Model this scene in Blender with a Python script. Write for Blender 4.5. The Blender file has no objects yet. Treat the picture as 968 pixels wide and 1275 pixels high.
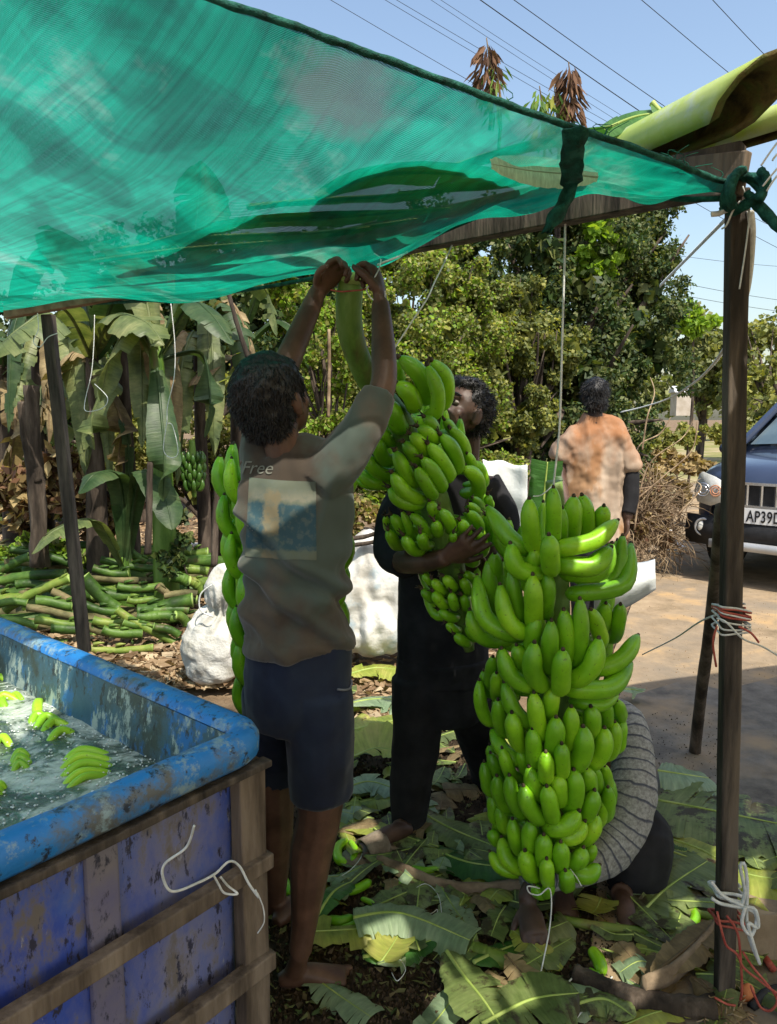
import bpy, math, random
from mathutils import Vector, Matrix, noise
from mathutils.bvhtree import BVHTree
V = Vector
random.seed(7)
R = random.random
U = random.uniform
sc = bpy.context.scene
COL = sc.collection
# ------------------------------------------------------------ camera
CH = 1.4
PITCH = math.radians(7.3)
FPX = 920.0
cam = bpy.data.cameras.new("camera")
camo = bpy.data.objects.new("camera", cam)
COL.objects.link(camo)
camo.location = (0, 0, CH)
camo.rotation_euler = (math.radians(90) - PITCH, 0, 0)
cam.sensor_fit = 'VERTICAL'
cam.sensor_height = 36
cam.lens = 36 * FPX / 1275
cam.clip_start = 0.05
cam.clip_end = 600
sc.camera = camo
# ------------------------------------------------------------ light
SUN_EL = math.radians(56)
SUN_AZ = math.radians(151)      # compass-like, direction the light comes FROM (0 = +Y)
w = bpy.data.worlds.new("World")
sc.world = w
w.use_nodes = True
nt = w.node_tree
sky = nt.nodes.new('ShaderNodeTexSky')
sky.sky_type = 'NISHITA'
sky.sun_disc = False
sky.sun_elevation = SUN_EL
sky.sun_rotation = SUN_AZ
sky.air_density = 1.3
sky.dust_density = 2.4
sky.ozone_density = 0.6
nt.links.new(sky.outputs[0], nt.nodes['Background'].inputs[0])
nt.nodes['Background'].inputs[1].default_value = 0.15
sl = bpy.data.lights.new("sun", 'SUN')
sl.energy = 4.2
sl.angle = math.radians(0.5)
sl.color = (1.0, .93, .80)
slo = bpy.data.objects.new("sun", sl)
COL.objects.link(slo)
sd = V((math.sin(SUN_AZ) * math.cos(SUN_EL), math.cos(SUN_AZ) * math.cos(SUN_EL), math.sin(SUN_EL)))
slo.rotation_euler = sd.to_track_quat('Z', 'Y').to_euler()
sc.view_settings.view_transform = 'Standard'
sc.view_settings.look = 'None'
sc.view_settings.gamma = 1
sc.view_settings.exposure = 0.62
# ------------------------------------------------------------ point helpers
cp, sp = math.cos(PITCH), math.sin(PITCH)
def ray(px, py):
    u = (px - 484) / FPX; v = (637.5 - py) / FPX
    return V((u, cp + v * sp, -sp + v * cp))
def P(px, py, Y):
    d = ray(px, py)
    return V((0, 0, CH)) + d * (Y / d.y)
def PZ(px, py, z):
    d = ray(px, py)
    return V((0, 0, CH)) + d * ((z - CH) / d.z)
def G(px, py): return PZ(px, py, 0.0)
def S(px, py, Y):                       # metres per photo pixel at that point
    return (Y / ray(px, py).y) / FPX
# ------------------------------------------------------------ object helpers
def tag(o, label=None, cat=None, group=None, kind=None):
    if label: o['label'] = label
    if cat: o['category'] = cat
    if group: o['group'] = group
    if kind: o['kind'] = kind
    return o
def thing(name, label, cat, loc, group=None):
    o = bpy.data.objects.new(name, None)
    COL.objects.link(o)
    o.location = loc
    o.empty_display_size = .1
    return tag(o, label, cat, group)
def adopt(o, parent):
    o.parent = parent
    o.matrix_parent_inverse = Matrix.Translation(-parent.location) if parent.type == 'EMPTY' else Matrix.Identity(4)
    return o
def link_mesh(name, me, parent=None):
    o = bpy.data.objects.new(name, me)
    COL.objects.link(o)
    if parent: adopt(o, parent)
    return o
class MB:
    def __init__(s): s.v = []; s.f = []; s.m = []; s.uv = None
    def add(s, vs, fs, mi=0):
        b = len(s.v)
        s.v += [tuple(x) for x in vs]
        for f in fs:
            s.f.append(tuple(b + i for i in f)); s.m.append(mi)
        return s
    def mesh(s, name, mats, smooth=True):
        me = bpy.data.meshes.new(name)
        me.from_pydata(s.v, [], s.f)
        for m in (mats if isinstance(mats, (list, tuple)) else [mats]): me.materials.append(m)
        me.polygons.foreach_set('material_index', s.m)
        me.polygons.foreach_set('use_smooth', [smooth] * len(s.f))
        me.update()
        return me
    def build(s, name, mats, parent=None, smooth=True):
        return link_mesh(name, s.mesh(name, mats, smooth), parent)
def spl(pts, n):
    """Catmull-Rom through pts (each a tuple of floats), n samples."""
    k = len(pts)
    out = []
    dim = len(pts[0])
    for i in range(n):
        t = i / (n - 1) * (k - 1)
        j = min(int(t), k - 2); f = t - j
        p0 = pts[max(j - 1, 0)]; p1 = pts[j]; p2 = pts[j + 1]; p3 = pts[min(j + 2, k - 1)]
        out.append(tuple(.5 * ((2 * p1[a]) + (-p0[a] + p2[a]) * f + (2 * p0[a] - 5 * p1[a] + 4 * p2[a] - p3[a]) * f * f
                    + (-p0[a] + 3 * p1[a] - 3 * p2[a] + p3[a]) * f * f * f) for a in range(dim)))
    return out
def tube(mb, pts, rad, n=8, mi=0, cap=True, xa=None, mod=None, jit=0):
    """pts: list of Vector, rad: float | list of float | list of (rx, ry)."""
    k = len(pts)
    if not isinstance(rad, (list, tuple)): rad = [rad] * k
    prev = None
    vs = []
    for i in range(k):
        t = (pts[min(i + 1, k - 1)] - pts[max(i - 1, 0)])
        if t.length < 1e-9: t = V((0, 0, 1))
        t.normalize()
        if xa is not None: x = V(xa) - t * t.dot(V(xa))
        elif prev is None:
            a = V((0, 0, 1)) if abs(t.z) < .8 else V((1, 0, 0))
            x = a - t * t.dot(a)
        else: x = prev - t * t.dot(prev)
        if x.length < 1e-6: x = t.orthogonal()
        x.normalize(); prev = x
        y = t.cross(x)
        r = rad[i]
        rx, ry = (r, r) if not isinstance(r, (list, tuple)) else r
        for j in range(n):
            a = 2 * math.pi * j / n
            m = mod(a) if mod else 1
            if jit: m *= 1 + U(-jit, jit)
            vs.append(pts[i] + x * (rx * m * math.cos(a)) + y * (ry * m * math.sin(a)))
    fs = []
    for i in range(k - 1):
        for j in range(n):
            a = i * n + j; b = i * n + (j + 1) % n
            fs.append((a, b, b + n, a + n))
    if cap:
        fs.append(tuple(range(n - 1, -1, -1)))
        fs.append(tuple((k - 1) * n + j for j in range(n)))
    mb.add(vs, fs, mi)
    return mb
def stube(mb, pts, n, seg=8, mi=0, **kw):
    """pts: (x,y,z,r[,ry]) control tuples -> smooth tube with n samples."""
    s = spl([tuple(p) for p in pts], n)
    if len(s[0]) == 4: rad = [max(q[3], 1e-4) for q in s]
    else: rad = [(max(q[3], 1e-4), max(q[4], 1e-4)) for q in s]
    return tube(mb, [V(q[:3]) for q in s], rad, seg, mi, **kw)
def box(mb, a, b, w_, h_, up=(0, 0, 1), mi=0, jit=0, seg=1):
    """beam of section w_ x h_ from a to b"""
    a = V(a); b = V(b); t = (b - a).normalized()
    x = t.cross(V(up))
    if x.length < 1e-4: x = t.orthogonal()
    x.normalize(); y = x.cross(t)
    vs = []
    for i in range(seg + 1):
        c = a.lerp(b, i / seg)
        for sx, sy in ((-1, -1), (1, -1), (1, 1), (-1, 1)):
            vs.append(c + x * (sx * w_ / 2 + U(-jit, jit)) + y * (sy * h_ / 2 + U(-jit, jit)))
    fs = [(3, 2, 1, 0), tuple(seg * 4 + i for i in range(4))]
    for i in range(seg):
        for j in range(4):
            k = i * 4 + j; l = i * 4 + (j + 1) % 4
            fs.append((k, l, l + 4, k + 4))
    mb.add(vs, fs, mi)
    return mb
def bevel(o, w_=.003, s=2):
    m = o.modifiers.new('bevel', 'BEVEL'); m.width = w_; m.segments = s; m.limit_method = 'ANGLE'
    return o
def ell(mb, c, r, ax=None, nu=14, nv=10, mi=0):
    """ellipsoid; r = (rx,ry,rz); ax = 3x3 matrix whose columns are the axes"""
    vs = []
    M_ = ax if ax is not None else Matrix.Identity(3)
    for i in range(1, nv):
        ph = math.pi * i / nv
        for j in range(nu):
            th = 2 * math.pi * j / nu
            vs.append(V(c) + M_ @ V((r[0] * math.sin(ph) * math.cos(th), r[1] * math.sin(ph) * math.sin(th), r[2] * math.cos(ph))))
    top = len(vs); vs.append(V(c) + M_ @ V((0, 0, r[2]))); vs.append(V(c) + M_ @ V((0, 0, -r[2])))
    fs = []
    for i in range(nv - 2):
        for j in range(nu):
            a = i * nu + j; b = i * nu + (j + 1) % nu
            fs.append((a, a + nu, b + nu, b))
    for j in range(nu):
        fs.append((top, j, (j + 1) % nu))
        a = (nv - 2) * nu
        fs.append((top + 1, a + (j + 1) % nu, a + j))
    mb.add(vs, fs, mi)
    return mb
def axes(fwd, up):
    """x = right, y = forward, z = up"""
    f = V(fwd).normalized(); r = f.cross(V(up)).normalized(); u = r.cross(f)
    return Matrix((r, f, u)).transposed()
def melt(mb, voxel, smooth=3, name='m'):
    """union of closed shapes as ONE continuous surface"""
    me = mb.mesh(name, [], True) if False else None
    me = bpy.data.meshes.new(name)
    me.from_pydata(mb.v, [], mb.f)
    o = bpy.data.objects.new(name, me)
    COL.objects.link(o)
    m = o.modifiers.new('r', 'REMESH'); m.mode = 'VOXEL'; m.voxel_size = voxel; m.use_smooth_shade = True
    if smooth:
        s = o.modifiers.new('s', 'SMOOTH'); s.factor = .5; s.iterations = smooth
    dg = bpy.context.evaluated_depsgraph_get()
    res = bpy.data.meshes.new_from_object(o.evaluated_get(dg))
    bpy.data.objects.remove(o)
    bpy.data.meshes.remove(me)
    res.name = name
    return res
def setm(me, m):
    me.materials.clear(); me.materials.append(m)
    me.polygons.foreach_set('use_smooth', [True] * len(me.polygons))
    return me
def wrinkle(me, fn):
    """move each vertex along its normal by fn(co, normal)"""
    ns = [v.normal.copy() for v in me.vertices]
    for v, n in zip(me.vertices, ns): v.co += n * fn(v.co, n)
    me.update()
    return me
# ------------------------------------------------------------ materials
def nodes(name):
    m = bpy.data.materials.new(name); m.use_nodes = True
    t = m.node_tree
    return m, t, t.nodes['Principled BSDF'], t.nodes['Material Output']
def N(t, kind, **kw):
    n = t.nodes.new('ShaderNode' + kind)
    for k, v in kw.items():
        if k.startswith('i_'):
            n.inputs[k[2:].replace('_', ' ')].default_value = v
        else: setattr(n, k, v)
    return n
def ramp(t, stops, src=None, interp='LINEAR'):
    n = N(t, 'ValToRGB')
    cr = n.color_ramp; cr.interpolation = interp
    while len(cr.elements) > 1: cr.elements.remove(cr.elements[-1])
    cr.elements[0].position = stops[0][0]; cr.elements[0].color = tuple(stops[0][1]) + (1,)
    for p, c in stops[1:]:
        e = cr.elements.new(p); e.color = tuple(c) + (1,)
    if src is not None: t.links.new(src, n.inputs[0])
    return n
def gray(x): return (x, x, x)
def mapping(t, scale, kind='Object'):
    tc = N(t, 'TexCoord'); mp = N(t, 'Mapping')
    mp.inputs['Scale'].default_value = scale if isinstance(scale, (tuple, list)) else (scale,) * 3
    t.links.new(tc.outputs[kind], mp.inputs[0])
    return mp.outputs[0]
def nz(t, vec, scale=5, detail=6, rough=.6, dist=0):
    n = N(t, 'TexNoise'); n.inputs['Scale'].default_value = scale; n.inputs['Detail'].default_value = detail
    n.inputs['Roughness'].default_value = rough; n.inputs['Distortion'].default_value = dist
    t.links.new(vec, n.inputs['Vector'])
    return n.outputs[0]
def mixc(t, f, a, b, mode='MIX'):
    n = N(t, 'Mix', data_type='RGBA', blend_type=mode)
    for s, x in ((0, f), (6, a), (7, b)):
        if hasattr(x, 'links') or hasattr(x, 'is_linked'): t.links.new(x, n.inputs[s])
        elif s == 0: n.inputs[0].default_value = x
        else: n.inputs[s].default_value = tuple(x) + (1,)
    return n.outputs[2]
def mat(name, stops, scale=5, stretch=(1, 1, 1), rough=.7, bump=.3, bscale=None, detail=6, spec=.3, bdist=.01,
        patch=None, metal=0, coord='Object', sheen=0, sub=0, coat=0):
    m, t, b, out = nodes(name)
    vec = mapping(t, stretch, coord)
    f = nz(t, vec, scale, detail)
    if len(stops) == 1: col = None; b.inputs['Base Color'].default_value = tuple(stops[0]) + (1,)
    else:
        k = len(stops)
        r = ramp(t, [(.36 + .28 * i / (k - 1), c) for i, c in enumerate(stops)], f)
        col = r.outputs[0]
        if patch:                               # (color, scale, lo, hi)
            g = nz(t, vec, patch[1], 5)
            pr = ramp(t, [(patch[2], gray(0)), (patch[3], gray(1))], g)
            col = mixc(t, pr.outputs[0], col, patch[0])
        t.links.new(col, b.inputs['Base Color'])
    b.inputs['Roughness'].default_value = rough
    b.inputs['Specular IOR Level'].default_value = spec
    b.inputs['Metallic'].default_value = metal
    if coat: b.inputs['Coat Weight'].default_value = coat
    if sheen: b.inputs['Sheen Weight'].default_value = sheen
    if sub:
        b.inputs['Subsurface Weight'].default_value = sub
        b.inputs['Subsurface Radius'].default_value = (.02, .008, .004)
        b.inputs['Subsurface Scale'].default_value = .3
    if bump:
        g = nz(t, vec, bscale or scale * 4, 5)
        bp = N(t, 'Bump'); bp.inputs['Strength'].default_value = bump; bp.inputs['Distance'].default_value = bdist
        t.links.new(g, bp.inputs['Height']); t.links.new(bp.outputs[0], b.inputs['Normal'])
    return m
def leafmat(name, cols, trans=.35, rough=.55, vein=0, spec=.3, nscale=3):
    """foliage: colour varies from leaf to leaf, light passes through"""
    m, t, b, out = nodes(name)
    geo = N(t, 'NewGeometry')
    k = len(cols)
    r = ramp(t, [(i / (k - 1) if k > 1 else 0, c) for i, c in enumerate(cols)], geo.outputs['Random Per Island'])
    vec = mapping(t, 1.0)
    f = nz(t, vec, nscale, 3)
    dk = ramp(t, [(.3, gray(.65)), (.7, gray(1.3))], f)
    col = mixc(t, 1.0, r.outputs[0], dk.outputs[0], 'MULTIPLY')
    t.links.new(col, b.inputs['Base Color'])
    b.inputs['Roughness'].default_value = rough
    b.inputs['Specular IOR Level'].default_value = spec
    tr = N(t, 'BsdfTranslucent')
    tc = mixc(t, 1.0, col, (1.5, 1.45, .6), 'MULTIPLY')
    t.links.new(tc, tr.inputs[0])
    mx = N(t, 'MixShader'); mx.inputs[0].default_value = trans
    t.links.new(b.outputs[0], mx.inputs[1]); t.links.new(tr.outputs[0], mx.inputs[2])
    t.links.new(mx.outputs[0], out.inputs[0])
    return m
def blademat(name, cols, trans=.3, veins=60, rough=.45, patch=None):
    """big banana leaf: cross veins from the UV map"""
    m, t, b, out = nodes(name)
    uv = N(t, 'UVMap'); uv.uv_map = 'UVMap'
    mp = N(t, 'Mapping'); mp.inputs['Scale'].default_value = (veins, 1.2, 1)
    t.links.new(uv.outputs[0], mp.inputs[0])
    f = nz(t, mp.outputs[0], 1.6, 4)
    f2 = nz(t, mapping(t, 1.0), 7, 5)
    k = len(cols)
    r = ramp(t, [(.3 + .4 * i / max(k - 1, 1), c) for i, c in enumerate(cols)], f2)
    dk = ramp(t, [(.3, gray(.75)), (.7, gray(1.2))], f)
    col = mixc(t, 1.0, r.outputs[0], dk.outputs[0], 'MULTIPLY')
    if patch:
        pg = nz(t, mapping(t, 1.0), patch[1], 8, .7)
        col = mixc(t, ramp(t, [(patch[2], gray(0)), (patch[3], gray(.9))], pg).outputs[0], col, patch[0])
    t.links.new(col, b.inputs['Base Color'])
    b.inputs['Roughness'].default_value = rough
    b.inputs['Specular IOR Level'].default_value = .4
    bp = N(t, 'Bump'); bp.inputs['Strength'].default_value = .5; bp.inputs['Distance'].default_value = .004
    t.links.new(f, bp.inputs['Height']); t.links.new(bp.outputs[0], b.inputs['Normal'])
    tr = N(t, 'BsdfTranslucent')
    tc = mixc(t, 1.0, col, (1.5, 1.5, .6), 'MULTIPLY')
    t.links.new(tc, tr.inputs[0])
    mx = N(t, 'MixShader'); mx.inputs[0].default_value = trans
    t.links.new(b.outputs[0], mx.inputs[1]); t.links.new(tr.outputs[0], mx.inputs[2])
    t.links.new(mx.outputs[0], out.inputs[0])
    return m
MT = {}
MT['banana'] = None
def banana_mat(name, a, b_, c):
    m, t, b, out = nodes(name)
    oi = N(t, 'ObjectInfo')
    f = nz(t, mapping(t, (1, 1, 1)), 9, 4)
    r = ramp(t, [(.3, a), (.55, b_), (.75, c)], f)
    r2 = ramp(t, [(0, (.75, .8, .8)), (.5, (1, 1, 1)), (1, (1.3, 1.12, 1.1))], oi.outputs['Random'])
    col = mixc(t, 1.0, r.outputs[0], r2.outputs[0], 'MULTIPLY')
    g = nz(t, mapping(t, 1.0), 120, 3)                       # small brown scars
    sp_ = ramp(t, [(.64, gray(0)), (.70, gray(.6))], g)
    col = mixc(t, sp_.outputs[0], col, (.05, .05, .015))
    t.links.new(col, b.inputs['Base Color'])
    b.inputs['Roughness'].default_value = .36
    b.inputs['Specular IOR Level'].default_value = .45
    b.inputs['Subsurface Weight'].default_value = .12
    b.inputs['Subsurface Radius'].default_value = (.01, .02, .004)
    b.inputs['Subsurface Scale'].default_value = .3
    return m
MT['banana'] = banana_mat('banana_skin', (.125, .34, .008), (.21, .50, .012), (.34, .62, .025))
MT['banana_lit'] = banana_mat('lit_banana_skin', (.22, .50, .02), (.32, .62, .03), (.42, .7, .05))  # brighter copy of the skin, sunlight on the floating hands put in colour
MT['banana_dark'] = banana_mat('dark_banana_skin', (.02, .06, .008), (.04, .10, .012), (.07, .15, .02))
MT['tip'] = mat('dry_flower_tip', [(.02, .014, .008), (.09, .065, .035)], 60, bump=.2)
MT['stem'] = mat('banana_stalk', [(.05, .11, .015), (.11, .2, .03), (.16, .25, .06)], 12, (1, 1, .3), rough=.5, bump=.25, patch=((.09, .07, .03), 7, .6, .72))
MT['cutend'] = mat('cut_stalk_end', [(.25, .38, .08), (.38, .5, .16)], 20, bump=.2)
MT['log1'] = mat('green_stalk', [(.018, .04, .008), (.045, .10, .014), (.10, .18, .03)], 5, rough=.5, bump=.4, patch=((.10, .07, .03), 9, .6, .75))
MT['log2'] = mat('yellow_green_stalk', [(.06, .11, .018), (.13, .20, .03), (.24, .28, .06)], 5, rough=.5, bump=.4, patch=((.12, .08, .03), 10, .6, .75))
MT['log3'] = mat('browned_stalk', [(.05, .045, .018), (.13, .12, .05), (.22, .17, .09)], 6, rough=.75, bump=.5)
MT['wood'] = mat('dark_weathered_wood', [(.022, .018, .014), (.062, .050, .040), (.13, .105, .082)], 22, (1, 1, .12), rough=.85, bump=.5, patch=((.14, .11, .08), 14, .58, .75))
MT['woodl'] = mat('grey_weathered_wood', [(.07, .052, .038), (.15, .115, .085), (.24, .19, .145)], 20, (1, 1, .15), rough=.88, bump=.5, patch=((.05, .038, .028), 10, .58, .7))
MT['wood_lit'] = mat('lit_beam_wood', [(.12, .07, .04), (.2, .12, .075), (.27, .17, .11)], 16, (.2, 1, 1), rough=.85, bump=.4)  # lighter copy of the beam wood, its lit look put in the colour
MT['bark'] = mat('bark', [(.022, .016, .012), (.06, .045, .034), (.13, .10, .078)], 12, (1, 1, .2), rough=.95, bump=.8)
MT['skin'] = mat('brown_skin', [(.072, .036, .023), (.10, .051, .032), (.135, .070, .045)], 14, rough=.5, bump=.2, bscale=120, bdist=.002, spec=.4, sub=.08)
MT['skind'] = mat('dark_brown_skin', [(.045, .024, .017), (.065, .035, .024), (.092, .050, .034)], 14, rough=.5, bump=.2, bscale=120, bdist=.002, spec=.4, sub=.05)
MT['nail'] = mat('nail', [(.2, .12, .09), (.25, .16, .12)], 20, bump=0, rough=.35)
MT['hair'] = mat('black_hair', [(.004, .004, .005), (.012, .011, .011)], 60, (1, 1, .2), rough=.42, bump=.7, bscale=90, spec=.4)
MT['eye'] = mat('eye_white', [(.22, .19, .17), (.27, .24, .22)], 9, bump=0, rough=.2)
MT['iris'] = mat('dark_iris', [(.01, .006, .004), (.02, .01, .006)], 9, bump=0, rough=.1)
MT['lip'] = mat('lip', [(.10, .038, .03), (.13, .05, .04)], 20, bump=.1)
MT['twine'] = mat('white_twine', [(.55, .57, .55), (.75, .76, .74)], 60, rough=.6, bump=.3)
MT['redtwine'] = mat('red_twine', [(.32, .05, .04), (.5, .13, .09)], 50, rough=.6, bump=.3)
MT['black'] = mat('black_cable', [(.01, .01, .012), (.02, .02, .024)], 20, rough=.6, bump=0)
# ============================================================ THE SETTING
def ground_mat(name, cols, scale, patch, patch2=None, bump=.8, rough=.95, bdist=.02):
    m, t, b, out = nodes(name)
    vec = mapping(t, 1.0)
    f = nz(t, vec, scale, 10, .7)
    k = len(cols)
    r = ramp(t, [(.3 + .4 * i / (k - 1), c) for i, c in enumerate(cols)], f)
    col = r.outputs[0]
    for pt in (patch, patch2):
        if pt:
            g = nz(t, vec, pt[1], 6, .6)
            pr = ramp(t, [(pt[2], gray(0)), (pt[3], gray(1))], g)
            col = mixc(t, pr.outputs[0], col, pt[0])
    t.links.new(col, b.inputs['Base Color'])
    b.inputs['Roughness'].default_value = rough
    b.inputs['Specular IOR Level'].default_value = .15
    h = nz(t, vec, scale * 5, 8, .75)
    bp = N(t, 'Bump'); bp.inputs['Strength'].default_value = bump; bp.inputs['Distance'].default_value = bdist
    t.links.new(h, bp.inputs['Height']); t.links.new(bp.outputs[0], b.inputs['Normal'])
    return m
MT['soil'] = ground_mat('dry_soil', [(.10, .07, .045), (.21, .145, .09), (.34, .25, .16)], 6, ((.08, .055, .035), 1.1, .5, .65))
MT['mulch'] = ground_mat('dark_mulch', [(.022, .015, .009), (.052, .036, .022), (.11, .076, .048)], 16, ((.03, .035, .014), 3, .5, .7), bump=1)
MT['road'] = ground_mat('dusty_road', [(.18, .135, .085), (.30, .225, .145), (.39, .30, .20)], 5, ((.21, .175, .135), .9, .48, .66), ((.40, .27, .14), 2.5, .55, .68), bump=.5, bdist=.008)
MT['asphalt'] = ground_mat('shaded_dusty_asphalt', [(.095, .086, .075), (.165, .148, .125), (.24, .215, .18)], 9, ((.30, .225, .145), 1.6, .50, .64), bump=.6, bdist=.006)
MT['field'] = ground_mat('field', [(.10, .13, .03), (.20, .20, .07), (.30, .25, .12)], 1.5, ((.33, .27, .16), .25, .5, .6), bump=.5)

mb = MB()
# near terrain: gently uneven grid out to 14 m, then a skirt to the horizon
def gz(x, y):
    return 0.0
nx, ny = 60, 60
X0, X1, Y0, Y1 = -14, 14, -6, 22
vs = [(X0 + (X1 - X0) * i / nx, Y0 + (Y1 - Y0) * j / ny, -.012 + .02 * (noise.noise(V((i * .9, j * .9, 3)))) * (1 if j > 24 else .3) - .02) for j in range(ny + 1) for i in range(nx + 1)]
fs = [(j * (nx + 1) + i, j * (nx + 1) + i + 1, (j + 1) * (nx + 1) + i + 1, (j + 1) * (nx + 1) + i) for j in range(ny) for i in range(nx)]
mb.add(vs, fs)
mb.add([(-400, -300, -.06), (400, -300, -.06), (400, 400, -.06), (-400, 400, -.06)], [(0, 1, 2, 3)])
tag(mb.build('ground', MT['soil']), kind='structure')
def sheet(name, pts, z, m, sub=0, amp=0):
    """flat polygon fan refined into a grid clipped to the outline"""
    b_ = MB(); b_.add([(p[0], p[1], z) for p in pts], [tuple(range(len(pts)))])
    return tag(b_.build(name, m, smooth=False), kind='structure')
g = lambda x, y: G(x, y)
e = [g(728, 1275), g(742, 1120), g(752, 1000), g(748, 900), g(765, 810), g(792, 740), g(800, 690), g(836, 655), g(850, 620), g(858, 585), g(872, 556)]
road = [(p.x, p.y) for p in e] + [(30, e[-1].y + 8), (30, -5), (2.2, -5)]
sheet('road', road, .006, MT['road'])
ea = [g(770, 1180), g(775, 1000), g(768, 915), g(790, 868), g(850, 850), g(900, 862), g(968, 845)]  # asphalt sheet over the shaded near road, shade put into its greyer colour
sheet('shaded_asphalt_patch', [(p.x, p.y) for p in ea] + [(9, 4.1), (9, -3), (2, -3)], .012, MT['asphalt'])
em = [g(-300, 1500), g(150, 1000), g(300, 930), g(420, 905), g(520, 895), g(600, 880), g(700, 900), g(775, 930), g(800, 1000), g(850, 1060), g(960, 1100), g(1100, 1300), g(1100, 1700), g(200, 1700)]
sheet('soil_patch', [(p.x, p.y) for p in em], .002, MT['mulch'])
fd = MB(); fd.add([(3.0, 13, .0), (60, 13, .0), (60, 60, .1), (3.0, 60, .1)], [(0, 1, 2, 3)])
tag(fd.build('field', MT['field']), kind='structure')

# ------------------------------------------------------------ loose stuff on the ground
def crumbs(name, n, rect, size, m, hz=.01, kind='stuff', mask=None, flat=False):
    b_ = MB(); x0, y0, x1, y1 = rect
    c = 0
    while c < n:
        px, py = U(x0, x1), U(y0, y1)
        if mask and not mask(px, py): c += 1; continue
        p = G(px, py); s = size * U(.4, 1.3)
        if p.y > 20: continue
        h = U(.2, 1) * hz
        a = U(0, 6.28)
        dx, dy = V((math.cos(a), math.sin(a), 0)), V((-math.sin(a), math.cos(a), 0))
        if flat:
            k = U(.12, .6)
            q = [p - dx * s * U(.5, 1.2) - dy * s * k * U(0, 1.2), p + dx * s * U(.3, 1) - dy * s * k * U(.2, 1.4), p + dx * s * U(.6, 1.5) + dy * s * k * U(.1, 1), p - dx * s * U(.1, .9) + dy * s * k * U(.4, 1.5)]
            q = [V((v.x, v.y, .008 + U(0, 1) * h)) for v in q]
            b_.add(q, [(0, 1, 2), (0, 2, 3)])
        else:
            q = [p + dx * s + V((0, 0, .002)), p - dx * s * .6 + dy * s * .7 + V((0, 0, .002)), p - dx * s * .5 - dy * s * .8 + V((0, 0, .002)), p + V((0, 0, .002 + h + s * .7))]
            b_.add(q, [(0, 1, 3), (1, 2, 3), (2, 0, 3), (0, 2, 1)])
        c += 1
    return tag(b_.build(name, m, smooth=False), kind=kind)
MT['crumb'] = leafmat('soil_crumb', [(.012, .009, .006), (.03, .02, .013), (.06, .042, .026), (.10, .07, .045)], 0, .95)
MT['litter'] = leafmat('dry_litter', [(.12, .075, .04), (.25, .16, .09), (.38, .27, .16), (.48, .38, .25)], .15, .85)
MT['glitter'] = leafmat('green_litter', [(.04, .07, .02), (.10, .14, .04), (.16, .12, .06), (.2, .22, .08), (.10, .07, .04), (.05, .035, .02)], .25, .7)
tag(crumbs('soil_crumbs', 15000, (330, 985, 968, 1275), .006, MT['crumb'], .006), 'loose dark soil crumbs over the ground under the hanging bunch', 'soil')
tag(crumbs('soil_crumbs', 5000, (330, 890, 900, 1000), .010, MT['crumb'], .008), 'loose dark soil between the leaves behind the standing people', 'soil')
tag(crumbs('dry_litter', 12000, (0, 575, 330, 860), .045, MT['litter'], .05, flat=True), 'tan dry leaf litter on the ground among the banana plants', 'leaf litter')
tag(crumbs('dry_litter', 6000, (380, 575, 800, 905), .035, MT['litter'], .03, flat=True, mask=lambda x, y: x < 640 or y < 720), 'tan dry litter on the ground round the white sacks', 'leaf litter')
tag(crumbs('road_grit', 1800, (745, 690, 968, 1010), .006, MT['litter'], .006), 'small stones and grit on the dusty road', 'grit')
tag(crumbs('leaf_shreds', 2600, (330, 870, 760, 1275), .010, MT['glitter'], .02, flat=True), 'small green and brown leaf shreds strewn over the dark soil', 'leaf shreds')

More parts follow.
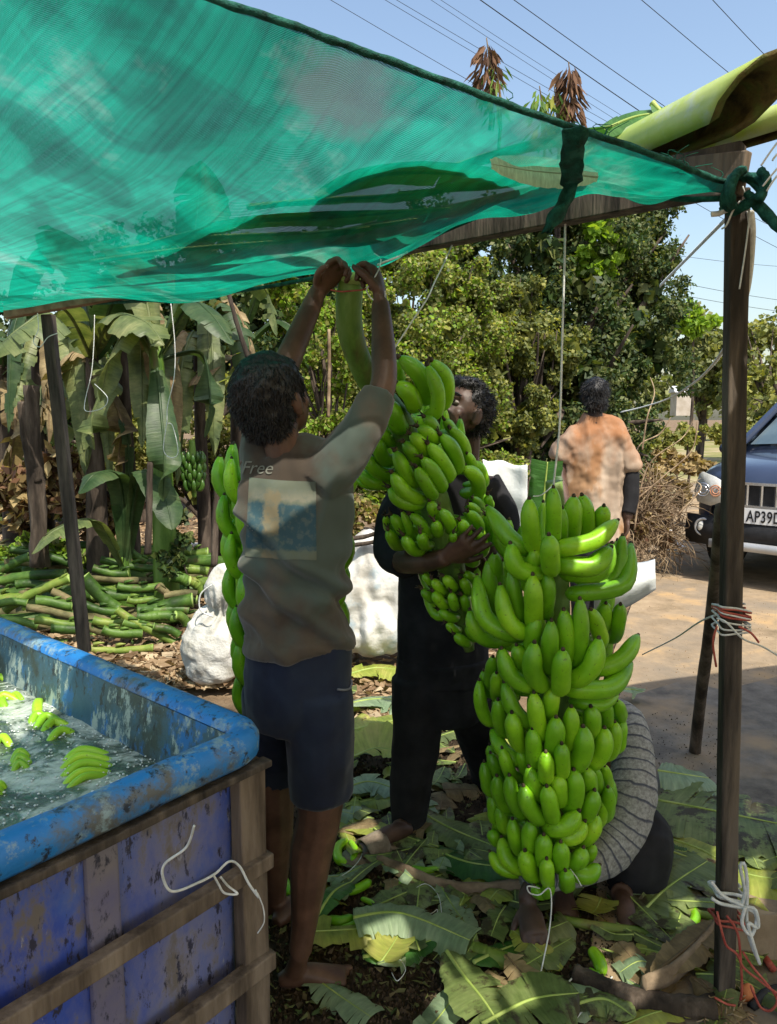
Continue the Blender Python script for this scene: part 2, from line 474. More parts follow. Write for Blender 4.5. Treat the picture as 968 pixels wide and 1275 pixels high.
# ============================================================ SHADE ROOF
def beamY(px):
    k = (px - 484) / FPX / 1.035
    s = (.75 - 1.6 * k) / (2.3 + 1.8 * k)
    return 1.6 + 1.8 * s
def net_mat():
    m, t, b, out = nodes('green_shade_net')
    vec = mapping(t, 1.0)
    uv = N(t, 'UVMap'); uv.uv_map = 'UVMap'
    f = nz(t, vec, 2.2, 5)
    col = ramp(t, [(.36, (0.0, .15, .092)), (.5, (0.0, .235, .148)), (.62, (.003, .31, .20))], f).outputs[0]
    g = nz(t, vec, 3.1, 7, .65)
    dust = ramp(t, [(.56, gray(0)), (.72, gray(.55))], g)
    col = mixc(t, dust.outputs[0], col, (.30, .33, .30))
    b.inputs['Roughness'].default_value = .6
    # fold-wise streaks, and vague darker zones: leaf shade put into the net colour
    mps = N(t, 'Mapping'); mps.inputs['Scale'].default_value = (3, 26, 1); t.links.new(uv.outputs[0], mps.inputs[0])
    stt = ramp(t, [(.36, gray(.72)), (.6, gray(1.12))], nz(t, mps.outputs[0], 1.0, 5, .6, .6))
    col = mixc(t, 1.0, col, stt.outputs[0], 'MULTIPLY')
    leafshade_ = ramp(t, [(.40, gray(.62)), (.52, gray(1.0))], nz(t, mapping(t, (1.6, 1.6, .8)), 2.6, 3, .5, 1.2))
    col = mixc(t, 1.0, col, leafshade_.outputs[0], 'MULTIPLY')
    # one big dark grey patch
    tcs = N(t, 'TexCoord'); vm = N(t, 'VectorMath', operation='DISTANCE'); t.links.new(tcs.outputs['Object'], vm.inputs[0]); vm.inputs[1].default_value = NET_PATCH
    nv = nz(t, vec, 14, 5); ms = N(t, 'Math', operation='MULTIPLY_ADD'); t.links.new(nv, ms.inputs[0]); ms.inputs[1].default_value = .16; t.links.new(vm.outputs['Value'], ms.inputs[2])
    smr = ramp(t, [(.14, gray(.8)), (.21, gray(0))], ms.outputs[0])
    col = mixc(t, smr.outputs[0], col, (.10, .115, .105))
    t.links.new(col, b.inputs['Base Color'])
    tr = N(t, 'BsdfTranslucent'); t.links.new(mixc(t, 1.0, col, (1.1, 1.25, 1.25), 'MULTIPLY'), tr.inputs[0])
    mx = N(t, 'MixShader'); mx.inputs[0].default_value = .62
    t.links.new(b.outputs[0], mx.inputs[1]); t.links.new(tr.outputs[0], mx.inputs[2])
    # knitted mesh: ladders of holes
    mp = N(t, 'Mapping'); mp.inputs['Scale'].default_value = (1, 1, 1); t.links.new(uv.outputs[0], mp.inputs[0])
    wv = N(t, 'TexVoronoi'); wv.inputs['Scale'].default_value = 380; t.links.new(mp.outputs[0], wv.inputs['Vector'])
    n2 = nz(t, mp.outputs[0], 260, 2)
    sxy = N(t, 'SeparateXYZ'); t.links.new(mp.outputs[0], sxy.inputs[0])
    sn = []
    for k_, per_ in ((0, .0052), (1, .0040)):
        mm = N(t, 'Math', operation='MULTIPLY'); t.links.new(sxy.outputs[k_], mm.inputs[0]); mm.inputs[1].default_value = 2 * math.pi / per_
        s1 = N(t, 'Math', operation='SINE'); t.links.new(mm.outputs[0], s1.inputs[0]); sn.append(s1.outputs[0])
    pd = N(t, 'Math', operation='MULTIPLY'); t.links.new(sn[0], pd.inputs[0]); t.links.new(sn[1], pd.inputs[1])
    n3 = nz(t, vec, 2.2, 5)
    a1 = N(t, 'Math', operation='MULTIPLY_ADD'); t.links.new(n3, a1.inputs[0]); a1.inputs[1].default_value = 1.1; t.links.new(pd.outputs[0], a1.inputs[2])
    a2 = N(t, 'Math', operation='MULTIPLY_ADD'); t.links.new(n2, a2.inputs[0]); a2.inputs[1].default_value = .8; t.links.new(a1.outputs[0], a2.inputs[2])
    sc_ = N(t, 'Math', operation='MULTIPLY'); sc_.inputs[1].default_value = .4; t.links.new(a2.outputs[0], sc_.inputs[0])
    hole = ramp(t, [(.46, gray(.01)), (.68, gray(.40))], sc_.outputs[0])
    tp = N(t, 'BsdfTransparent')
    m2 = N(t, 'MixShader'); t.links.new(hole.outputs[0], m2.inputs[0]); t.links.new(mx.outputs[0], m2.inputs[1]); t.links.new(tp.outputs[0], m2.inputs[2])
    t.links.new(m2.outputs[0], out.inputs[0])
    bp = N(t, 'Bump'); bp.inputs['Strength'].default_value = .4; bp.inputs['Distance'].default_value = .002
    t.links.new(wv.outputs['Distance'], bp.inputs['Height']); t.links.new(bp.outputs[0], b.inputs['Normal'])
    return m
NET_PATCH = (0, 0, 0)
MT['netd'] = mat('dark_green_net_hem', [(.002, .035, .025), (.004, .075, .055), (.02, .13, .10)], 40, rough=.8, bump=.6, bscale=200)
LOW = [(908, 247), (850, 248), (800, 242), (740, 238), (690, 243), (620, 261), (560, 285), (480, 321), (400, 344), (300, 362), (200, 373), (100, 379), (0, 384), (-150, 390), (-330, 396)]
UPP = [(914, 230), (870, 215), (834, 200), (764, 175), (704, 155), (640, 133), (584, 112), (484, 75), (420, 52), (350, 26), (270, 0), (130, -60), (-100, -150), (-500, -320), (-1100, -620)]
lowp = [P(x, y, beamY(x) - .045) for x, y in LOW]
uppp = []
for x, y in UPP:
    z = 1.865 + min((914 - x) / 644 * .15, .24)
    p = PZ(x, y, z)
    uppp.append(p)
uppp[0] = P(914, 230, 1.60)
NS, NT = 150, 44
lo = [V(q) for q in spl([tuple(p) for p in lowp], NS)]
up = [V(q) for q in spl([tuple(p) for p in uppp], NS)]
vs = []; uvs = []
for i in range(NS):
    for j in range(NT + 1):
        t_ = j / NT
        p = lo[i].lerp(up[i], t_)
        wgt = math.sin(math.pi * min(max(t_, 0), 1))
        wd = (lo[i] - up[i]).length
        s_ = i / NS
        dz = -.10 * wgt * min(wd, 1.0)
        dz += wgt * (.030 * noise.noise(V((i * .035, t_ * 7 + i * .02, 1.0))) + .012 * noise.noise(V((i * .12, t_ * 22, 4.0)))) * min(1, wd * 2)
        dz += (1 - t_) ** 3 * .02 * math.sin(i * .23)
        p = p + V((0, -.2, 1)) * dz
        vs.append(p); uvs.append((s_ * 4.2, t_ * wd))
fs = [(i * (NT + 1) + j, (i + 1) * (NT + 1) + j, (i + 1) * (NT + 1) + j + 1, i * (NT + 1) + j + 1) for i in range(NS - 1) for j in range(NT)]
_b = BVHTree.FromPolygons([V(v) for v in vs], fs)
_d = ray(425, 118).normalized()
NET_PATCH = tuple(_b.ray_cast(V((0, 0, CH)), _d)[0])
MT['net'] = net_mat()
roof = thing('shade_net', 'translucent green shade net stretched over the beam at the top of the picture', 'shade net', uppp[0])
mb = MB(); mb.add(vs, fs)
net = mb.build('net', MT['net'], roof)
uvl = net.data.uv_layers.new(name='UVMap')
for lp in net.data.loops: uvl.data[lp.index].uv = uvs[lp.vertex_index]
NETV = vs
def netp(px, py):                      # point of the net seen at that pixel
    d = ray(px, py)
    h = NETBVH.ray_cast(V((0, 0, CH)), d.normalized())
    k_ = 0
    while h[0] is None and k_ < 30:
        k_ += 1; h = NETBVH.ray_cast(V((0, 0, CH)), ray(px, py - 3 * k_).normalized())
    return h[0]
NETBVH = BVHTree.FromPolygons([V(v) for v in vs], fs)
mb = MB()
tube(mb, [up[i] + V((0, 0, .0008 * math.sin(i * .7))) for i in range(0, NS)], [(.0062 + .0015 * noise.noise(V((i * .4, 0, 0)))) for i in range(NS)], 7)
mb.build('rolled_hem', MT['netd'], roof)
mb = MB()
tube(mb, [lo[i] for i in range(0, NS)], .006, 6)
mb.build('edge_cord', MT['netd'], roof)
# knot of net round the post head
mb = MB()
kc = P(918, 240, 1.575)
for k in range(9):
    a = U(0, 6.28)
    pts = [kc + V((.035 * math.cos(a + q), -.02 + .030 * math.sin(a * 2 + q * 1.3), .035 * math.sin(a + q * 1.1))) for q in (0, .8, 1.6, 2.4, 3.2)]
    stube(mb, [tuple(p) + (.009,) for p in pts], 14, 6, jit=.2)
mb.build('knot', MT['netd'], roof)
mb = MB()
stube(mb, [tuple(P(930, 240, 1.57)) + (.008,), tuple(P(950, 262, 1.54)) + (.011,), tuple(P(985, 300, 1.5)) + (.01,), tuple(P(1060, 390, 1.45)) + (.01,)], 20, 7, jit=.15)
mb.build('tie', MT['netd'], roof)
mb = MB()
for k in range(14):                    # frayed threads along the hem
    i = random.randrange(5, 70)
    p = up[i]
    stube(mb, [tuple(p) + (.0012,), tuple(p + V((U(-.02, .02), 0, U(.01, .02)))) + (.001,), tuple(p + V((U(-.04, .04), 0, U(.01, .035)))) + (.0006,)], 6, 3)
tag(mb.build('loose_threads', MT['net'], roof), kind='stuff')

# hanging strip of net
mb = MB()
sp_ = [P(717, 160, 1.36), P(713, 200, 1.42), P(709, 235, 1.5), P(697, 262, 1.5), P(680, 292, 1.5)]
cs = [V(q) for q in spl([tuple(p) for p in sp_], 26)]
vs2 = []
for i, c in enumerate(cs):
    wd = (.021 if i < 12 else .014) * (1 + .25 * noise.noise(V((i * .5, 0, 0)))) * (1 if i < 22 else .7)
    for k in range(4):
        vs2.append(c + V(((k / 3 - .5) * 2 * wd, .008 * math.sin(k * 2.1 + i * .4), .004 * math.sin(i + k))))
mb.add(vs2, [(i * 4 + k, i * 4 + k + 1, i * 4 + k + 5, i * 4 + k + 4) for i in range(25) for k in range(3)])
o = mb.build('net_strip', MT['netd'])
o.modifiers.new('solid', 'SOLIDIFY').thickness = .003
tag(o, 'dark torn strip of green net knotted round the roof edge and hanging down', 'net strip')

# beam, posts
o = MB(); A = P(925, 216, 1.62); B = P(140, 366, beamY(140))
A.z = P(912, 240, 1.62).z + .05; B = P(50, 398, beamY(50)) + V((0, 0, .05)); M1 = A.lerp(B, .72)
box(o, A, M1, .05, .098, seg=8, jit=.001)
o = bevel(o.build('roof_beam', MT['wood'], smooth=False)); tag(o, 'dark heavy wooden beam carrying the net from the right post', 'beam')
o = MB(); box(o, A.lerp(B, .66) + V((0, -.05, -.012)), B + (B - A).normalized() * .25 + V((0, -.05, 0)), .035, .06, seg=5, jit=.001)  # lit left stretch of the beam, made as a lighter spliced piece
o = bevel(o.build('lit_beam_part', MT['wood_lit'], smooth=False)); tag(o, 'lighter left part of the roof beam under the net, lit look put in its colour, on top of the slanting post', 'beam part')
# plank end at the post head
o = MB(); box(o, P(929, 216, 1.585), P(770, 232, 1.80), .028, .085, seg=3, jit=.001)
o = bevel(o.build('plank', MT['woodl'], smooth=False)); tag(o, 'grey weathered plank end on top of the right post under the cut stems', 'plank')
o = MB(); box(o, P(903, 1262, 1.62) - V((0, 0, .05)), P(919, 236, 1.62), .041, .034, up=(0, 1, 0), seg=14, jit=.0012)
o = bevel(o.build('wooden_post', MT['wood'], smooth=False), .004); tag(o, 'dark square wooden post at the right edge bound with white and red twine', 'post')
o = MB(); box(o, P(106, 812, 3.35), P(60, 392, 3.35), .05, .045, up=(0, 1, 0), seg=8, jit=.0015)
o = bevel(o.build('wooden_post', MT['wood'], smooth=False), .004); tag(o, 'slanting dark square post behind the blue tub in front of the stalk pile', 'post')
q0 = G(865, 937)
o = MB(); stube(o, [(q0.x, q0.y, -.02, .024), tuple(P(874, 860, 2.72)) + (.022,), tuple(P(886, 770, 2.3)) + (.019,), tuple(P(897, 660, 1.75)) + (.017,), tuple(P(899, 630, 1.70)) + (.015,)], 16, 9, jit=.05)
o = o.build('brace_pole', MT['bark']); tag(o, 'thin round pole leaning against the back of the right post', 'pole')
# made-up second roof: a tarpaulin added out of view, shaped to shade the foreground
MT['fill_sheet'] = leafmat('yellow_fill_sheet', [(.34, .27, .16), (.36, .285, .17)], .34, .6)  # yellowish and translucent, to put warm fill light on the foreground
outline = [(-.34, -2.4), (4.2, -2.4), (4.2, 2.45), (2.1, 2.45), (1.45, 1.72), (.95, 1.38), (.45, 1.20), (.0, .90), (-.30, .62)]
mb = MB()
cx, cy = 1.2, -.6
rings = 30
vs2 = []
ol = [V(q) for q in spl([(a, b, 0) for a, b in outline] + [(outline[0][0], outline[0][1], 0)], 150)][:-1]
for r_ in range(rings + 1):
    for p in ol:
        f = r_ / rings
        q = V((cx, cy, 0)).lerp(p, f)
        vs2.append((q.x, q.y, 2.24 - .1 * (1 - f * f) + .03 * noise.noise(q * 2)))
nn = len(ol)
def up_sun(p): return p + sd * ((2.2 - p.z) / sd.z)
SUN_HOLES = [(up_sun(q), r1) for q, r1 in ((G(475, 1175), .055), (G(565, 1245), .07), (G(625, 1235), .04), (G(765, 1215), .05), (G(452, 1045), .05), (G(905, 1085), .07), (G(835, 1140), .045), (G(500, 1100), .03), (G(920, 1010), .05),
         (P(735, 690, 1.78), .022), (P(775, 705, 1.82), .024), (P(610, 720, 1.80), .016), (P(650, 960, 1.8), .018))]  # holes aimed along the sun so patches land on ground and bananas
def torn(q):  # true inside a hole cut for a sun patch
    for c, r1 in SUN_HOLES:
        d_ = V((q[0] - c.x, (q[1] - c.y) * .7, 0)).length
        if d_ < r1 * (1 + .5 * noise.noise(V((q[0] * 30, q[1] * 30, 0)))): return True
    return False
tf = []
for r_ in range(rings):
    for i in range(nn):
        f4 = (r_ * nn + i, r_ * nn + (i + 1) % nn, (r_ + 1) * nn + (i + 1) % nn, (r_ + 1) * nn + i)
        c4 = [sum(vs2[k][a] for k in f4) / 4 for a in (0, 1)]
        if not torn(c4): tf.append(f4)
mb.add(vs2, tf)
t2 = thing('added_shade_sheet', 'added yellowish tarpaulin outside the picture, put in to shade and warm the foreground', 'shelter', (3.5, -2.3, 0))
mb.build('shade_sheet', MT['fill_sheet'], t2)
for x, y in ((-.25, -2.3), (4.1, -2.3), (4.1, 2.4)):
    o = MB(); box(o, (x, y, 0), (x, y, 2.22), .05, .05, up=(0, 1, 0)); o.build('post', MT['wood'], t2, smooth=False)

# ------------------------------------------------------------ twines
def twine(name, label, pts, r_, m='twine', cat='twine', group=None, n=None, seg=5, flat=False, parent=None):
    b_ = MB()
    stube(b_, [tuple(P(*p)) + (((r_, r_ * .35) if flat else (r_,))) for p in pts], n or max(10, 8 * len(pts)), seg)
    o = b_.build(name, MT[m], parent)
    if parent is None: tag(o, label, cat, group)
    return o
twine('twine', 'white twine hanging straight from the roof down to the big front banana bunch', [(704, 270, 1.86), (703, 330, 1.87), (700, 430, 1.87), (697, 530, 1.87), (690, 600, 1.87), (688, 640, 1.87)], .0028)
twine('twine', 'thin pale twine slanting across the bushes above the raised arms', [(563, 305, 2.05), (553, 328, 2.05), (541, 352, 2.03), (532, 372, 2.0), (512, 402, 2.0), (490, 436, 1.98)], .0022)
twine('strap', 'white flat strap running down from the net knot toward the tree', [(915, 262, 1.6), (880, 297, 1.9), (822, 356, 2.4)], .006, flat=True, cat='strap')
twine('strap', 'long white strap sagging from the post head to the thorny brush', [(934, 262, 1.6), (936, 300, 1.62), (928, 370, 1.75), (908, 425, 2.1), (875, 468, 2.6), (835, 495, 3.0), (800, 507, 3.3), (774, 513, 3.5)], .009, flat=True, cat='strap')
twine('twine', 'loose white cord hanging down the inner side of the post head', [(922, 250, 1.58), (913, 262, 1.56), (905, 280, 1.57), (899, 285, 1.58)], .002)
twine('twine', 'white cord down the front of the right post head', [(925, 232, 1.57), (933, 262, 1.57), (930, 300, 1.575), (921, 360, 1.585)], .0018)
twine('strap', 'short white strap end sticking out left of the right post head', [(915, 262, 1.58), (905, 262, 1.57), (896, 266, 1.57), (886, 267, 1.56)], .006, flat=True, cat='strap')
for k, (a, b_) in enumerate((((968, 178), (948, 206)), ((968, 192), (962, 200)), ((968, 210), (950, 232)), ((968, 219), (955, 238)))):
    twine('twine', 'frayed grey twine end poking in at the right edge beside the post head', [(a[0] + 30, a[1] - 30, 1.5), (a[0], a[1], 1.5), (b_[0], b_[1], 1.5)], .002, group='frayed ends at the right edge')
# bindings on the right post
def wraps(name, label, cat, y0, y1, n, r_, m, extra=()):
    b_ = MB()
    pts = []
    for i in range(n * 8 + 1):
        a = 2 * math.pi * i / 8
        py = y0 + (y1 - y0) * i / (n * 8) + 4 * math.sin(i * .9)
        xc = 919 - (py - 236) * 16 / 1026
        c = P(xc, py, 1.62)
        sq = max(abs(math.cos(a)), abs(math.sin(a)))
        pts.append(tuple(c + V((.031 * math.cos(a) / sq, .027 * math.sin(a) / sq, 0))) + (r_,))
    stube(b_, pts, n * 26, 5)
    for ex in extra: stube(b_, [tuple(P(*p)) + (r_,) for p in ex], 24, 5)
    return tag(b_.build(name, MT[m]), label, cat)
wraps('twine_binding', 'white twine wound several times round the post and brace at mid height', 'twine', 752, 785, 5, .0024, 'twine', [[(893, 770, 1.6), (905, 775, 1.58), (925, 795, 1.58), (950, 805, 1.6), (975, 820, 1.6)], [(893, 765, 1.62), (870, 775, 1.8), (840, 795, 2.2), (800, 815, 2.6)]])
wraps('red_binding', 'dark red twine wound round the post at mid height', 'twine', 757, 764, 3, .0026, 'redtwine', [[(893, 780, 1.59), (888, 800, 1.6), (892, 830, 1.62)], [(920, 780, 1.59), (935, 788, 1.58), (945, 800, 1.58)]])
wraps('white_cord_bow', 'thick white cord knotted in a bow low on the right post', 'cord', 1104, 1112, 2, .0042, 'twine', [
    [(905, 1118, 1.575), (921, 1128, 1.565), (928, 1110, 1.56), (922, 1080, 1.56), (927, 1076, 1.56), (931, 1100, 1.56), (930, 1140, 1.56), (934, 1170, 1.56), (944, 1195, 1.56)],
    [(886, 1098, 1.575), (900, 1115, 1.57), (925, 1128, 1.56), (942, 1140, 1.555), (936, 1165, 1.55), (924, 1150, 1.55), (928, 1130, 1.55)],
    [(922, 1130, 1.56), (940, 1132, 1.55), (944, 1155, 1.55), (932, 1150, 1.55), (938, 1175, 1.55), (946, 1200, 1.555)],
    [(886, 1118, 1.57), (898, 1125, 1.565), (925, 1130, 1.56)]])
wraps('red_string', 'red string tangled round the foot of the right post and trailing right', 'string', 1138, 1146, 2, .003, 'redtwine', [
    [(893, 1135, 1.575), (899, 1160, 1.57), (905, 1178, 1.57), (918, 1188, 1.56), (926, 1205, 1.56), (945, 1220, 1.56), (965, 1235, 1.55), (985, 1245, 1.55)],
    [(905, 1140, 1.57), (918, 1160, 1.56), (922, 1190, 1.56), (924, 1230, 1.57), (922, 1245, 1.58)],
    [(925, 1185, 1.56), (938, 1205, 1.56), (955, 1225, 1.555), (968, 1245, 1.555), (960, 1258, 1.56), (948, 1255, 1.57), (940, 1240, 1.57), (935, 1228, 1.57)],
    [(890, 1242, 1.575), (905, 1250, 1.57), (916, 1252, 1.57)]])
# tub-side and garden strings
for pts, lab in (([(118, 392, 3.3), (117, 430, 3.3), (114, 465, 3.3), (106, 500, 3.3), (108, 512, 3.28), (128, 508, 3.25), (134, 495, 3.25), (118, 478, 3.28)], 'brown twine loop hanging from the lighter beam part beside the slanting post'),
                 ([(213, 378, 3.0), (218, 430, 3.0), (217, 470, 3.0), (209, 505, 3.0), (208, 525, 3.0), (204, 560, 3.0), (214, 570, 3.0), (222, 562, 3.0), (215, 530, 3.0), (207, 528, 3.0)], 'pale twine loop hanging before the banana plant with the small bunch'),
                 ([(47, 390, 3.2), (48, 410, 3.2), (42, 425, 3.2), (50, 432, 3.2), (60, 420, 3.2), (72, 415, 3.2)], 'thin white twine tied round the head of the slanting post')):
    twine('twine', lab, pts, .0018)

# ------------------------------------------------------------ big banana leaves
MT['leafg'] = blademat('green_banana_leaf', [(.025, .09, .018), (.05, .15, .03), (.09, .21, .05)], .28)
MT['leafp'] = blademat('pale_banana_leaf', [(.16, .25, .14), (.25, .34, .2), (.32, .40, .26)], .25)
MT['leafw'] = blademat('whitish_leaf_underside', [(.34, .42, .30), (.45, .52, .40)], .25, veins=90)
MT['leafk'] = blademat('dusty_ground_leaf', [(.07, .11, .03), (.145, .20, .06), (.24, .29, .11)], .22, patch=((.045, .032, .02), 11, .50, .57))
MT['leafy'] = blademat('yellowing_banana_leaf', [(.16, .24, .03), (.33, .38, .07), (.45, .42, .12)], .3)
MT['leafd'] = blademat('dry_banana_leaf', [(.10, .07, .035), (.24, .18, .09), (.4, .31, .17)], .25, rough=.8)
MT['leafo'] = blademat('olive_banana_leaf', [(.06, .09, .035), (.13, .17, .06), (.24, .26, .11)], .3)
MT['rib'] = mat('leaf_midrib', [(.22, .32, .06), (.38, .46, .13)], 12, rough=.5, bump=.1)
MT['ribd'] = mat('dry_midrib', [(.12, .08, .04), (.24, .17, .09)], 12, rough=.8, bump=.3)
def leaf_mesh(path, hw, side=None, tear=.25, sag=.25, n=28, rib=.008, mats=('leafg', 'rib'), cup=.12, ragged=.1, s0=.0, s1=1.0, taper=True, seed=None, shape=None):
    """banana leaf along path (list of Vector). blade quads per side, torn into strips that hang separately."""
    if seed is not None: rs = random.Random(seed)
    else: rs = random.Random(random.random())
    cs = [V(q) for q in spl([tuple(p) for p in path], n + 1)]
    b_ = MB(); uv = []
    tot = sum((cs[i + 1] - cs[i]).length for i in range(n))
    for sgn in (-1, 1):
        tilt = rs.uniform(-sag, sag); grp = 0
        prevrow = None
        for i in range(n):
            if rs.random() < tear: tilt = sag * rs.uniform(-.3, 1.0); grp = rs.uniform(0, .25); prevrow = None
            rows = []
            for q in (i, i + 1):
                f = s0 + (s1 - s0) * q / n
                if shape: wf = shape(f)
                elif taper: wf = min(1, math.sin(min(f * 1.15 + .12, 1) * math.pi * .5) * 1.1) * max(0.0, 1 - max(0, (f - .55) / .45) ** 2.4)
                else: wf = 1
                wf = max(wf, .02) * hw * (1 + ragged * noise.noise(V((q * .7, sgn * 9.0, hw * 77))))
                t = (cs[min(q + 1, n)] - cs[max(q - 1, 0)]).normalized()
                sd_ = V(side) if side is not None else t.cross(V((0, 0, 1)))
                sd_ = sd_ - t * sd_.dot(t)
                if sd_.length < 1e-4: sd_ = t.orthogonal()
                sd_.normalize()
                upv = sd_.cross(t)
                if upv.z < 0: upv = -upv
                row = []
                fwd = t * (.12 * wf)
                for k in range(4):
                    a = k / 3
                    off = sd_ * (sgn * wf * a * (1 - .1 * a)) + fwd * a + upv * (cup * wf * a) - upv * ((tilt + .2) * wf * a * a)
                    row.append(cs[q] + off)
                rows.append(row)
            if prevrow: rows[0] = prevrow
            base = rows[0] + rows[1]
            b_.add(base, [(k, k + 1, k + 5, k + 4) for k in range(3)])
            for r_ in (i, i + 1):
                for k in range(4): uv.append((r_ / n * tot, k / 3 * .5))
            prevrow = rows[1]
    nb = len(b_.v)
    tube(b_, cs, [rib * (1 - .75 * i / n) for i in range(n + 1)], 6, 1)
    uv += [(0, 0)] * (len(b_.v) - nb)
    me = b_.mesh('leaf', [MT[mats[0]], MT[mats[1]]])
    ul = me.uv_layers.new(name='UVMap')
    for lp in me.loops: ul.data[lp.index].uv = uv[lp.vertex_index]
    return me
def leaf(name, path, hw, label=None, cat=None, group=None, parent=None, **kw):
    o = link_mesh(name, leaf_mesh(path, hw, **kw), parent)
    if parent is None: tag(o, label, cat or 'leaf', group)
    return o
# leaves lying on the net (they darken it from above)
def on_net(px, py, up_=.02): 
    p = netp(px, py)
    return p + V((0, .0, up_))
for k, (pts, hw) in enumerate((([(395, 266), (470, 240), (560, 238), (660, 248)], .090), ([(190, 325), (300, 303), (420, 297), (560, 284)], .065),
                               ([(310, 291), (400, 284), (500, 278), (600, 262)], .035), ([(150, 341), (260, 331), (400, 325), (520, 311)], .040), ([(115, 357), (230, 347), (365, 338), (460, 326)], .030),
                               ([(520, 280), (610, 250), (700, 228), (760, 220)], .05))):
    pp = [on_net(x, y, .035 + .012 * k) for x, y in pts]
    leaf('banana_leaf', pp, hw, ['broad dark banana leaf, highest of the overlapping ones on the net', 'long dark banana leaf on the net with its tip pointing left, second from the top', 'narrow dark leaf on the net just under the highest broad one', 'dark leaf on the net above the raised hands, second from the lower edge', 'narrow dark leaf along the lower edge of the net', 'dark leaf on the net above the black beam end'][k],
         'leaf', tear=.15, sag=.15, seed=k + 3)
for k, (pts, hw) in enumerate((([(-60, 130), (-80, 220), (-70, 300)], .035),)):
    pp = [on_net(x, y, .03 + .01 * k) for x, y in pts]
    leaf('banana_leaf', pp, hw, 'leaf lying on the net beyond the left edge of the picture', 'leaf', None, tear=.35, sag=.25, seed=k + 30)
pp = [netp(x, y) + (V((0, 0, CH)) - netp(x, y)).normalized() * .03 for x, y in ((612, 204), (660, 212), (705, 216))] + [P(745, 226, netp(740, 215).y - .05)]
pp[-1] = netp(745, 220) + (V((0, 0, CH)) - netp(745, 220)).normalized() * .02
leaf('banana_leaf', pp[::-1], .036, 'pale whitish leaf underside showing below the net near the hanging strip', 'leaf', side=(0, .3, 1), tear=0, sag=.05, seed=5, rib=.003, mats=('leafw', 'leafw'), shape=lambda f: math.sin(math.pi * min(max(f, .04), .97)) ** .5)
leaf('banana_leaf', [P(700, 205, 1.9), P(745, 168, 1.86), (P(790, 146, 1.84)), P(835, 140, 1.82)], .05, 'small green leaf blade above the net beside the thick cut stem', 'leaf', side=(0, 1, .9), tear=.1, sag=.1, seed=9)
leaf('banana_leaf', [P(812, 128, 1.84), P(822, 138, 1.83), P(835, 150, 1.82)], .03, 'tiny dark leaf tip poking over the thick cut stem', 'leaf', side=(1, .4, 0), tear=0, sag=.1, seed=10)
# two cut leaf stems lying over the roof corner
MT['petiole'] = mat('pale_leaf_stem', [(.30, .42, .06), (.42, .52, .12), (.5, .58, .24)], 4, (1, 1, 1), rough=.4, bump=.1, patch=((.45, .52, .42), 9, .5, .62), spec=.5)
MT['petin'] = mat('browned_stem_inside', [(.05, .035, .015), (.12, .09, .03), (.10, .13, .03)], 20, bump=.5)
def gutter(name, a, b_, r_, open_dir, cut, label, wall=.25):
    """thick half-open banana leaf stem: crescent section, one end cut aslant"""
    a, b_ = V(a), V(b_); t = (b_ - a).normalized(); od = V(open_dir); od = (od - t * od.dot(t)).normalized(); s_ = t.cross(od)
    m_ = MB(); vs_ = []; k = 20; nseg = 14
    for i in range(nseg + 1):
        f = i / nseg
        for j in range(k):
            if j < k // 2: an = math.radians(35 + 290 * j / (k // 2 - 1)); rr = r_
            else: an = math.radians(325 - 290 * (j - k // 2) / (k // 2 - 1)); rr = r_ * (1 - wall)
            rr *= (.9 + .15 * f)
            loc = od * (math.cos(an) * rr) + s_ * (math.sin(an) * rr)
            along = f + (0 if i < nseg else 0)
            c = a.lerp(b_, f)
            sh = cut * (f ** 3) * (-loc.dot(od)) / r_
            vs_.append(c + loc + t * (sh * r_))
    m_.v = [tuple(v) for v in vs_]
    for i in range(nseg):
        for j in range(k):
            q = i * k + j; q2 = i * k + (j + 1) % k
            m_.f.append((q, q2, q2 + k, q + k)); m_.m.append(0 if j < k // 2 - 1 else 1)
    for e_ in (0, nseg):
        for j in range(k // 2 - 1):
            o_ = e_ * k
            m_.f.append((o_ + j, o_ + j + 1, o_ + k - 2 - j, o_ + k - 1 - j)); m_.m.append(1)
    o_ = m_.build(name, [MT['petiole'], MT['petin']])
    return tag(o_, label, 'cut stem')
gutter('cut_leaf_stem', P(735, 212, 1.98), P(936, 118, 1.55), .056, P(900, 260, 1.5) - P(880, 150, 1.6), 1.3, 'thick pale green cut leaf stem with a slanted brown end over the right post')
gutter('cut_leaf_stem', P(830, 196, 1.85), P(1060, 122, 1.50), .034, (0, -.2, -1), .3, 'thinner yellow green leaf stem below the thick one, running out at the right')
# dry sprigs standing up behind the net
def sprig(px, py, n, label, mats, seed):
    rs = random.Random(seed)
    b_ = MB(); base = P(px + 4, py + 70, 2.15); top = P(px, py - 45, 2.12)
    stube(b_, [tuple(base) + (.005,), tuple(base.lerp(top, .5) + V((.01, 0, 0))) + (.004,), tuple(top) + (.0015,)], 10, 5)
    t_ = thing('leafy_sprig', label, 'twig', base)
    b_.build('stem', MT['ribd'], t_)
    l_ = MB()
    for k in range(n):
        f = rs.uniform(.42, .93); p = base.lerp(top, f)
        a = rs.uniform(0, 6.28); d = V((math.cos(a), math.sin(a) * .6, -rs.uniform(.8, 2.2))).normalized(); ln = rs.uniform(.03, .06)
        s_ = d.cross(V((rs.gauss(0, 1), 1, .2))).normalized() * rs.uniform(.003, .007)
        o_ = V((math.cos(a), math.sin(a), 0)) * rs.uniform(0, .028)
        p = p + o_
        l_.add([p, p + d * ln * .5 + s_, p + d * ln, p + d * ln * .5 - s_], [(0, 1, 2), (0, 2, 3)])
    l_.build('dry_leaves', mats, t_, smooth=False)
MT['drybrown'] = leafmat('dry_brown_leaf', [(.05, .025, .015), (.13, .065, .035), (.2, .11, .06)], .2, .8)
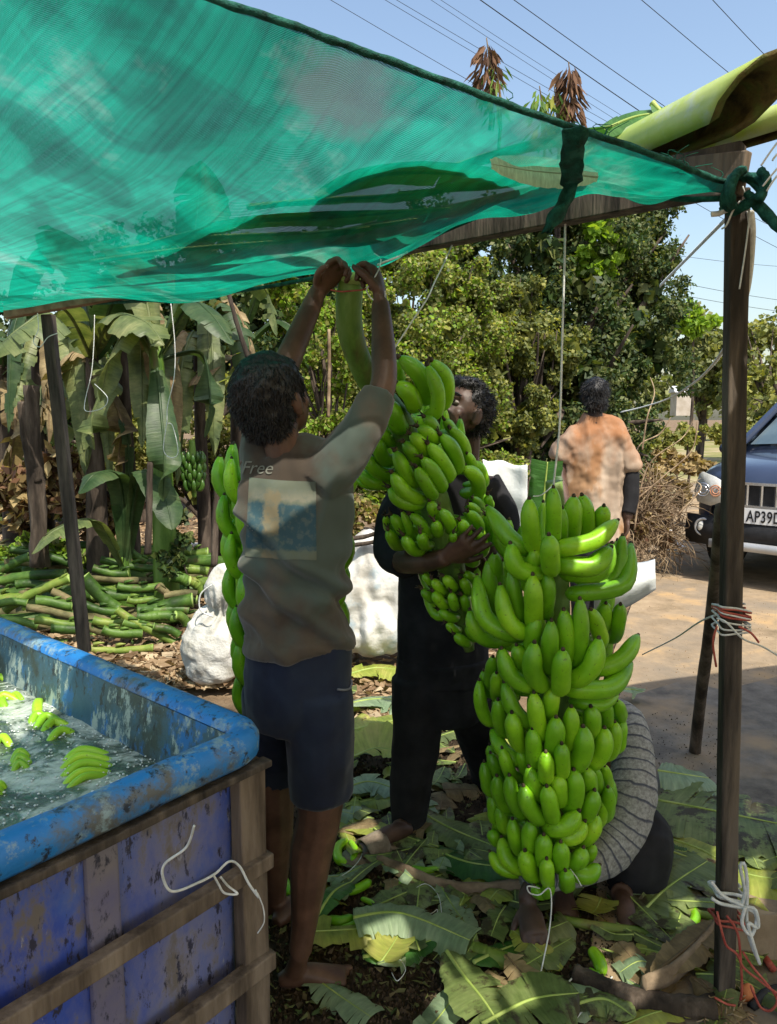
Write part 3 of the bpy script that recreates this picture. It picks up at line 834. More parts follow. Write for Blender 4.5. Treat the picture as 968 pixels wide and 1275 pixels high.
MT['sprigg'] = leafmat('green_sprig_leaf', [(.06, .14, .02), (.14, .24, .04), (.28, .28, .05)], .35, .6)
sprig(606, 92, 120, 'dry brown leafy twig standing above the net, left of the two', MT['drybrown'], 1)
sprig(708, 122, 170, 'dry brown leafy twig above the net, the taller right one', MT['drybrown'], 2)
sprig(690, 150, 60, 'small yellow green sprig just above the net beside the dry twig', MT['sprigg'], 3)
sprig(672, 152, 50, 'feathery green sprig above the net, left of the tall dry twig', MT['sprigg'], 4)
sprig(617, 118, 40, 'small green sprig above the net beside the left dry twig', MT['sprigg'], 5)

# overhead wires, far behind
W = [((395, -10), (760, 200), .008, 'lowest thin overhead wire at the upper left of the sky'), ((470, -6), (775, 172), .007, 'second thin overhead wire from the left'), ((484, -6), (780, 165), .007, 'third thin overhead wire from the left'),
     ((528, -6), (800, 170), .006, 'fourth overhead wire, one of a close pair'), ((540, -6), (800, 160), .006, 'fifth overhead wire, one of a close pair'), ((590, -6), (880, 195), .014, 'thickest dark overhead wire in the middle of the sky'),
     ((632, -6), (900, 182), .011, 'dark overhead wire just right of the thickest one'), ((792, -6), (990, 157), .010, 'overhead wire passing behind the thick cut stem'), ((882, -6), (990, 106), .010, 'overhead wire in the upper right corner of the sky'),
     ((840, 238), (1000, 325), .008, 'wire behind the post just below the net corner'), ((872, 236), (1000, 300), .007, 'thin wire right under the net corner'), ((840, 318), (1000, 334), .006, 'nearly level thin wire behind the right post'),
     ((835, 350), (1000, 378), .007, 'lower level wire behind the right post'), ((820, 362), (1000, 392), .007, 'lowest wire behind the right post above the hedge')]
for (a, b_, r_, lab) in W:
    m_ = MB(); Y_ = 24
    mid = ((a[0] + b_[0]) / 2, (a[1] + b_[1]) / 2 + 1.5)
    stube(m_, [tuple(P(a[0] - 60, a[1] - 60 * (b_[1] - a[1]) / (b_[0] - a[0]), Y_ - 3)) + (r_,), tuple(P(a[0], a[1], Y_ - 2)) + (r_,), tuple(P(mid[0], mid[1], Y_)) + (r_,), tuple(P(b_[0], b_[1], Y_ + 2)) + (r_,)], 24, 5)
    tag(m_.build('overhead_wire', MT['black']), lab, 'wire')
# ============================================================ VEGETATION
def crown_pts(blobs, n, rs, shell=.75):
    """points near the surface of overlapping lumps, each lump broken into smaller clumps"""
    subs = []
    for (c, r) in blobs:
        k = max(8, int(60 * (r.x * r.y * r.z) ** (1 / 3)))
        for _ in range(k):
            d = V((rs.gauss(0, 1), rs.gauss(0, 1), rs.gauss(0, 1))).normalized()
            f = rs.uniform(shell * .6, 1.04)
            subs.append((V((c.x + d.x * r.x * f, c.y + d.y * r.y * f, c.z + d.z * r.z * f)), rs.uniform(.10, .26) * min(r.x, r.z) ** .7, d))
    out = []
    for i in range(n):
        c, r, d = subs[rs.randrange(len(subs))]
        e_ = V((rs.gauss(0, 1), rs.gauss(0, 1), rs.gauss(0, 1))).normalized() * (r * rs.uniform(.2, 1) ** .5)
        p = c + e_
        if p.z > .05: out.append((p, e_.normalized()))
    return out
def leaves_mesh(name, pts, size, mats, rs, drop=.2, aspect=.45):
    vs_ = []; fs_ = []; mi = []
    k = len(mats) if isinstance(mats, list) else 1
    for i, (p, nrm) in enumerate(pts):
        s = size * rs.uniform(.5, 1.3)
        t = V((rs.gauss(0, 1), rs.gauss(0, 1), rs.gauss(0, 1) - drop)).normalized()
        nn_ = (nrm + V((rs.gauss(0, .6), rs.gauss(0, .6), .5 + rs.gauss(0, .5)))).normalized()
        sd_ = t.cross(nn_)
        if sd_.length < .05: sd_ = t.orthogonal()
        sd_.normalize()
        sd_ *= s * aspect
        b0 = len(vs_)
        vs_ += [tuple(p), tuple(p + t * s * .5 + sd_), tuple(p + t * s), tuple(p + t * s * .5 - sd_)]
        fs_.append((b0, b0 + 1, b0 + 2, b0 + 3)); mi.append(int(rs.random() * k))
    me = bpy.data.meshes.new(name); me.from_pydata(vs_, [], fs_)
    for m in (mats if isinstance(mats, list) else [mats]): me.materials.append(m)
    me.polygons.foreach_set('material_index', mi)
    me.update()
    return me
def blob(px, py, Y, rx, rz, ry=None):
    c = P(px, py, Y); s = S(px, py, Y)
    return (c, V((rx * s, (ry if ry else (rx + rz) / 2) * s, rz * s)))
def tree(name, label, cat, blobs, n, size, mats, trunk=None, tr=.08, group=None, seed=1, drop=.2, aspect=.45, limbs=True, wood='bark', core=True):
    rs = random.Random(seed)
    bl = [blob(*b_) for b_ in blobs]
    c0 = sum((b_[0] for b_ in bl), V()) / len(bl)
    base = V((c0.x, c0.y, 0)) if trunk is None else V((trunk[0], trunk[1], 0))
    root = thing(name, label, cat, base, group)
    pts = crown_pts(bl, n, rs)
    link_mesh('crown', leaves_mesh('crown', pts, size, mats, rs, drop, aspect), root)
    if n >= 14000:
        inner = [(c, r * .62) for c, r in bl]
        link_mesh('inner_leaves', leaves_mesh('inner_leaves', crown_pts(inner, n // 7, rs, .4), size * 1.9, mats, rs, drop, .6), root)
    t_ = MB()
    top = V((c0.x, c0.y, max(c0.z, .6)))
    stube(t_, [(base.x, base.y, -.05, tr), tuple(base.lerp(top, .45) + V((.08, 0, 0))) + (tr * .75,), tuple(top) + (tr * .45,)], 12, 8, jit=.08)
    t_.build('trunk', MT[wood], root)
    if limbs:
        for c, r in bl:
            l_ = MB()
            s0 = base.lerp(top, rs.uniform(.3, .7))
            for q in range(5):
                e_ = c + V((rs.uniform(-.8, .8) * r.x, rs.uniform(-.8, .8) * r.y, rs.uniform(-.5, .95) * r.z))
                m_ = s0.lerp(e_, .5) + V((rs.uniform(-.1, .1), rs.uniform(-.1, .1), rs.uniform(0, .15)))
                stube(l_, [tuple(s0) + (tr * .4,), tuple(m_) + (tr * .25,), tuple(e_) + (tr * .06,)], 8, 5)
            l_.build('limb', MT[wood], root)
    return root
MT['lf_olive'] = leafmat('olive_leaves', [(.08, .10, .02), (.17, .19, .04), (.28, .29, .07), (.38, .37, .12)], .4)
MT['lf_mid'] = leafmat('mid_green_leaves', [(.045, .07, .018), (.085, .115, .032), (.14, .165, .05), (.20, .215, .085)], .35)
MT['lf_dark'] = leafmat('dark_green_leaves', [(.014, .035, .010), (.03, .06, .016), (.055, .095, .022)], .25)
MT['lf_bright'] = leafmat('bright_green_leaves', [(.12, .22, .02), (.2, .34, .03), (.3, .42, .05)], .45)
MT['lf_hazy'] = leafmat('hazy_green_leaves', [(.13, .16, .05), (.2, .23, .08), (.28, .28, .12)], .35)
MT['lf_dry'] = leafmat('dry_grass_leaves', [(.15, .10, .04), (.3, .22, .1), (.45, .35, .18)], .3, .85)
MT['grassg'] = leafmat('yellow_green_grass', [(.10, .14, .03), (.22, .24, .06), (.38, .34, .12)], .35, .8)
m = MT
# big dark tree behind
tree('large_tree', 'large dark green tree rising behind the walking person and the roof', 'tree',
     [(700, 350, 9.6, 120, 90), (790, 340, 9.9, 75, 85), (620, 400, 9.6, 100, 100), (780, 440, 9.4, 85, 80), (690, 480, 9.2, 120, 90), (620, 540, 8.8, 80, 90), (740, 560, 9, 90, 70), (700, 270, 9.8, 90, 50), (800, 280, 10, 45, 45), (560, 300, 9.8, 90, 60), (640, 620, 8.6, 80, 70), (740, 640, 9.0, 60, 50)],
     100000, .065, [m['lf_dark'], m['lf_mid'], m['lf_mid'], m['lf_dark']], tr=.2, seed=11, drop=.5, aspect=.28)
tree('bright_branch', 'patch of brighter coloured leaves on the right shoulder of the large tree', 'tree', [(748, 290, 9.2, 24, 34), (765, 320, 9.2, 22, 22), (735, 330, 9.2, 18, 18)], 1500, .09, m['lf_bright'], trunk=(2.4, 9.5), tr=.05, seed=12, limbs=False)  # clump with a brighter leaf colour than the rest of the tree
tree('climbing_shrub', 'pale green shrub hanging in front of the large tree beside the white twine', 'shrub', [(650, 370, 8.4, 40, 30), (640, 430, 8.2, 60, 50), (700, 440, 8.3, 35, 40), (600, 470, 8.0, 60, 50), (660, 520, 8, 60, 40)], 24000, .045, [m['lf_olive'], m['lf_mid']], seed=13)
# olive thicket in the middle
tree('olive_bush', 'tall sunlit olive green bush behind the raised arms', 'bush',
     [(530, 420, 7.2, 100, 90), (470, 500, 7.0, 80, 80), (560, 520, 7.2, 80, 80), (500, 330, 7.6, 100, 50), (440, 410, 7.2, 70, 70), (600, 600, 7.2, 70, 60), (500, 600, 7.0, 80, 60), (400, 470, 7.1, 50, 60), (580, 370, 7.6, 60, 50)],
     110000, .036, [m['lf_olive'], m['lf_olive'], m['lf_mid'], m['lf_bright']], tr=.07, seed=14)
tree('sapling', 'yellow green sapling with a thin pale trunk left of the cut stalk', 'tree', [(410, 440, 6.0, 45, 60), (400, 540, 6.0, 40, 40), (425, 380, 6.1, 35, 30), (370, 380, 6.2, 40, 40)], 11000, .036, [m['lf_bright'], m['lf_olive']], trunk=(P(408, 600, 6).x, 6.0), tr=.035, seed=15)
tree('garden_shrub', 'feathery yellow green shrub behind the drooping banana leaves', 'shrub', [(175, 540, 6.8, 60, 60), (290, 520, 6.8, 70, 80), (240, 600, 6.9, 60, 50), (330, 600, 6.6, 40, 60)], 26000, .035, [m['grassg'], m['lf_olive']], seed=16)
tree('dark_thicket', 'dark thicket behind the banana plants at the far left', 'bush', [(20, 480, 9.5, 120, 120), (160, 450, 10, 120, 110), (300, 430, 10.4, 120, 100), (-60, 600, 8.5, 110, 90), (80, 600, 9.5, 90, 60), (240, 380, 10.5, 150, 90), (400, 380, 10.6, 100, 90)], 50000, .08, [m['lf_dark'], m['lf_mid'], m['lf_dark']], seed=17)
tree('low_bush', 'low brown green undergrowth behind the right white sack', 'bush', [(450, 640, 6.2, 40, 22), (520, 640, 6.3, 50, 22)], 5000, .05, [m['lf_dry'], m['lf_olive']], seed=18, limbs=False)
# far side of the road
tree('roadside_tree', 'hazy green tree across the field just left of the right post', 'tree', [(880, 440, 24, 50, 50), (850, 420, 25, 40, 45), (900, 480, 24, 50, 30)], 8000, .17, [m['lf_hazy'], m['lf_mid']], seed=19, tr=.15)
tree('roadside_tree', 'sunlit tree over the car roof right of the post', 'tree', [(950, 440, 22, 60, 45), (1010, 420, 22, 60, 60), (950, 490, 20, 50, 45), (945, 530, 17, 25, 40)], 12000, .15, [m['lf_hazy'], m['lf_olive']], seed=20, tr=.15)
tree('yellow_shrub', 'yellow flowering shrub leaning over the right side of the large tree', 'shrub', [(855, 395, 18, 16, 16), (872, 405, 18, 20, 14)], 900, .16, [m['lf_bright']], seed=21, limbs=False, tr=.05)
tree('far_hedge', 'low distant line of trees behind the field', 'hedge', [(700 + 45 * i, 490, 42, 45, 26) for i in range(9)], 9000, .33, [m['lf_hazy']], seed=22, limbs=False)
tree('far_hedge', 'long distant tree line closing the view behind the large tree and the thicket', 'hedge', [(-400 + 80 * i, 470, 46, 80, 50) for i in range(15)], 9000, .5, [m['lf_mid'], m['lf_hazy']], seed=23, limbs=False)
tree('verge_bushes', 'grassy green bank at the edge of the field behind the thorny brush', 'bush', [(830, 545, 12.5, 40, 14), (870, 540, 13, 40, 12), (915, 545, 12.5, 30, 16), (800, 560, 11.5, 30, 18)], 7000, .07, [m['grassg'], m['lf_olive']], seed=24, limbs=False, tr=.03)
tree('dry_grass_tuft', 'straw coloured dry grass bank behind the thorny brush', 'grass', [(850, 575, 9.8, 45, 14), (890, 590, 9.2, 30, 18), (800, 590, 9.3, 30, 20), (830, 610, 8.4, 30, 16)], 6000, .07, [m['lf_dry']], seed=25, limbs=False, tr=.02)
# small hut glimpsed across the field
hut = thing('hut', 'small pale hut glimpsed across the field left of the post', 'hut', P(849, 500, 32))
m_ = MB(); c_ = P(849, 500, 32); box(m_, (c_.x - .35, 32, c_.z - .1), (c_.x + .35, 32, c_.z - .1), .7, 1.0); m_.build('wall', mat('hut_wall', [(.35, .3, .25), (.45, .4, .36)], 3), hut, smooth=False)
m_ = MB(); m_.add([(c_.x - .45, 31.6, c_.z + .38), (c_.x + .45, 31.6, c_.z + .38), (c_.x + .45, 32, c_.z + .66), (c_.x - .45, 32, c_.z + .66), (c_.x + .45, 32.4, c_.z + .38), (c_.x - .45, 32.4, c_.z + .38)], [(0, 1, 2, 3), (3, 2, 4, 5), (0, 3, 5), (1, 4, 2)]); m_.build('roof', mat('hut_roof', [(.4, .4, .42), (.5, .5, .52)], 3), hut, smooth=False)

# thorny dry brush at the road side
def brush(label, blobs, n, seed, r_=.006):
    rs = random.Random(seed)
    bl = [blob(*b_) for b_ in blobs]
    root = thing('thorn_brush', label, 'brush', V((bl[0][0].x, bl[0][0].y, 0)))
    t_ = MB()
    for i in range(n):
        c, r = bl[i % len(bl)]
        p = c + V((rs.gauss(0, .5) * r.x, rs.gauss(0, .5) * r.y, rs.uniform(-.9, .6) * r.z)); d = V((rs.gauss(0, 1), rs.gauss(0, 1), rs.gauss(.2, .7))).normalized()
        pts = []
        for q in range(5):
            pts.append(tuple(p) + (r_ * (1 - q * .17) * rs.uniform(.6, 1.2),)); d = (d + V((rs.gauss(0, .5), rs.gauss(0, .5), rs.gauss(-.1, .5)))).normalized(); p = p + d * rs.uniform(.07, .16)
            p.z = max(p.z, .01)
        stube(t_, pts, 8, 4)
    tag(t_.build('twigs', MT['drytwig'], root), kind='stuff')
    l_ = leaves_mesh('dead_leaves', crown_pts(bl, n * 9, rs, .5), .035, [MT['lf_dry'], MT['drybrown']], rs)
    tag(link_mesh('dead_leaves', l_, root), kind='stuff')
    return root
MT['drytwig'] = mat('dry_twig', [(.09, .06, .035), (.20, .14, .085), (.33, .25, .155)], 9, rough=.9, bump=.2)
b1 = brush('tangled dry thorn brush between the walking person and the dark car', [(812, 640, 6.6, 22, 30), (795, 645, 6.4, 18, 28), (824, 668, 6.5, 16, 14), (812, 612, 7.0, 18, 14)], 420, 4)
for pts in ([(790, 660), (800, 600), (815, 570), (850, 545), (865, 520)], [(795, 620), (830, 590), (862, 560), (868, 525)], [(800, 560), (806, 520), (815, 490), (810, 470)], [(786, 590), (796, 555), (822, 540), (835, 520)], [(845, 640), (872, 610), (868, 600)], [(790, 610), (825, 605), (850, 612), (846, 650)]):
    l_ = MB(); stube(l_, [tuple(P(x, y, 6.0 + .1 * i)) + (.008 - .0012 * i,) for i, (x, y) in enumerate(pts)], 20, 5, jit=.2); l_.build('branch', MT['drytwig'], b1)

# ------------------------------------------------------------ banana plants
def banana_plant(label, base, h, lean, leaves, r0=.09, seed=0, stemmat='bark', bunch=None):
    rs = random.Random(seed)
    bp_ = V((base[0], base[1], 0)); top = bp_ + V((lean[0], lean[1], h))
    root = thing('banana_plant', label, 'banana plant', bp_)
    s_ = MB(); stube(s_, [tuple(bp_ - V((0, 0, .05))) + (r0 * 1.15,), tuple(bp_.lerp(top, .3) + V((.01, 0, 0))) + (r0,), tuple(bp_.lerp(top, .7)) + (r0 * .8,), tuple(top) + (r0 * .55,)], 18, 12, jit=.05)
    s_.build('trunk', MT[stemmat], root)
    for (path, hw, mm, sag, tear) in leaves:
        pts = [top - V((0, 0, .1))] + [P(*q) for q in path]
        leaf('leaf', pts, hw, parent=root, mats=mm, sag=sag, tear=tear, seed=rs.randrange(9999), rib=.014, n=34)
    return root
MT['leafq'] = blademat('dark_garden_banana_leaf', [(.02, .05, .015), (.045, .085, .03), (.09, .13, .05)], .3)
go, ol, dr, yl = ('leafq', 'leafq'), ('leafo', 'leafo'), ('leafd', 'ribd'), ('leafy', 'rib')
t1 = P(195, 440, 4.9)
banana_plant('banana plant with a long leaf hanging down in front and a small green bunch', (P(205, 700, 4.9).x, 4.9), P(210, 430, 4.9).z, (0, 0), [
    ([(200, 505, 4.7), (205, 570, 4.6), (203, 625, 4.6)], .115, go, .3, .12),
    ([(170, 405, 4.8), (140, 440, 4.7), (125, 500, 4.7)], .14, ol, .5, .2),
    ([(235, 380, 4.8), (262, 390, 4.6), (290, 430, 4.5)], .13, go, .4, .3),
    ([(240, 300, 5.0), (250, 200, 5.2)], .22, go, .4, .2),
    ([(250, 440, 5.0), (262, 500, 5.0), (255, 545, 5.0)], .12, go, .4, .1),
    ([(170, 330, 5.0), (120, 300, 5.2)], .2, ol, .4, .3),
    ([(280, 330, 5.0), (330, 360, 5.1), (345, 420, 5.1)], .13, ol, .6, .5)], r0=.08, seed=1, stemmat='stem')
banana_plant('leftmost banana plant with tattered grey leaves over the slanting post', (P(120, 720, 5.2).x, 5.2), P(125, 430, 5.2).z, (.05, 0), [
    ([(80, 385, 4.6), (30, 405, 4.3), (-20, 450, 4.2)], .17, ol, .9, .35),
    ([(140, 395, 4.9), (180, 400, 4.6), (205, 430, 4.5)], .16, ol, .8, .3),
    ([(100, 330, 5.2), (60, 280, 5.4)], .22, go, .4, .2),
    ([(150, 520, 5.0), (148, 570, 5.0), (155, 620, 5.0)], .13, dr, .6, .3),
    ([(132, 470, 5.0), (115, 520, 4.9), (118, 560, 4.9)], .13, ol, .5, .2),
    ([(90, 440, 5.2), (60, 480, 5.2), (50, 540, 5.2)], .15, dr, .8, .4),
    ([(150, 360, 5.0), (200, 340, 5.2)], .2, go, .5, .3)], r0=.075, seed=2)
banana_plant('banana plant with a broad yellowed leaf beside the person in the printed shirt', (P(300, 690, 6.0).x, 6.0), P(300, 430, 6.0).z, (0, 0), [
    ([(275, 445, 5.6), (250, 465, 5.4), (238, 480, 5.3)], .13, dr, .5, .1),
    ([(310, 440, 5.8), (300, 460, 5.5), (268, 478, 5.4)], .12, yl, .3, .05),
    ([(330, 350, 6.0), (380, 350, 6.0)], .2, go, .5, .3),
    ([(280, 360, 6.0), (240, 360, 6.0)], .2, ol, .5, .3),
    ([(340, 400, 6.0), (375, 420, 6.0), (385, 460, 6.0)], .16, go, .4, .1)], r0=.07, seed=3)
banana_plant('young banana plant with low broad green leaves beside the stalk pile', (P(155, 700, 5.0).x, 5.0), .45, (0, 0), [
    ([(150, 600, 4.9), (120, 590, 4.7), (98, 615, 4.6)], .13, go, .3, .05), ([(175, 590, 4.9), (205, 620, 4.7), (215, 660, 4.6)], .13, go, .3, .05),
    ([(160, 560, 5.0), (150, 520, 5.0)], .1, go, .2, .05), ([(120, 650, 4.8), (70, 660, 4.6), (40, 690, 4.5)], .12, ol, .4, .2)], r0=.05, seed=4, stemmat='stem')
banana_plant('banana plant at the far left edge with dark ragged leaves', (P(20, 700, 6.0).x, 6.0), P(20, 450, 6).z, (0, 0), [
    ([(0, 420, 5.8), (-40, 470, 5.6)], .2, go, .5, .3), ([(45, 440, 5.8), (70, 500, 5.6), (75, 560, 5.6)], .18, ol, .6, .3), ([(20, 520, 5.7), (10, 590, 5.7), (15, 640, 5.7)], .15, dr, .6, .4), ([(30, 350, 6), (60, 300, 6)], .22, go, .4, .2)], r0=.09, seed=5)
rt = random.Random(77)
for k_ in range(3):
    bx_ = [60, 165, 255][k_]; Yp = [5.6, 5.4, 5.8][k_]
    lv = []
    for q_ in range(6):
        dx_ = rt.uniform(-70, 70); y0_ = rt.uniform(370, 420)
        lv.append(([(bx_ + dx_ * .5, y0_, Yp - .2), (bx_ + dx_, y0_ + rt.uniform(30, 80), Yp - .4), (bx_ + dx_ * 1.15, y0_ + rt.uniform(110, 210), Yp - .5)], rt.uniform(.07, .12), rt.choice([ol, dr, dr, ol, go]), rt.uniform(.6, 1.1), rt.uniform(.3, .6)))
    banana_plant(['banana plant behind the gnarled dead trunk, shredded leaves hanging', 'banana plant between the two front plants, shredded leaves hanging', 'banana plant behind the yellowed leaf, shredded leaves hanging'][k_], (P(bx_, 700, Yp).x, Yp), P(bx_, 420, Yp).z, (0, 0), lv, r0=.055, seed=40 + k_)
# gnarled dead trunks and stakes
def post_px(name, label, cat, pts, r_, mt='bark', seg=9, jit=.12):
    m_ = MB(); stube(m_, [tuple(P(*p)) + (r_ * (1 - .08 * i),) for i, p in enumerate(pts)], 18, seg, jit=jit)
    return tag(m_.build(name, MT[mt]), label, cat)
post_px('dead_trunk', 'thick grey gnarled dead trunk forking at the left of the garden', 'trunk', [(50, 705, 4.7), (47, 620, 4.7), (42, 560, 4.7), (40, 480, 4.7)], .058, jit=.18)
post_px('dead_trunk', 'thin grey fork leaning out of the gnarled dead trunk', 'trunk', [(46, 600, 4.68), (34, 550, 4.68), (28, 500, 4.68)], .035, jit=.15)
post_px('stake', 'slim pale stake standing upright before the low banana leaves', 'stake', [(184, 690, 4.6), (186, 640, 4.6), (187, 575, 4.6)], .022)
post_px('stake', 'slim dark stake right of the garden, beside the left sack', 'stake', [(267, 705, 4.6), (269, 640, 4.6), (272, 578, 4.6)], .022)
post_px('stake', 'slanting bare pole above the head of the person in the printed shirt', 'pole', [(309, 445, 4.2), (296, 405, 4.2), (284, 362, 4.2)], .014)
post_px('stake', 'thin pale sapling trunk left of the cut stalk', 'pole', [(409, 520, 5.7), (410, 470, 5.7), (410, 410, 5.7)], .014, 'drytwig')
# climbing pepper-like foliage low in the garden
tree('low_plant', 'leafy dark plant climbing the right stake in the garden', 'plant', [(222, 660, 4.9, 16, 36), (215, 700, 4.8, 20, 14)], 900, .05, [m['lf_dark'], m['lf_mid']], seed=31, limbs=False, tr=.01)
tree('weed_clump', 'low green weeds at the left edge above the stalk pile', 'weeds', [(20, 680, 5.2, 40, 20), (70, 690, 5.2, 40, 14)], 1500, .06, [m['lf_mid'], m['lf_bright']], seed=32, limbs=False, tr=.01)
tree('weed_clump', 'dry brown dead leaves heaped round the leftmost plants', 'weeds', [(80, 600, 5.4, 50, 50), (20, 620, 5.6, 40, 50), (130, 640, 5.5, 40, 40)], 2200, .11, [MT['lf_dry'], MT['drybrown']], seed=33, limbs=False, tr=.01, aspect=.25)

# ------------------------------------------------------------ pile of cut stalks
LOGS = [(-60, 170, 110, 115, 32, 1), (-60, 190, 240, 175, 32, 1), (20, 300, 255, 180, 30, 2), (40, 70, 260, 135, 26, 1), (330, 185, 580, 178, 24, 3), (305, 180, 430, 290, 42, 1), (425, 285, 645, 432, 26, 2), (370, 118, 600, 142, 24, 1), (595, 133, 762, 168, 30, 2),
        (350, 225, 480, 240, 36, 1), (505, 292, 705, 272, 44, 1), (135, 275, 265, 272, 34, 1), (100, 300, 280, 312, 24, 3), (130, 345, 285, 340, 26, 2), (190, 372, 345, 350, 32, 1), (340, 330, 472, 338, 28, 2), (300, 430, 560, 440, 24, 2), (465, 250, 562, 268, 22, 2),
        (575, 200, 622, 262, 24, 3), (625, 165, 690, 208, 36, 1), (690, 188, 735, 232, 32, 2), (640, 315, 684, 352, 30, 2), (375, 360, 522, 392, 30, 1), (300, 340, 412, 382, 26, 3), (560, 350, 655, 398, 26, 1), (-20, 285, 100, 272, 26, 1), (500, 310, 625, 332, 34, 1), (190, 240, 305, 268, 24, 3),
        (450, 55, 535, 122, 28, 1), (600, 236, 720, 250, 24, 3), (340, 150, 470, 158, 26, 1), (-30, 340, 140, 352, 26, 1), (60, 210, 190, 215, 28, 1), (430, 205, 600, 215, 26, 1), (300, 275, 440, 300, 26, 1), (20, 120, 160, 140, 26, 3), (450, 330, 560, 370, 26, 1), (560, 290, 690, 310, 30, 1)]
SPECIAL = {1: 'long thick green stalk along the left rim side of the pile', 5: 'thick green stalk slanting down from the slanting post across the pile', 8: 'yellow green stalk at the top right of the pile', 10: 'fat dark green stalk at the right side of the pile above the litter', 2: 'yellowish stalk lying slantwise left of the slanting post', 0: 'short bright green stalk at the top left corner of the pile'}
rs = random.Random(5)
def loglab(c, x, y, w_=28):
    col_ = {1: 'dark green', 2: 'yellowish', 3: 'browned'}[c]
    side_ = 'left of the post' if x < 85 else ('right of the post' if x < 160 else 'at the sack end')
    row_ = 'near the back' if y < 715 else ('amid the middle' if y < 765 else 'low at the front')
    return '%s%s cut stalk %s of the pile, %s' % ('thick ' if w_ > 32 else 'thin ' if w_ < 25 else '', col_, row_, side_)
def log(a, b_, r_, mt, label, ya=0, yb=0, sag=.0):
    m_ = MB(); k = 9; pts = []; L_ = (b_ - a).length
    nod = max(3, int(L_ / .16))
    for i in range(k * 2):
        f = i / (k * 2 - 1)
        bulge = 1 + .10 * max(0, math.cos(f * nod * 2 * math.pi)) ** 12
        pts.append(tuple(a.lerp(b_, f) + V((0, 0, .02 * math.sin(f * 3.1 + a.x * 5)))) + (r_ * bulge * rs.uniform(.97, 1.03),))
    stube(m_, pts, 36, 9, cap=False)
    nv_ = len(m_.v)
    m_.f.append(tuple(range(8, -1, -1))); m_.m.append(1); m_.f.append(tuple(nv_ - 9 + j for j in range(9))); m_.m.append(1)
    for q in range(nod):
        if rs.random() < .5:
            p_ = a.lerp(b_, (q + .5) / nod); o2 = V((rs.uniform(-.5, .5), -.4, 1)).normalized()
            tube(m_, [p_ + o2 * r_ * .7, p_ + o2 * r_ * 1.3 + (b_ - a).normalized() * .03, p_ + o2 * r_ * 1.5 + (b_ - a).normalized() * .06], [.014, .01, .003], 5, 0)
    return tag(m_.build('banana_stalk', [MT[mt], MT['cutend'] if mt != 'log3' else MT['ribd']]), label, 'stalk', None if label in SPECIAL.values() else 'cut stalks in the pile')
for i, (x0, y0, x1, y1, wd, c) in enumerate(LOGS):
    X0_, Y0_, X1_, Y1_ = x0 / 2.933, 658 + y0 / 2.933, x1 / 2.933, 658 + y1 / 2.933
    wd *= 1.15
    ym = (Y0_ + Y1_) / 2
    yd = 4.05 + max(0, (822 - ym)) / 130 * 1.0
    jit_ = rs.uniform(-.05, .05)
    a = P(X0_, Y0_, yd + jit_ + .0); b_ = P(X1_, Y1_, yd + jit_ + .05)
    log(a, b_, wd / 2.933 * S(X0_, Y0_, yd) / 2, 'log%d' % c, SPECIAL.get(i, loglab(c, X0_, Y0_, wd)))
for i in range(46):
    y_ = rs.uniform(678, 815) if i < 34 else rs.uniform(672, 700); x_ = rs.uniform(-20, 235); yd = 4.2 + (822 - y_) / 130 * 1.15 + .08
    c_ = P(x_, y_ + 4, yd); an = rs.uniform(-.5, .5); d_ = V((math.cos(an), math.sin(an) * .6, rs.uniform(-.12, .12))) * rs.uniform(.3, .55)
    lc = rs.choice([1, 1, 3, 2])
    lr_ = rs.uniform(.028, .05)
    log(c_ - d_, c_ + d_, lr_, 'log%d' % lc, loglab(lc, x_, y_, lr_ * 750))
hb = MB(); vs2 = []
for j in range(9):
    for i in range(15):
        px = -60 + 330 * i / 14; f = j / 8
        Yq = 4.0 + 1.6 * f; z = .0 + .06 * math.sin(math.pi * f * .75) * (1 if 0 < i < 13 else .2)
        c_ = P(px, 700, Yq); vs2.append((c_.x, Yq, max(z - .06, -.03) + .02 * noise.noise(V((i, j, 0)))))
hb.add(vs2, [(j * 15 + i, j * 15 + i + 1, (j + 1) * 15 + i + 1, (j + 1) * 15 + i) for j in range(8) for i in range(14)])
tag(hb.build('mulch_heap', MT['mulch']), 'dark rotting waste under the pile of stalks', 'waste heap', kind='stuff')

# ------------------------------------------------------------ white sacks
MT['sack'] = mat('white_woven_sack', [(.48, .47, .43), (.60, .59, .56), (.68, .68, .66)], 6, rough=.75, bump=.6, bscale=60, patch=((.38, .35, .28), 3, .50, .62))
MT['sackb'] = mat('stained_woven_sack', [(.42, .40, .36), (.60, .59, .56), (.70, .70, .68)], 5, rough=.75, bump=.4, bscale=55, patch=((.30, .40, .47), 4, .55, .66))
def sackfn(seed, amp=.02, fr=5):
    def f(co, n): 
        q = co * fr + V((seed, 0, 0))
        return amp * noise.noise(q) + amp * .5 * (abs(noise.noise(V((q.x * 3, q.y * 3, q.z * .8)))) - .3) + amp * .22 * noise.noise(q * 4.5)
    return f
b_ = MB(); Ys = 3.75
L_ = lambda pts, **k: stube(b_, [tuple(P(x, y, Ys)) + (r1, r1 * .8) for x, y, r1 in pts], 40, 22, xa=(1, 0, 0), **k)
L_([(275, 846, .10), (274, 838, .165), (272, 815, .185), (271, 795, .178), (275, 778, .15), (281, 766, .095), (283, 757, .085), (284, 742, .125), (286, 725, .135), (290, 710, .10), (293, 702, .05)])
ell(b_, P(298, 800, Ys), (.13, .12, .17)); ell(b_, P(252, 822, Ys - .03), (.08, .10, .09)); ell(b_, P(304, 736, Ys), (.08, .08, .11))
nk = P(283, 759, Ys)
sf_ = sackfn(1, .020, 6)
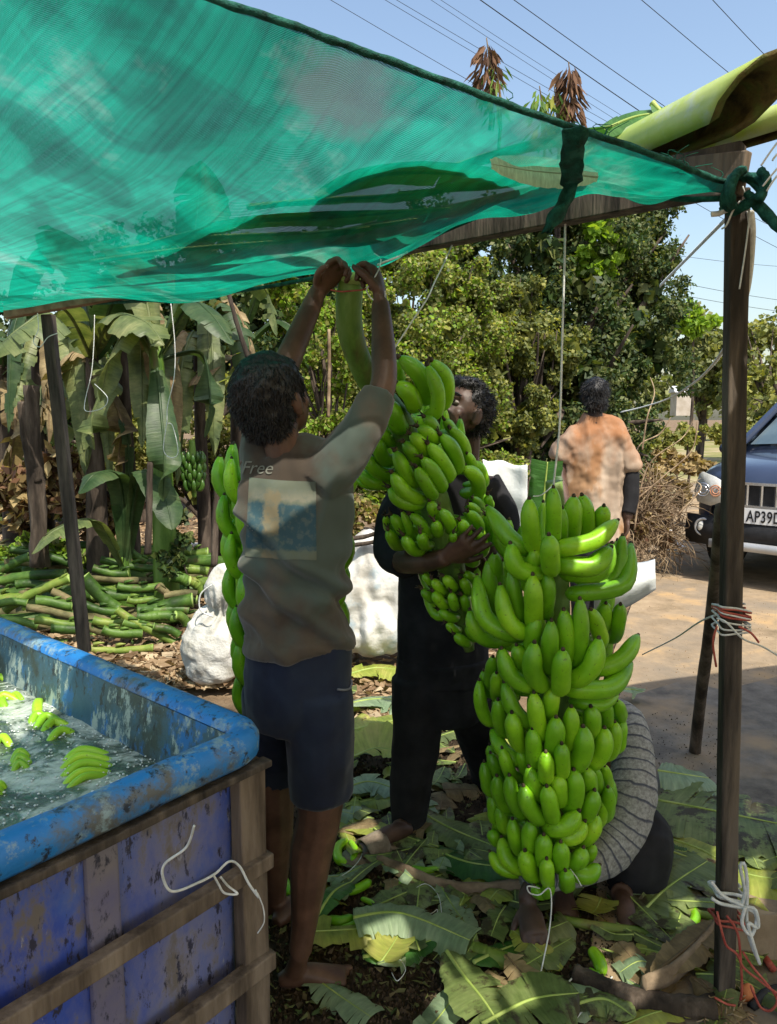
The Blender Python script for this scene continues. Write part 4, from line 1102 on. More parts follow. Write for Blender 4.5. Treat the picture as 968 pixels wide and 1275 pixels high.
def pleats(co, n):
    a = math.atan2(co.y - nk.y, co.x - nk.x); dz = (co.z - nk.z)
    k_ = math.exp(-((dz - .0) / .09) ** 2)
    return sf_(co, n) + .014 * k_ * math.sin(a * 15 + 3 * noise.noise(co * 5)) - .02 * abs(noise.noise(co * 9 + V((5, 0, 0)))) 
me = wrinkle(setm(melt(b_, .010, 2, 'sack'), MT['sack']), pleats)
sk = thing('white_sack', 'small white plastic sack tied at the neck beside the hidden bunch and the tub', 'sack', V((P(272, 850, Ys).x, Ys, 0)))
link_mesh('bag', me, sk)
b_ = MB(); stube(b_, [tuple(P(266, 768, Ys - .14)) + (.004,), tuple(P(250, 760, Ys - .14)) + (.004,), tuple(P(250, 740, Ys - .14)) + (.004,), tuple(P(264, 728, Ys - .14)) + (.004,)], 16, 5); b_.build('tie', MT['twine'], sk)
b_ = MB(); Ys = 4.1
ell(b_, P(462, 770, Ys), (.30, .22, .20)); ell(b_, P(470, 720, Ys), (.26, .18, .22)); ell(b_, P(440, 745, Ys), (.22, .2, .3)); ell(b_, P(505, 740, Ys), (.2, .2, .3)); ell(b_, P(470, 690, Ys + .02), (.18, .13, .13)); ell(b_, P(420, 775, Ys), (.2, .2, .2))
me = wrinkle(setm(melt(b_, .014, 3, 'sack'), MT['sackb']), lambda co, n: sackfn(7, .040, 4)(co, n) + .02 * (.5 - abs(noise.noise(V((co.x * 9, co.y * 5, co.z * 4))) * 2.5)))
tag(link_mesh('white_sack', me), 'big stained white sack slumped between the two people at the hanging bunch', 'sack')
for (pts, lab) in (([(430, 672), (455, 668), (480, 660), (497, 655)], 'dark bent branch lying on top of the big stained sack'), ([(428, 680), (460, 676), (496, 668)], 'second grey branch along the top of the big sack')):
    b_ = MB(); stube(b_, [tuple(P(x, y, 3.95)) + (.012,) for x, y in pts], 14, 6, jit=.12); tag(b_.build('branch', MT['bark']), lab, 'branch')
# clear plastic bag at the verge
MT['plastic'] = None
mm_, t_, bb_, oo_ = nodes('crumpled_clear_plastic')
bb_.inputs['Base Color'].default_value = (.75, .75, .74, 1); bb_.inputs['Roughness'].default_value = .25; bb_.inputs['Specular IOR Level'].default_value = .8
tp = N(t_, 'BsdfTransparent'); mx = N(t_, 'MixShader'); fz = nz(t_, mapping(t_, 1), 14, 4); rr = ramp(t_, [(.35, gray(.55)), (.6, gray(.05))], fz)
t_.links.new(rr.outputs[0], mx.inputs[0]); t_.links.new(bb_.outputs[0], mx.inputs[1]); t_.links.new(tp.outputs[0], mx.inputs[2]); t_.links.new(mx.outputs[0], oo_.inputs[0])
MT['plastic'] = mm_
b_ = MB(); Yb = G(830, 690).y
ell(b_, P(828, 672, Yb), (.13, .1, .10)); ell(b_, P(838, 682, Yb), (.12, .1, .06)); ell(b_, P(815, 660, Yb), (.07, .07, .05))
me = wrinkle(setm(melt(b_, .012, 1, 'bag'), mm_), lambda co, n: .05 * noise.noise(co * 13) + .02 * noise.noise(co * 34))
tag(link_mesh('plastic_bag', me), 'crumpled clear plastic bag on the sandy verge in front of the thorny brush', 'plastic bag')
b_ = MB(); c_ = G(238, 682); box(b_, V((c_.x - .09, c_.y, .03)), V((c_.x + .09, c_.y + .03, .03)), .1, .03); tag(b_.build('foam_scrap', MT['sack'], smooth=False), 'small flat white foam scrap on the litter behind the stalk pile', 'scrap')
# ============================================================ TUB
ZR = .84
C0 = PZ(344, 902, ZR); F0 = PZ(0, 764, ZR); N0 = PZ(0, 1052, ZR)
da = (F0 - C0); da.z = 0; da.normalize()
db = (N0 - C0); db.z = 0; db.normalize()
LA, LB = 1.75, 1.15
def tubmat(name, cols, patches, scale=6, stretch=(1, 1, 1), rough=.5, bump=.3):
    m_, t, b, out = nodes(name)
    vec = mapping(t, stretch)
    f = nz(t, vec, scale, 6)
    col = ramp(t, [(.3, cols[0]), (.5, cols[1]), (.7, cols[2])], f).outputs[0]
    for (c, s, lo_, hi, st) in patches:
        v2 = mapping(t, st)
        g_ = nz(t, v2, s, 9, .72)
        col = mixc(t, ramp(t, [(lo_, gray(0)), (hi, gray(1))], g_).outputs[0], col, c)
    t.links.new(col, b.inputs['Base Color']); b.inputs['Roughness'].default_value = rough
    bp = N(t, 'Bump'); bp.inputs['Strength'].default_value = bump; bp.inputs['Distance'].default_value = .004
    t.links.new(nz(t, vec, 60, 6), bp.inputs['Height']); t.links.new(bp.outputs[0], b.inputs['Normal'])
    return m_
MT['tubrim'] = tubmat('blue_tub_rim', [(.01, .12, .38), (.02, .20, .55), (.05, .27, .62)], [((.11, .12, .12), 6, .50, .60, (1, 1, 1)), ((.25, .36, .40), 16, .53, .62, (1, 1, 1)), ((.02, .03, .05), 34, .56, .62, (1, 1, 1))])
MT['tubin'] = tubmat('stained_tub_inside', [(.03, .10, .15), (.06, .16, .22), (.05, .22, .36)], [((.05, .07, .055), 3, .42, .55, (1, 1, 1)), ((.34, .42, .36), 12, .54, .58, (1, 1, .55)), ((.02, .16, .40), 9, .54, .60, (1, 1, .7)), ((.03, .04, .04), 40, .56, .60, (1, 1, .5))])
MT['tubout'] = tubmat('faded_violet_blue_tub_wall', [(.025, .05, .33), (.045, .09, .42), (.07, .14, .45)], [((.20, .20, .30), 4.5, .40, .60, (1, 1, .5)), ((.16, .14, .13), 9, .52, .60, (1, 1, .5)), ((.03, .03, .06), 50, .56, .61, (1, 1, .4)), ((.33, .34, .40), 30, .61, .66, (1, 1, .3))], rough=.6)
MT['ribm'] = tubmat('dirty_tub_rib', [(.07, .09, .30), (.14, .13, .22), (.20, .18, .20)], [((.03, .03, .05), 30, .54, .6, (1, 1, .5))], rough=.7)
def rr_ring(d, z, rad=.08, k=7):
    out = []
    r_ = max(rad - d, .015)
    u0, u1, v0, v1 = d, LA - d, d, LB - d
    for (cu, cv, a0) in ((u0 + r_, v0 + r_, 180), (u1 - r_, v0 + r_, 270), (u1 - r_, v1 - r_, 0), (u0 + r_, v1 - r_, 90)):
        for i in range(k):
            a = math.radians(a0 + 90 * i / (k - 1))
            out.append((cu + r_ * math.cos(a), cv + r_ * math.sin(a)))
    # subdivide long sides
    res = []
    for i in range(len(out)):
        p, q = out[i], out[(i + 1) % len(out)]
        L_ = math.hypot(p[0] - q[0], p[1] - q[1])
        s_ = max(1, int(round(L_ / .12))) if i % k == k - 1 else 1
        nsub = 12 if i % k == k - 1 else 1
        for j in range(nsub): res.append((p[0] + (q[0] - p[0]) * j / nsub, p[1] + (q[1] - p[1]) * j / nsub))
    return [V((C0.x, C0.y, 0)) + da * u + db * v + V((0, 0, z)) for u, v in res]
tubt = thing('plastic_tub', 'large blue plastic tub of water, worn and dirty, at the lower left', 'tub', V((C0.x, C0.y, 0)) + da * LA / 2 + db * LB / 2)
def rings_mesh(name, prof, m_, parent, closeb=False, wob=0):
    b_ = MB(); rows = [rr_ring(d, z) for d, z in prof]; n_ = len(rows[0])
    if wob: rows = [[p + V((0, 0, wob * noise.noise(p * 4))) + V((1, 1, 0)) * wob * noise.noise(p * 5 + V((9, 0, 0))) for p in r_] for r_ in rows]
    vs_ = [p for r_ in rows for p in r_]
    fs_ = [(i * n_ + j, (i + 1) * n_ + j, (i + 1) * n_ + (j + 1) % n_, i * n_ + (j + 1) % n_) for i in range(len(prof) - 1) for j in range(n_)]
    if closeb: fs_.append(tuple((len(prof) - 1) * n_ + j for j in range(n_)))
    b_.add(vs_, fs_); return b_.build(name, m_, parent)
rings_mesh('rim', [(.048, ZR - .062), (.010, ZR - .058), (0, ZR - .048), (-.002, ZR - .02), (.006, ZR - .006), (.02, ZR), (.04, ZR - .001), (.052, ZR - .008), (.058, ZR - .02)], MT['tubrim'], tubt, wob=.004)
rings_mesh('inner_wall', [(.058, ZR - .02), (.066, ZR - .07), (.075, ZR - .14), (.085, ZR - .4), (.1, .12)], MT['tubin'], tubt, True)
rings_mesh('outer_wall', [(.048, ZR - .062), (.052, ZR - .2), (.055, ZR - .45), (.06, .03)], MT['tubout'], tubt)
for v_ in (.33, .66, .98):
    b_ = MB(); q = V((C0.x, C0.y, 0)) + da * .046 + db * v_
    box(b_, q + V((0, 0, .03)), q + V((0, 0, ZR - .068)), .055, .016, up=tuple(da), seg=4); bevel(b_.build('rib', MT['ribm'], tubt, smooth=False), .006)
for u_ in (.4, .8, 1.2):
    b_ = MB(); q = V((C0.x, C0.y, 0)) + db * .046 + da * u_
    box(b_, q + V((0, 0, .03)), q + V((0, 0, ZR - .068)), .055, .016, up=tuple(db), seg=4); bevel(b_.build('rib', MT['ribm'], tubt, smooth=False), .006)
# water
ZW = .705
mm_, t_, bb_, oo_ = nodes('murky_foamy_water')
vec = mapping(t_, 1)
f1 = nz(t_, vec, 5, 8, .65, 1.8); f2 = nz(t_, vec, 28, 6, .7, 1.0)
ad = N(t_, 'Math', operation='MULTIPLY_ADD'); t_.links.new(f2, ad.inputs[0]); ad.inputs[1].default_value = .45; t_.links.new(f1, ad.inputs[2])
rr = ramp(t_, [(.60, (.045, .06, .045)), (.69, (.10, .13, .10)), (.75, (.34, .38, .34)), (.88, (.60, .64, .60))], ad.outputs[0])
t_.links.new(rr.outputs[0], bb_.inputs['Base Color'])
bb_.inputs['Roughness'].default_value = .12; bb_.inputs['Specular IOR Level'].default_value = .7
bp = N(t_, 'Bump'); bp.inputs['Strength'].default_value = .6; bp.inputs['Distance'].default_value = .012
t_.links.new(nz(t_, vec, 22, 4, .6, 1.5), bp.inputs['Height']); t_.links.new(bp.outputs[0], bb_.inputs['Normal'])
b_ = MB(); rg = rr_ring(.070, ZW); gn = 46
ring_n = len(rg)
# grid surface in tub coordinates
vs_ = []
for j in range(gn + 1):
    for i in range(gn + 1):
        u_ = .072 + (LA - .144) * i / gn; v_ = .072 + (LB - .144) * j / gn
        p = V((C0.x, C0.y, 0)) + da * u_ + db * v_
        vs_.append((p.x, p.y, ZW + .007 * noise.noise(p * 11) + .004 * noise.noise(p * 27)))
b_.add(vs_, [(j * (gn + 1) + i, j * (gn + 1) + i + 1, (j + 1) * (gn + 1) + i + 1, (j + 1) * (gn + 1) + i) for j in range(gn) for i in range(gn)])
tag(b_.build('water', mm_), kind='structure')
b_ = MB(); rs = random.Random(3)
for i in range(1500):                       # bubbles and foam beads, thickest along the far wall
    u_ = .09 + abs(rs.gauss(0, .6)); v_ = .075 + abs(rs.gauss(0, .10)) if i < 260 else rs.uniform(.08, 1.0)
    if u_ > 1.6 or v_ > 1.05: continue
    p = V((C0.x, C0.y, ZW + .004)) + da * u_ + db * v_
    ell(b_, p, (rs.uniform(.001, .0032),) * 2 + (.0015,), nu=6, nv=4)
MT['foam'] = mat('foam', [(.6, .66, .64), (.75, .8, .78)], 30, rough=.3, bump=.2)
tag(b_.build('foam', MT['foam']), 'white foam beads floating along the inner wall of the blue tub', 'foam', kind='stuff')
# wooden frame round the tub
frm = thing('wooden_crate_frame', 'grey wooden slat frame around the outside of the blue tub', 'frame', V((C0.x, C0.y, 0)))
O = V((C0.x, C0.y, 0))
b_ = MB(); q = O + da * .030 + db * .046; box(b_, q, q + V((0, 0, ZR - .066)), .058, .032, up=tuple(da), seg=9, jit=.001); bevel(b_.build('corner_post', MT['woodl'], frm, smooth=False), .003)
for z_, h_ in ((.770, .014), (.578, .030), (.375, .036), (.16, .036)):
    b_ = MB(); box(b_, O + da * .012 + db * .012 + V((0, 0, z_)), O + da * .006 + db * 1.3 + V((0, 0, z_)), .026, h_, seg=10, jit=.001); bevel(b_.build('rail', MT['wood' if z_ > .7 else 'woodl'], frm, smooth=False), .003)
    b_ = MB(); box(b_, O + db * .006 + da * .10 + V((0, 0, z_ + .002)), O + db * .006 + da * 1.75 + V((0, 0, z_ + .002)), .024, h_, seg=10, jit=.001); bevel(b_.build('rail', MT['woodl'], frm, smooth=False), .003)
def fr(u, v, z): return O + da * u + db * v + V((0, 0, z))
def twn(label, pts, r_, m_='twine', name='twine'):
    b2 = MB(); stube(b2, [tuple(p) + (r_,) for p in pts], 10 * len(pts), 5); return tag(b2.build(name, MT[m_]), label, 'twine')
yt = 1.22
twn('white twine looped over the middle rail of the tub frame with loose ends', [P(242, 1028, 1.03), P(232, 1055, 1.04), P(206, 1075, 1.03), P(203, 1092, 1.03), P(215, 1110, 1.04), P(245, 1100, 1.08), P(268, 1088, 1.12), P(285, 1073, 1.15), P(298, 1078, 1.17), P(310, 1100, 1.17), P(322, 1117, 1.17), P(318, 1108, 1.17)], .0022)
twn('short loose loop of white twine hanging on the corner post of the frame', [P(266, 1089, 1.12), P(272, 1100, 1.13), P(280, 1112, 1.14), P(296, 1113, 1.15), P(284, 1103, 1.15), P(275, 1092, 1.13)], .002)
twn('thin twine end drooping beside the corner post of the frame', [P(321, 1112, 1.18), P(328, 1130, 1.18), P(329, 1148, 1.18), P(321, 1162, 1.18)], .0012)

# ============================================================ BANANAS
def banana_mesh(ctrl, r_, name='banana', m_='banana', n=16, seg=15, nub=1.0):
    """ctrl: points from the crown end to the dark tip"""
    cs = [V(q) for q in spl([tuple(p) for p in ctrl], n)]
    prof = []
    for i in range(n):
        f = i / (n - 1)
        if f < .12: w_ = .45 + f / .12 * .40
        elif f < .3: w_ = .85 + (f - .12) / .18 * .15
        elif f < .74: w_ = 1.0
        elif f < .93: w_ = 1 - ((f - .74) / .19) ** 1.8 * .42
        else: w_ = .58 - (f - .93) / .07 * .26
        prof.append(w_ * r_)
    b_ = MB()
    ph = U(0, 6)
    tube(b_, cs, prof, seg, 0, mod=lambda a: .955 + .10 * (1 - abs(math.sin(2.5 * a + ph))) ** 1.3)
    t_ = (cs[-1] - cs[-2]).normalized()
    e_ = cs[-1]
    tube(b_, [e_ - t_ * .001, e_ + t_ * .003, e_ + t_ * .007 * nub, e_ + t_ * .009 * nub], [r_ * .24, r_ * .22 * nub, r_ * .17 * nub, r_ * .06], 7, 1)
    if nub > 1.2:
        for q in range(4):
            s_ = V((U(-1, 1), U(-1, 1), U(-1, 1))).normalized()
            tube(b_, [e_ + t_ * .004, e_ + t_ * .010 + s_ * .006, e_ + t_ * .014 + s_ * .014], [.003, .002, .001], 4, 1)
    return b_.mesh(name, [MT[m_], MT['tip']])
def bunch_from(root, entries, axis, axisY, Rm, stubf=.35):
    """entries: (crop origin/scale id, tip, base, width, mid offset, depth offset)"""
    for (cr, tx, ty, bx, by, wd, mx_, my_, dz) in entries:
        ox, oy, s_ = cr
        Tx, Ty, Bx, By = ox + tx / s_, oy + ty / s_, ox + bx / s_, oy + by / s_
        Mx, My = (Tx + Bx) / 2 + mx_ / s_, (Ty + By) / 2 + my_ / s_
        ks = S(Bx, By, axisY)
        aT, aB = axis(Ty), axis(By)
        Rr = Rm(By)
        dT, dB = (Tx - aT) * ks, (Bx - aB) * ks
        YT = axisY - math.sqrt(max(Rr * Rr - dT * dT, 0.0002)) + dz
        YB = axisY - math.sqrt(max((.74 * Rr) ** 2 - dB * dB, 0)) + dz
        YM = min(YT, YB) * .62 + max(YT, YB) * .38 - .008
        rad = wd / s_ / 2 * ks * .99 * U(.94, 1.05)
        T_, B_, M_ = P(Tx, Ty, YT), P(Bx, By, YB), P(Mx, My, YM)
        S0 = P(Bx + (aB - Bx) * stubf, By - 2, YB + .045)
        bl = B_.lerp(M_, .18)
        link_mesh('banana', banana_mesh([S0, bl, M_, T_], rad, nub=root.get('nub', 1.0)), root)
CA = (570, 600, 3.872); CB = (570, 780, 3.872); CC = (570, 930, 3.872)
E1 = [(CA,) + e_ for e_ in [
 (345, 84, 372, 330, 84, -8, 0, -.01), (462, 30, 462, 275, 74, 4, 0, 0), (145, 122, 325, 330, 86, -8, 18, .0), (255, 300, 375, 445, 82, -34, 34, -.02), (440, 258, 450, 425, 90, 0, 0, -.05),
 (768, 188, 490, 325, 84, 30, 26, -.02), (738, 318, 495, 400, 92, 40, 46, -.01), (742, 300, 520, 440, 84, 60, 60, .03), (835, 300, 560, 545, 84, 105, 70, .03), (795, 262, 640, 520, 80, 50, 60, .07), (560, 72, 545, 262, 86, 0, 0, .10), (600, 66, 620, 250, 84, 10, 0, .12), (705, 118, 690, 230, 84, 0, 0, .10),
 (370, 330, 335, 400, 74, 14, 20, .02), (180, 345, 200, 500, 80, -10, 10, .06), (150, 380, 200, 640, 82, -18, 10, .03), (95, 455, 265, 745, 86, -52, 44, .0), (60, 620, 170, 775, 74, -28, 18, -.005), (205, 498, 315, 735, 84, -24, 34, -.02), (258, 420, 312, 690, 78, -8, 0, .03), (362, 450, 372, 700, 88, 0, 0, .0), (432, 440, 420, 640, 76, 6, 0, .04), (505, 130, 500, 300, 60, 0, 0, .06)]]
E1 += [(CB,) + e_ for e_ in [
 (385, -40, 360, 110, 82, -8, 0, .02), (452, -25, 445, 215, 80, -4, 0, -.01), (512, -78, 522, 170, 78, 4, 0, .01), (590, -130, 582, 190, 82, 6, 0, .0), (645, -80, 690, 90, 76, 6, 0, .04), (370, 80, 400, 285, 86, -24, 16, -.03), (508, 115, 497, 305, 84, -2, 0, -.05), (680, 60, 572, 262, 90, 24, 24, -.03),
 (868, 45, 685, 210, 82, 22, 22, -.01), (835, 180, 560, 305, 90, 40, 52, -.02), (213, 110, 350, 290, 82, -30, 30, -.02), (285, 92, 320, 210, 76, 0, 0, .04), (785, -105, 745, 60, 82, 8, 0, .05), (715, -110, 700, 10, 74, 0, 0, .09), (770, 330, 590, 365, 64, 10, 30, .03), (460, 300, 440, 430, 76, 0, 0, .03),
 (170, 148, 170, 300, 64, -8, 0, .05), (125, 215, 150, 330, 56, -8, 0, .08), (188, 225, 200, 350, 66, -4, 0, .02), (105, 262, 165, 470, 70, -22, 14, .03), (195, 355, 232, 515, 76, -12, 8, -.01), (225, 272, 345, 478, 80, -18, 18, .0), (262, 418, 305, 578, 82, -8, 4, -.02), (368, 322, 408, 530, 84, -8, 6, -.02),
 (475, 440, 455, 612, 82, 4, 4, -.02), (548, 390, 540, 590, 76, 4, 0, .0), (362, 495, 375, 672, 82, 0, 0, -.015), (165, 500, 300, 650, 74, -14, 20, .02), (642, 388, 640, 530, 82, 8, 0, .02), (605, 485, 568, 672, 92, 22, 14, -.02), (715, 368, 708, 490, 70, 6, 0, .03), (768, 358, 780, 450, 60, 8, 0, .06), (708, 492, 645, 665, 86, 26, 10, .0), (757, 462, 722, 625, 76, 14, 4, .02), (795, 440, 765, 600, 62, 8, 4, .05), (425, 608, 427, 738, 74, 0, 0, -.04), (502, 568, 505, 708, 70, 0, 0, -.04)]]
E1 += [(CC,) + e_ for e_ in [
 (155, -8, 185, 90, 58, -4, 0, .06), (215, 8, 275, 155, 66, -8, 4, .0), (160, 32, 210, 145, 64, -6, 4, .03), (128, 75, 165, 225, 66, -8, 4, .03), (190, 142, 245, 295, 76, -14, 8, .0), (250, 140, 312, 322, 76, -14, 8, -.015), (318, 190, 398, 345, 86, -16, 16, -.025), (345, 98, 380, 250, 82, 4, 6, -.005), (300, 20, 335, 120, 64, 0, 0, .03),
 (430, 192, 458, 345, 80, -2, 0, -.035), (487, 138, 492, 265, 76, 0, 0, -.01), (560, 112, 548, 295, 86, 14, 0, -.005), (620, 105, 632, 225, 76, 8, 0, .02), (655, 98, 672, 220, 62, 8, 0, .05), (708, 92, 712, 205, 62, 6, 0, .06), (660, 212, 612, 335, 80, 8, 8, .0), (725, 195, 708, 345, 70, 8, 4, .03), (700, 240, 675, 370, 66, 6, 6, .02),
 (583, 312, 440, 392, 84, 14, 28, -.035), (612, 362, 480, 440, 80, 22, 26, -.01), (668, 328, 600, 452, 80, 14, 12, .0), (165, 232, 190, 360, 60, -6, 0, .06), (200, 290, 242, 405, 66, -4, 4, .03), (158, 400, 205, 460, 64, -6, 6, .04), (265, 350, 307, 505, 76, -10, 4, -.01), (348, 358, 355, 515, 76, -2, 0, -.01), (415, 425, 416, 562, 78, 0, 0, -.03), (497, 460, 494, 582, 78, 2, 0, -.03),
 (606, 488, 540, 560, 82, 14, 18, -.02), (213, 440, 300, 590, 76, -22, 18, .0), (158, 508, 290, 605, 64, -16, 22, .02), (325, 502, 362, 622, 80, -8, 4, -.025), (430, 542, 434, 652, 70, 0, 0, -.045), (682, 572, 558, 605, 82, 8, 30, -.02), (520, 598, 530, 672, 72, 2, 0, -.04), (652, 470, 612, 540, 64, 8, 4, .02), (715, 545, 665, 585, 62, 8, 10, .02), (372, 670, 402, 712, 56, -4, 4, .0), (440, 650, 425, 708, 58, 6, 4, -.01)]]
b1 = thing('banana_bunch', 'big bright green banana bunch hanging in front on the white twine', 'banana bunch', P(690, 640, 1.95))
ax1 = lambda y: 690 + (6 if y < 760 else 0)
bunch_from(b1, E1, ax1, 1.96, lambda y: .20 if y < 900 else (.175 if y < 1020 else .15))
b_ = MB(); stube(b_, [tuple(P(690, 600, 1.93)) + (.022,), tuple(P(694, 680, 1.96)) + (.030,), tuple(P(695, 780, 1.96)) + (.034,), tuple(P(692, 900, 1.96)) + (.05,), tuple(P(690, 1000, 1.96)) + (.045,), tuple(P(685, 1075, 1.96)) + (.026,), tuple(P(682, 1100, 1.96)) + (.018,)], 26, 12, jit=.04)
b_.build('stalk', MT['stem'], b1)
rs = random.Random(17)
def backfill(root, axis, axisY, y0, y1, Rr, n, rad, back=True, tilt=0):
    for i in range(n):
        y_ = y0 + (y1 - y0) * i / n
        an = rs.uniform(.05, math.pi - .05) if back else rs.uniform(0, 2 * math.pi)
        d = V((math.cos(an), math.sin(an), 0))
        c_ = P(axis(y_), y_, axisY)
        q = [c_ + d * Rr * .25 - V((0, 0, .0)), c_ + d * Rr * .72 - V((0, 0, .015)), c_ + d * Rr * 1.0 + V((0, 0, .03)), c_ + d * Rr * 1.02 + V((0, 0, .10))]
        link_mesh('banana', banana_mesh(q, rad * rs.uniform(.9, 1.1), n=11, seg=8), root)
backfill(b1, ax1, 1.97, 680, 1085, .16, 40, .019)
CD = (430, 430, 4.84); CE = (470, 600, 5.794)
E2 = [(CD,) + e_ for e_ in [
 (328, 75, 500, 330, 110, 30, -30, .04), (497, 125, 545, 430, 88, 34, -6, -.01), (525, 95, 600, 370, 88, 46, -30, .02), (300, 80, 330, 200, 70, 0, 0, .08), (310, 230, 420, 370, 110, 20, -10, .05), (260, 330, 330, 500, 110, 0, 0, .07),
 (480, 432, 540, 520, 76, 8, -6, .0), (440, 490, 545, 580, 78, 8, -8, -.005), (395, 535, 490, 655, 78, 8, -8, -.01), (355, 585, 432, 705, 76, 6, -6, -.01), (300, 640, 405, 835, 86, -4, 0, -.02),
 (502, 595, 637, 800, 88, 8, -10, -.02), (578, 540, 682, 755, 92, 22, -14, -.005), (600, 450, 655, 540, 70, 6, 0, .05), (635, 500, 722, 690, 78, 26, -16, .03), (465, 680, 588, 862, 82, 8, -8, -.03), (430, 738, 532, 908, 82, 0, 0, -.035), (285, 772, 445, 930, 86, -14, 18, -.025), (268, 860, 425, 965, 78, -18, 20, -.02),
 (735, 650, 768, 760, 62, 10, 0, .06), (715, 740, 800, 900, 86, 34, -24, .04), (785, 700, 830, 850, 68, 18, -10, .08),
 (190, 560, 245, 700, 84, -12, 0, .05), (125, 650, 235, 785, 88, -16, 12, .03), (75, 745, 235, 835, 84, -10, 22, .03), (205, 500, 262, 590, 76, 0, 0, .08), (60, 800, 200, 850, 60, 0, 14, .06)]]
E2 += [(CE,) + e_ for e_ in [
 (455, 200, 545, 355, 88, 10, -8, -.02), (380, 140, 425, 250, 84, 0, 0, .0), (412, 285, 440, 372, 82, 4, 0, -.02), (240, 235, 370, 382, 80, 10, -10, -.005), (180, 215, 262, 410, 64, 4, 0, .01), (105, 240, 200, 370, 84, 4, 0, .01), (60, 250, 90, 345, 62, -6, 0, .04), (80, 350, 155, 465, 84, -8, 6, .0), (190, 390, 280, 505, 88, -6, 8, -.02), (312, 372, 345, 462, 82, 0, 0, -.02),
 (690, 115, 760, 195, 62, 6, -6, .05), (655, 160, 735, 240, 62, 6, -6, .03), (655, 215, 740, 350, 78, 14, -10, .01), (598, 280, 645, 390, 84, 8, -4, -.01), (705, 355, 765, 515, 88, 14, -6, .0), (785, 240, 820, 440, 90, 16, 0, .03), (800, 95, 805, 180, 66, 0, 0, .05), (548, 370, 548, 425, 58, 0, 0, -.03), (672, 480, 705, 590, 74, 6, 0, .01),
 (330, 665, 400, 740, 66, 0, 0, .03), (400, 705, 475, 800, 76, 0, 0, .02), (480, 682, 552, 765, 80, 4, 0, .0), (625, 660, 695, 710, 68, 6, -4, .03), (605, 700, 662, 800, 80, 6, 0, .01), (325, 775, 405, 850, 70, -4, 4, .03), (405, 795, 485, 890, 80, -4, 4, .01), (532, 800, 562, 905, 70, 0, 0, .0), (612, 820, 645, 905, 80, 6, 0, .02), (445, 925, 565, 985, 76, -4, 10, .03), (500, 1020, 580, 1075, 66, 0, 6, .04), (560, 1100, 655, 1165, 76, 0, 8, .04), (650, 1040, 700, 1130, 76, 0, 0, .05)]]
def ax2(y): 
    pts = [(440, 500), (520, 508), (600, 532), (680, 556), (760, 572), (830, 585)]
    if y <= pts[0][0]: return pts[0][1]
    for (a, xa_), (b__, xb) in zip(pts, pts[1:]):
        if y <= b__: return xa_ + (xb - xa_) * (y - a) / (b__ - a)
    return pts[-1][1]
b2 = thing('banana_bunch', 'tilted green banana bunch held up between two people, its thick stalk tied to the roof', 'banana bunch', P(437, 350, 2.0)); b2['nub'] = 1.5
bunch_from(b2, E2, ax2, 2.12, lambda y: .17 if y < 720 else .12)
del b2['nub']
b_ = MB(); stube(b_, [tuple(P(439, 345, 1.93)) + (.031,), tuple(P(435, 372, 1.94)) + (.034,), tuple(P(436, 410, 1.96)) + (.034,), tuple(P(446, 445, 2.0)) + (.033,), tuple(P(464, 480, 2.05)) + (.034,), tuple(P(495, 520, 2.1)) + (.036,), tuple(P(532, 600, 2.12)) + (.045,), tuple(P(556, 680, 2.12)) + (.045,), tuple(P(575, 770, 2.12)) + (.03,), tuple(P(585, 810, 2.12)) + (.015,)], 34, 14, jit=.012)
st2 = b_.build('stalk', MT['stem2'] if 'stem2' in MT else MT['stem'], b2)
b_ = MB(); ell(b_, P(439, 349, 1.925), (.031, .031, .020)); b_.build('cut_end', MT['cutend'], b2)
backfill(b2, ax2, 2.13, 520, 790, .13, 24, .018)
# tie where stalk meets roof
twn('brown wire tied round the head of the held up stalk', [P(412, 361, 1.9), P(425, 363, 1.89), P(440, 362, 1.885), P(455, 360, 1.89), P(468, 352, 1.88), P(462, 348, 1.93), P(440, 352, 1.965), P(420, 356, 1.95)], .0022, 'redtwine')
twn('grey twine loop dangling from the right hand of the person in the printed shirt', [P(466, 316, 2.05), P(474, 322, 2.0), P(472, 335, 1.85), P(464, 350, 1.82), P(457, 362, 1.83), P(466, 374, 1.82), P(478, 375, 1.82), P(480, 362, 1.82)], .0018)
twn('white strap end tied round the roof beam above the raised right hand', [P(470, 330, 1.95), P(482, 325, 1.95), P(500, 318, 2.0), P(508, 314, 2.0)], .003)
# third bunch, mostly behind the man
def proc_bunch(label, top, bot, Y_, Rr, hands, per, rad, name='banana_bunch', seed=1, mt='banana'):
    rr_ = random.Random(seed)
    root = thing(name, label, 'banana bunch', P(*top, Y_))
    a, b__ = P(*top, Y_), P(*bot, Y_)
    for h in range(hands):
        c_ = a.lerp(b__, (h + .4) / hands); k = per - (h > hands * .6); of = rr_.uniform(0, 6)
        R_ = Rr * (1 - .25 * h / hands)
        for q in range(k):
            for row in (0, 1):
                an = of + 2 * math.pi * (q + .5 * row) / k
                d = V((math.cos(an), math.sin(an), 0)); f = 1 - .16 * row
                L_ = abs(a.z - b__.z) / hands * 1.35
                pts = [c_ + d * R_ * .2 - V((0, 0, .2 * L_)), c_ + d * R_ * .75 * f - V((0, 0, .25 * L_ - .3 * L_ * row)), c_ + d * R_ * f + V((0, 0, .1 * L_ + .25 * L_ * row)), c_ + d * R_ * .98 * f + V((0, 0, (.62 + .25 * row) * L_))]
                link_mesh('banana', banana_mesh(pts, rad * rr_.uniform(.92, 1.08), m_=mt, n=11, seg=8), root)
    m_ = MB(); stube(m_, [tuple(a + V((0, 0, .12))) + (rad * 1.3,), tuple(a) + (rad * 1.6,), tuple(b__) + (rad * 1.2,), tuple(b__ - V((0, 0, .04))) + (rad * .7,)], 12, 9); m_.build('stalk', MT['stem'], root)
    return root
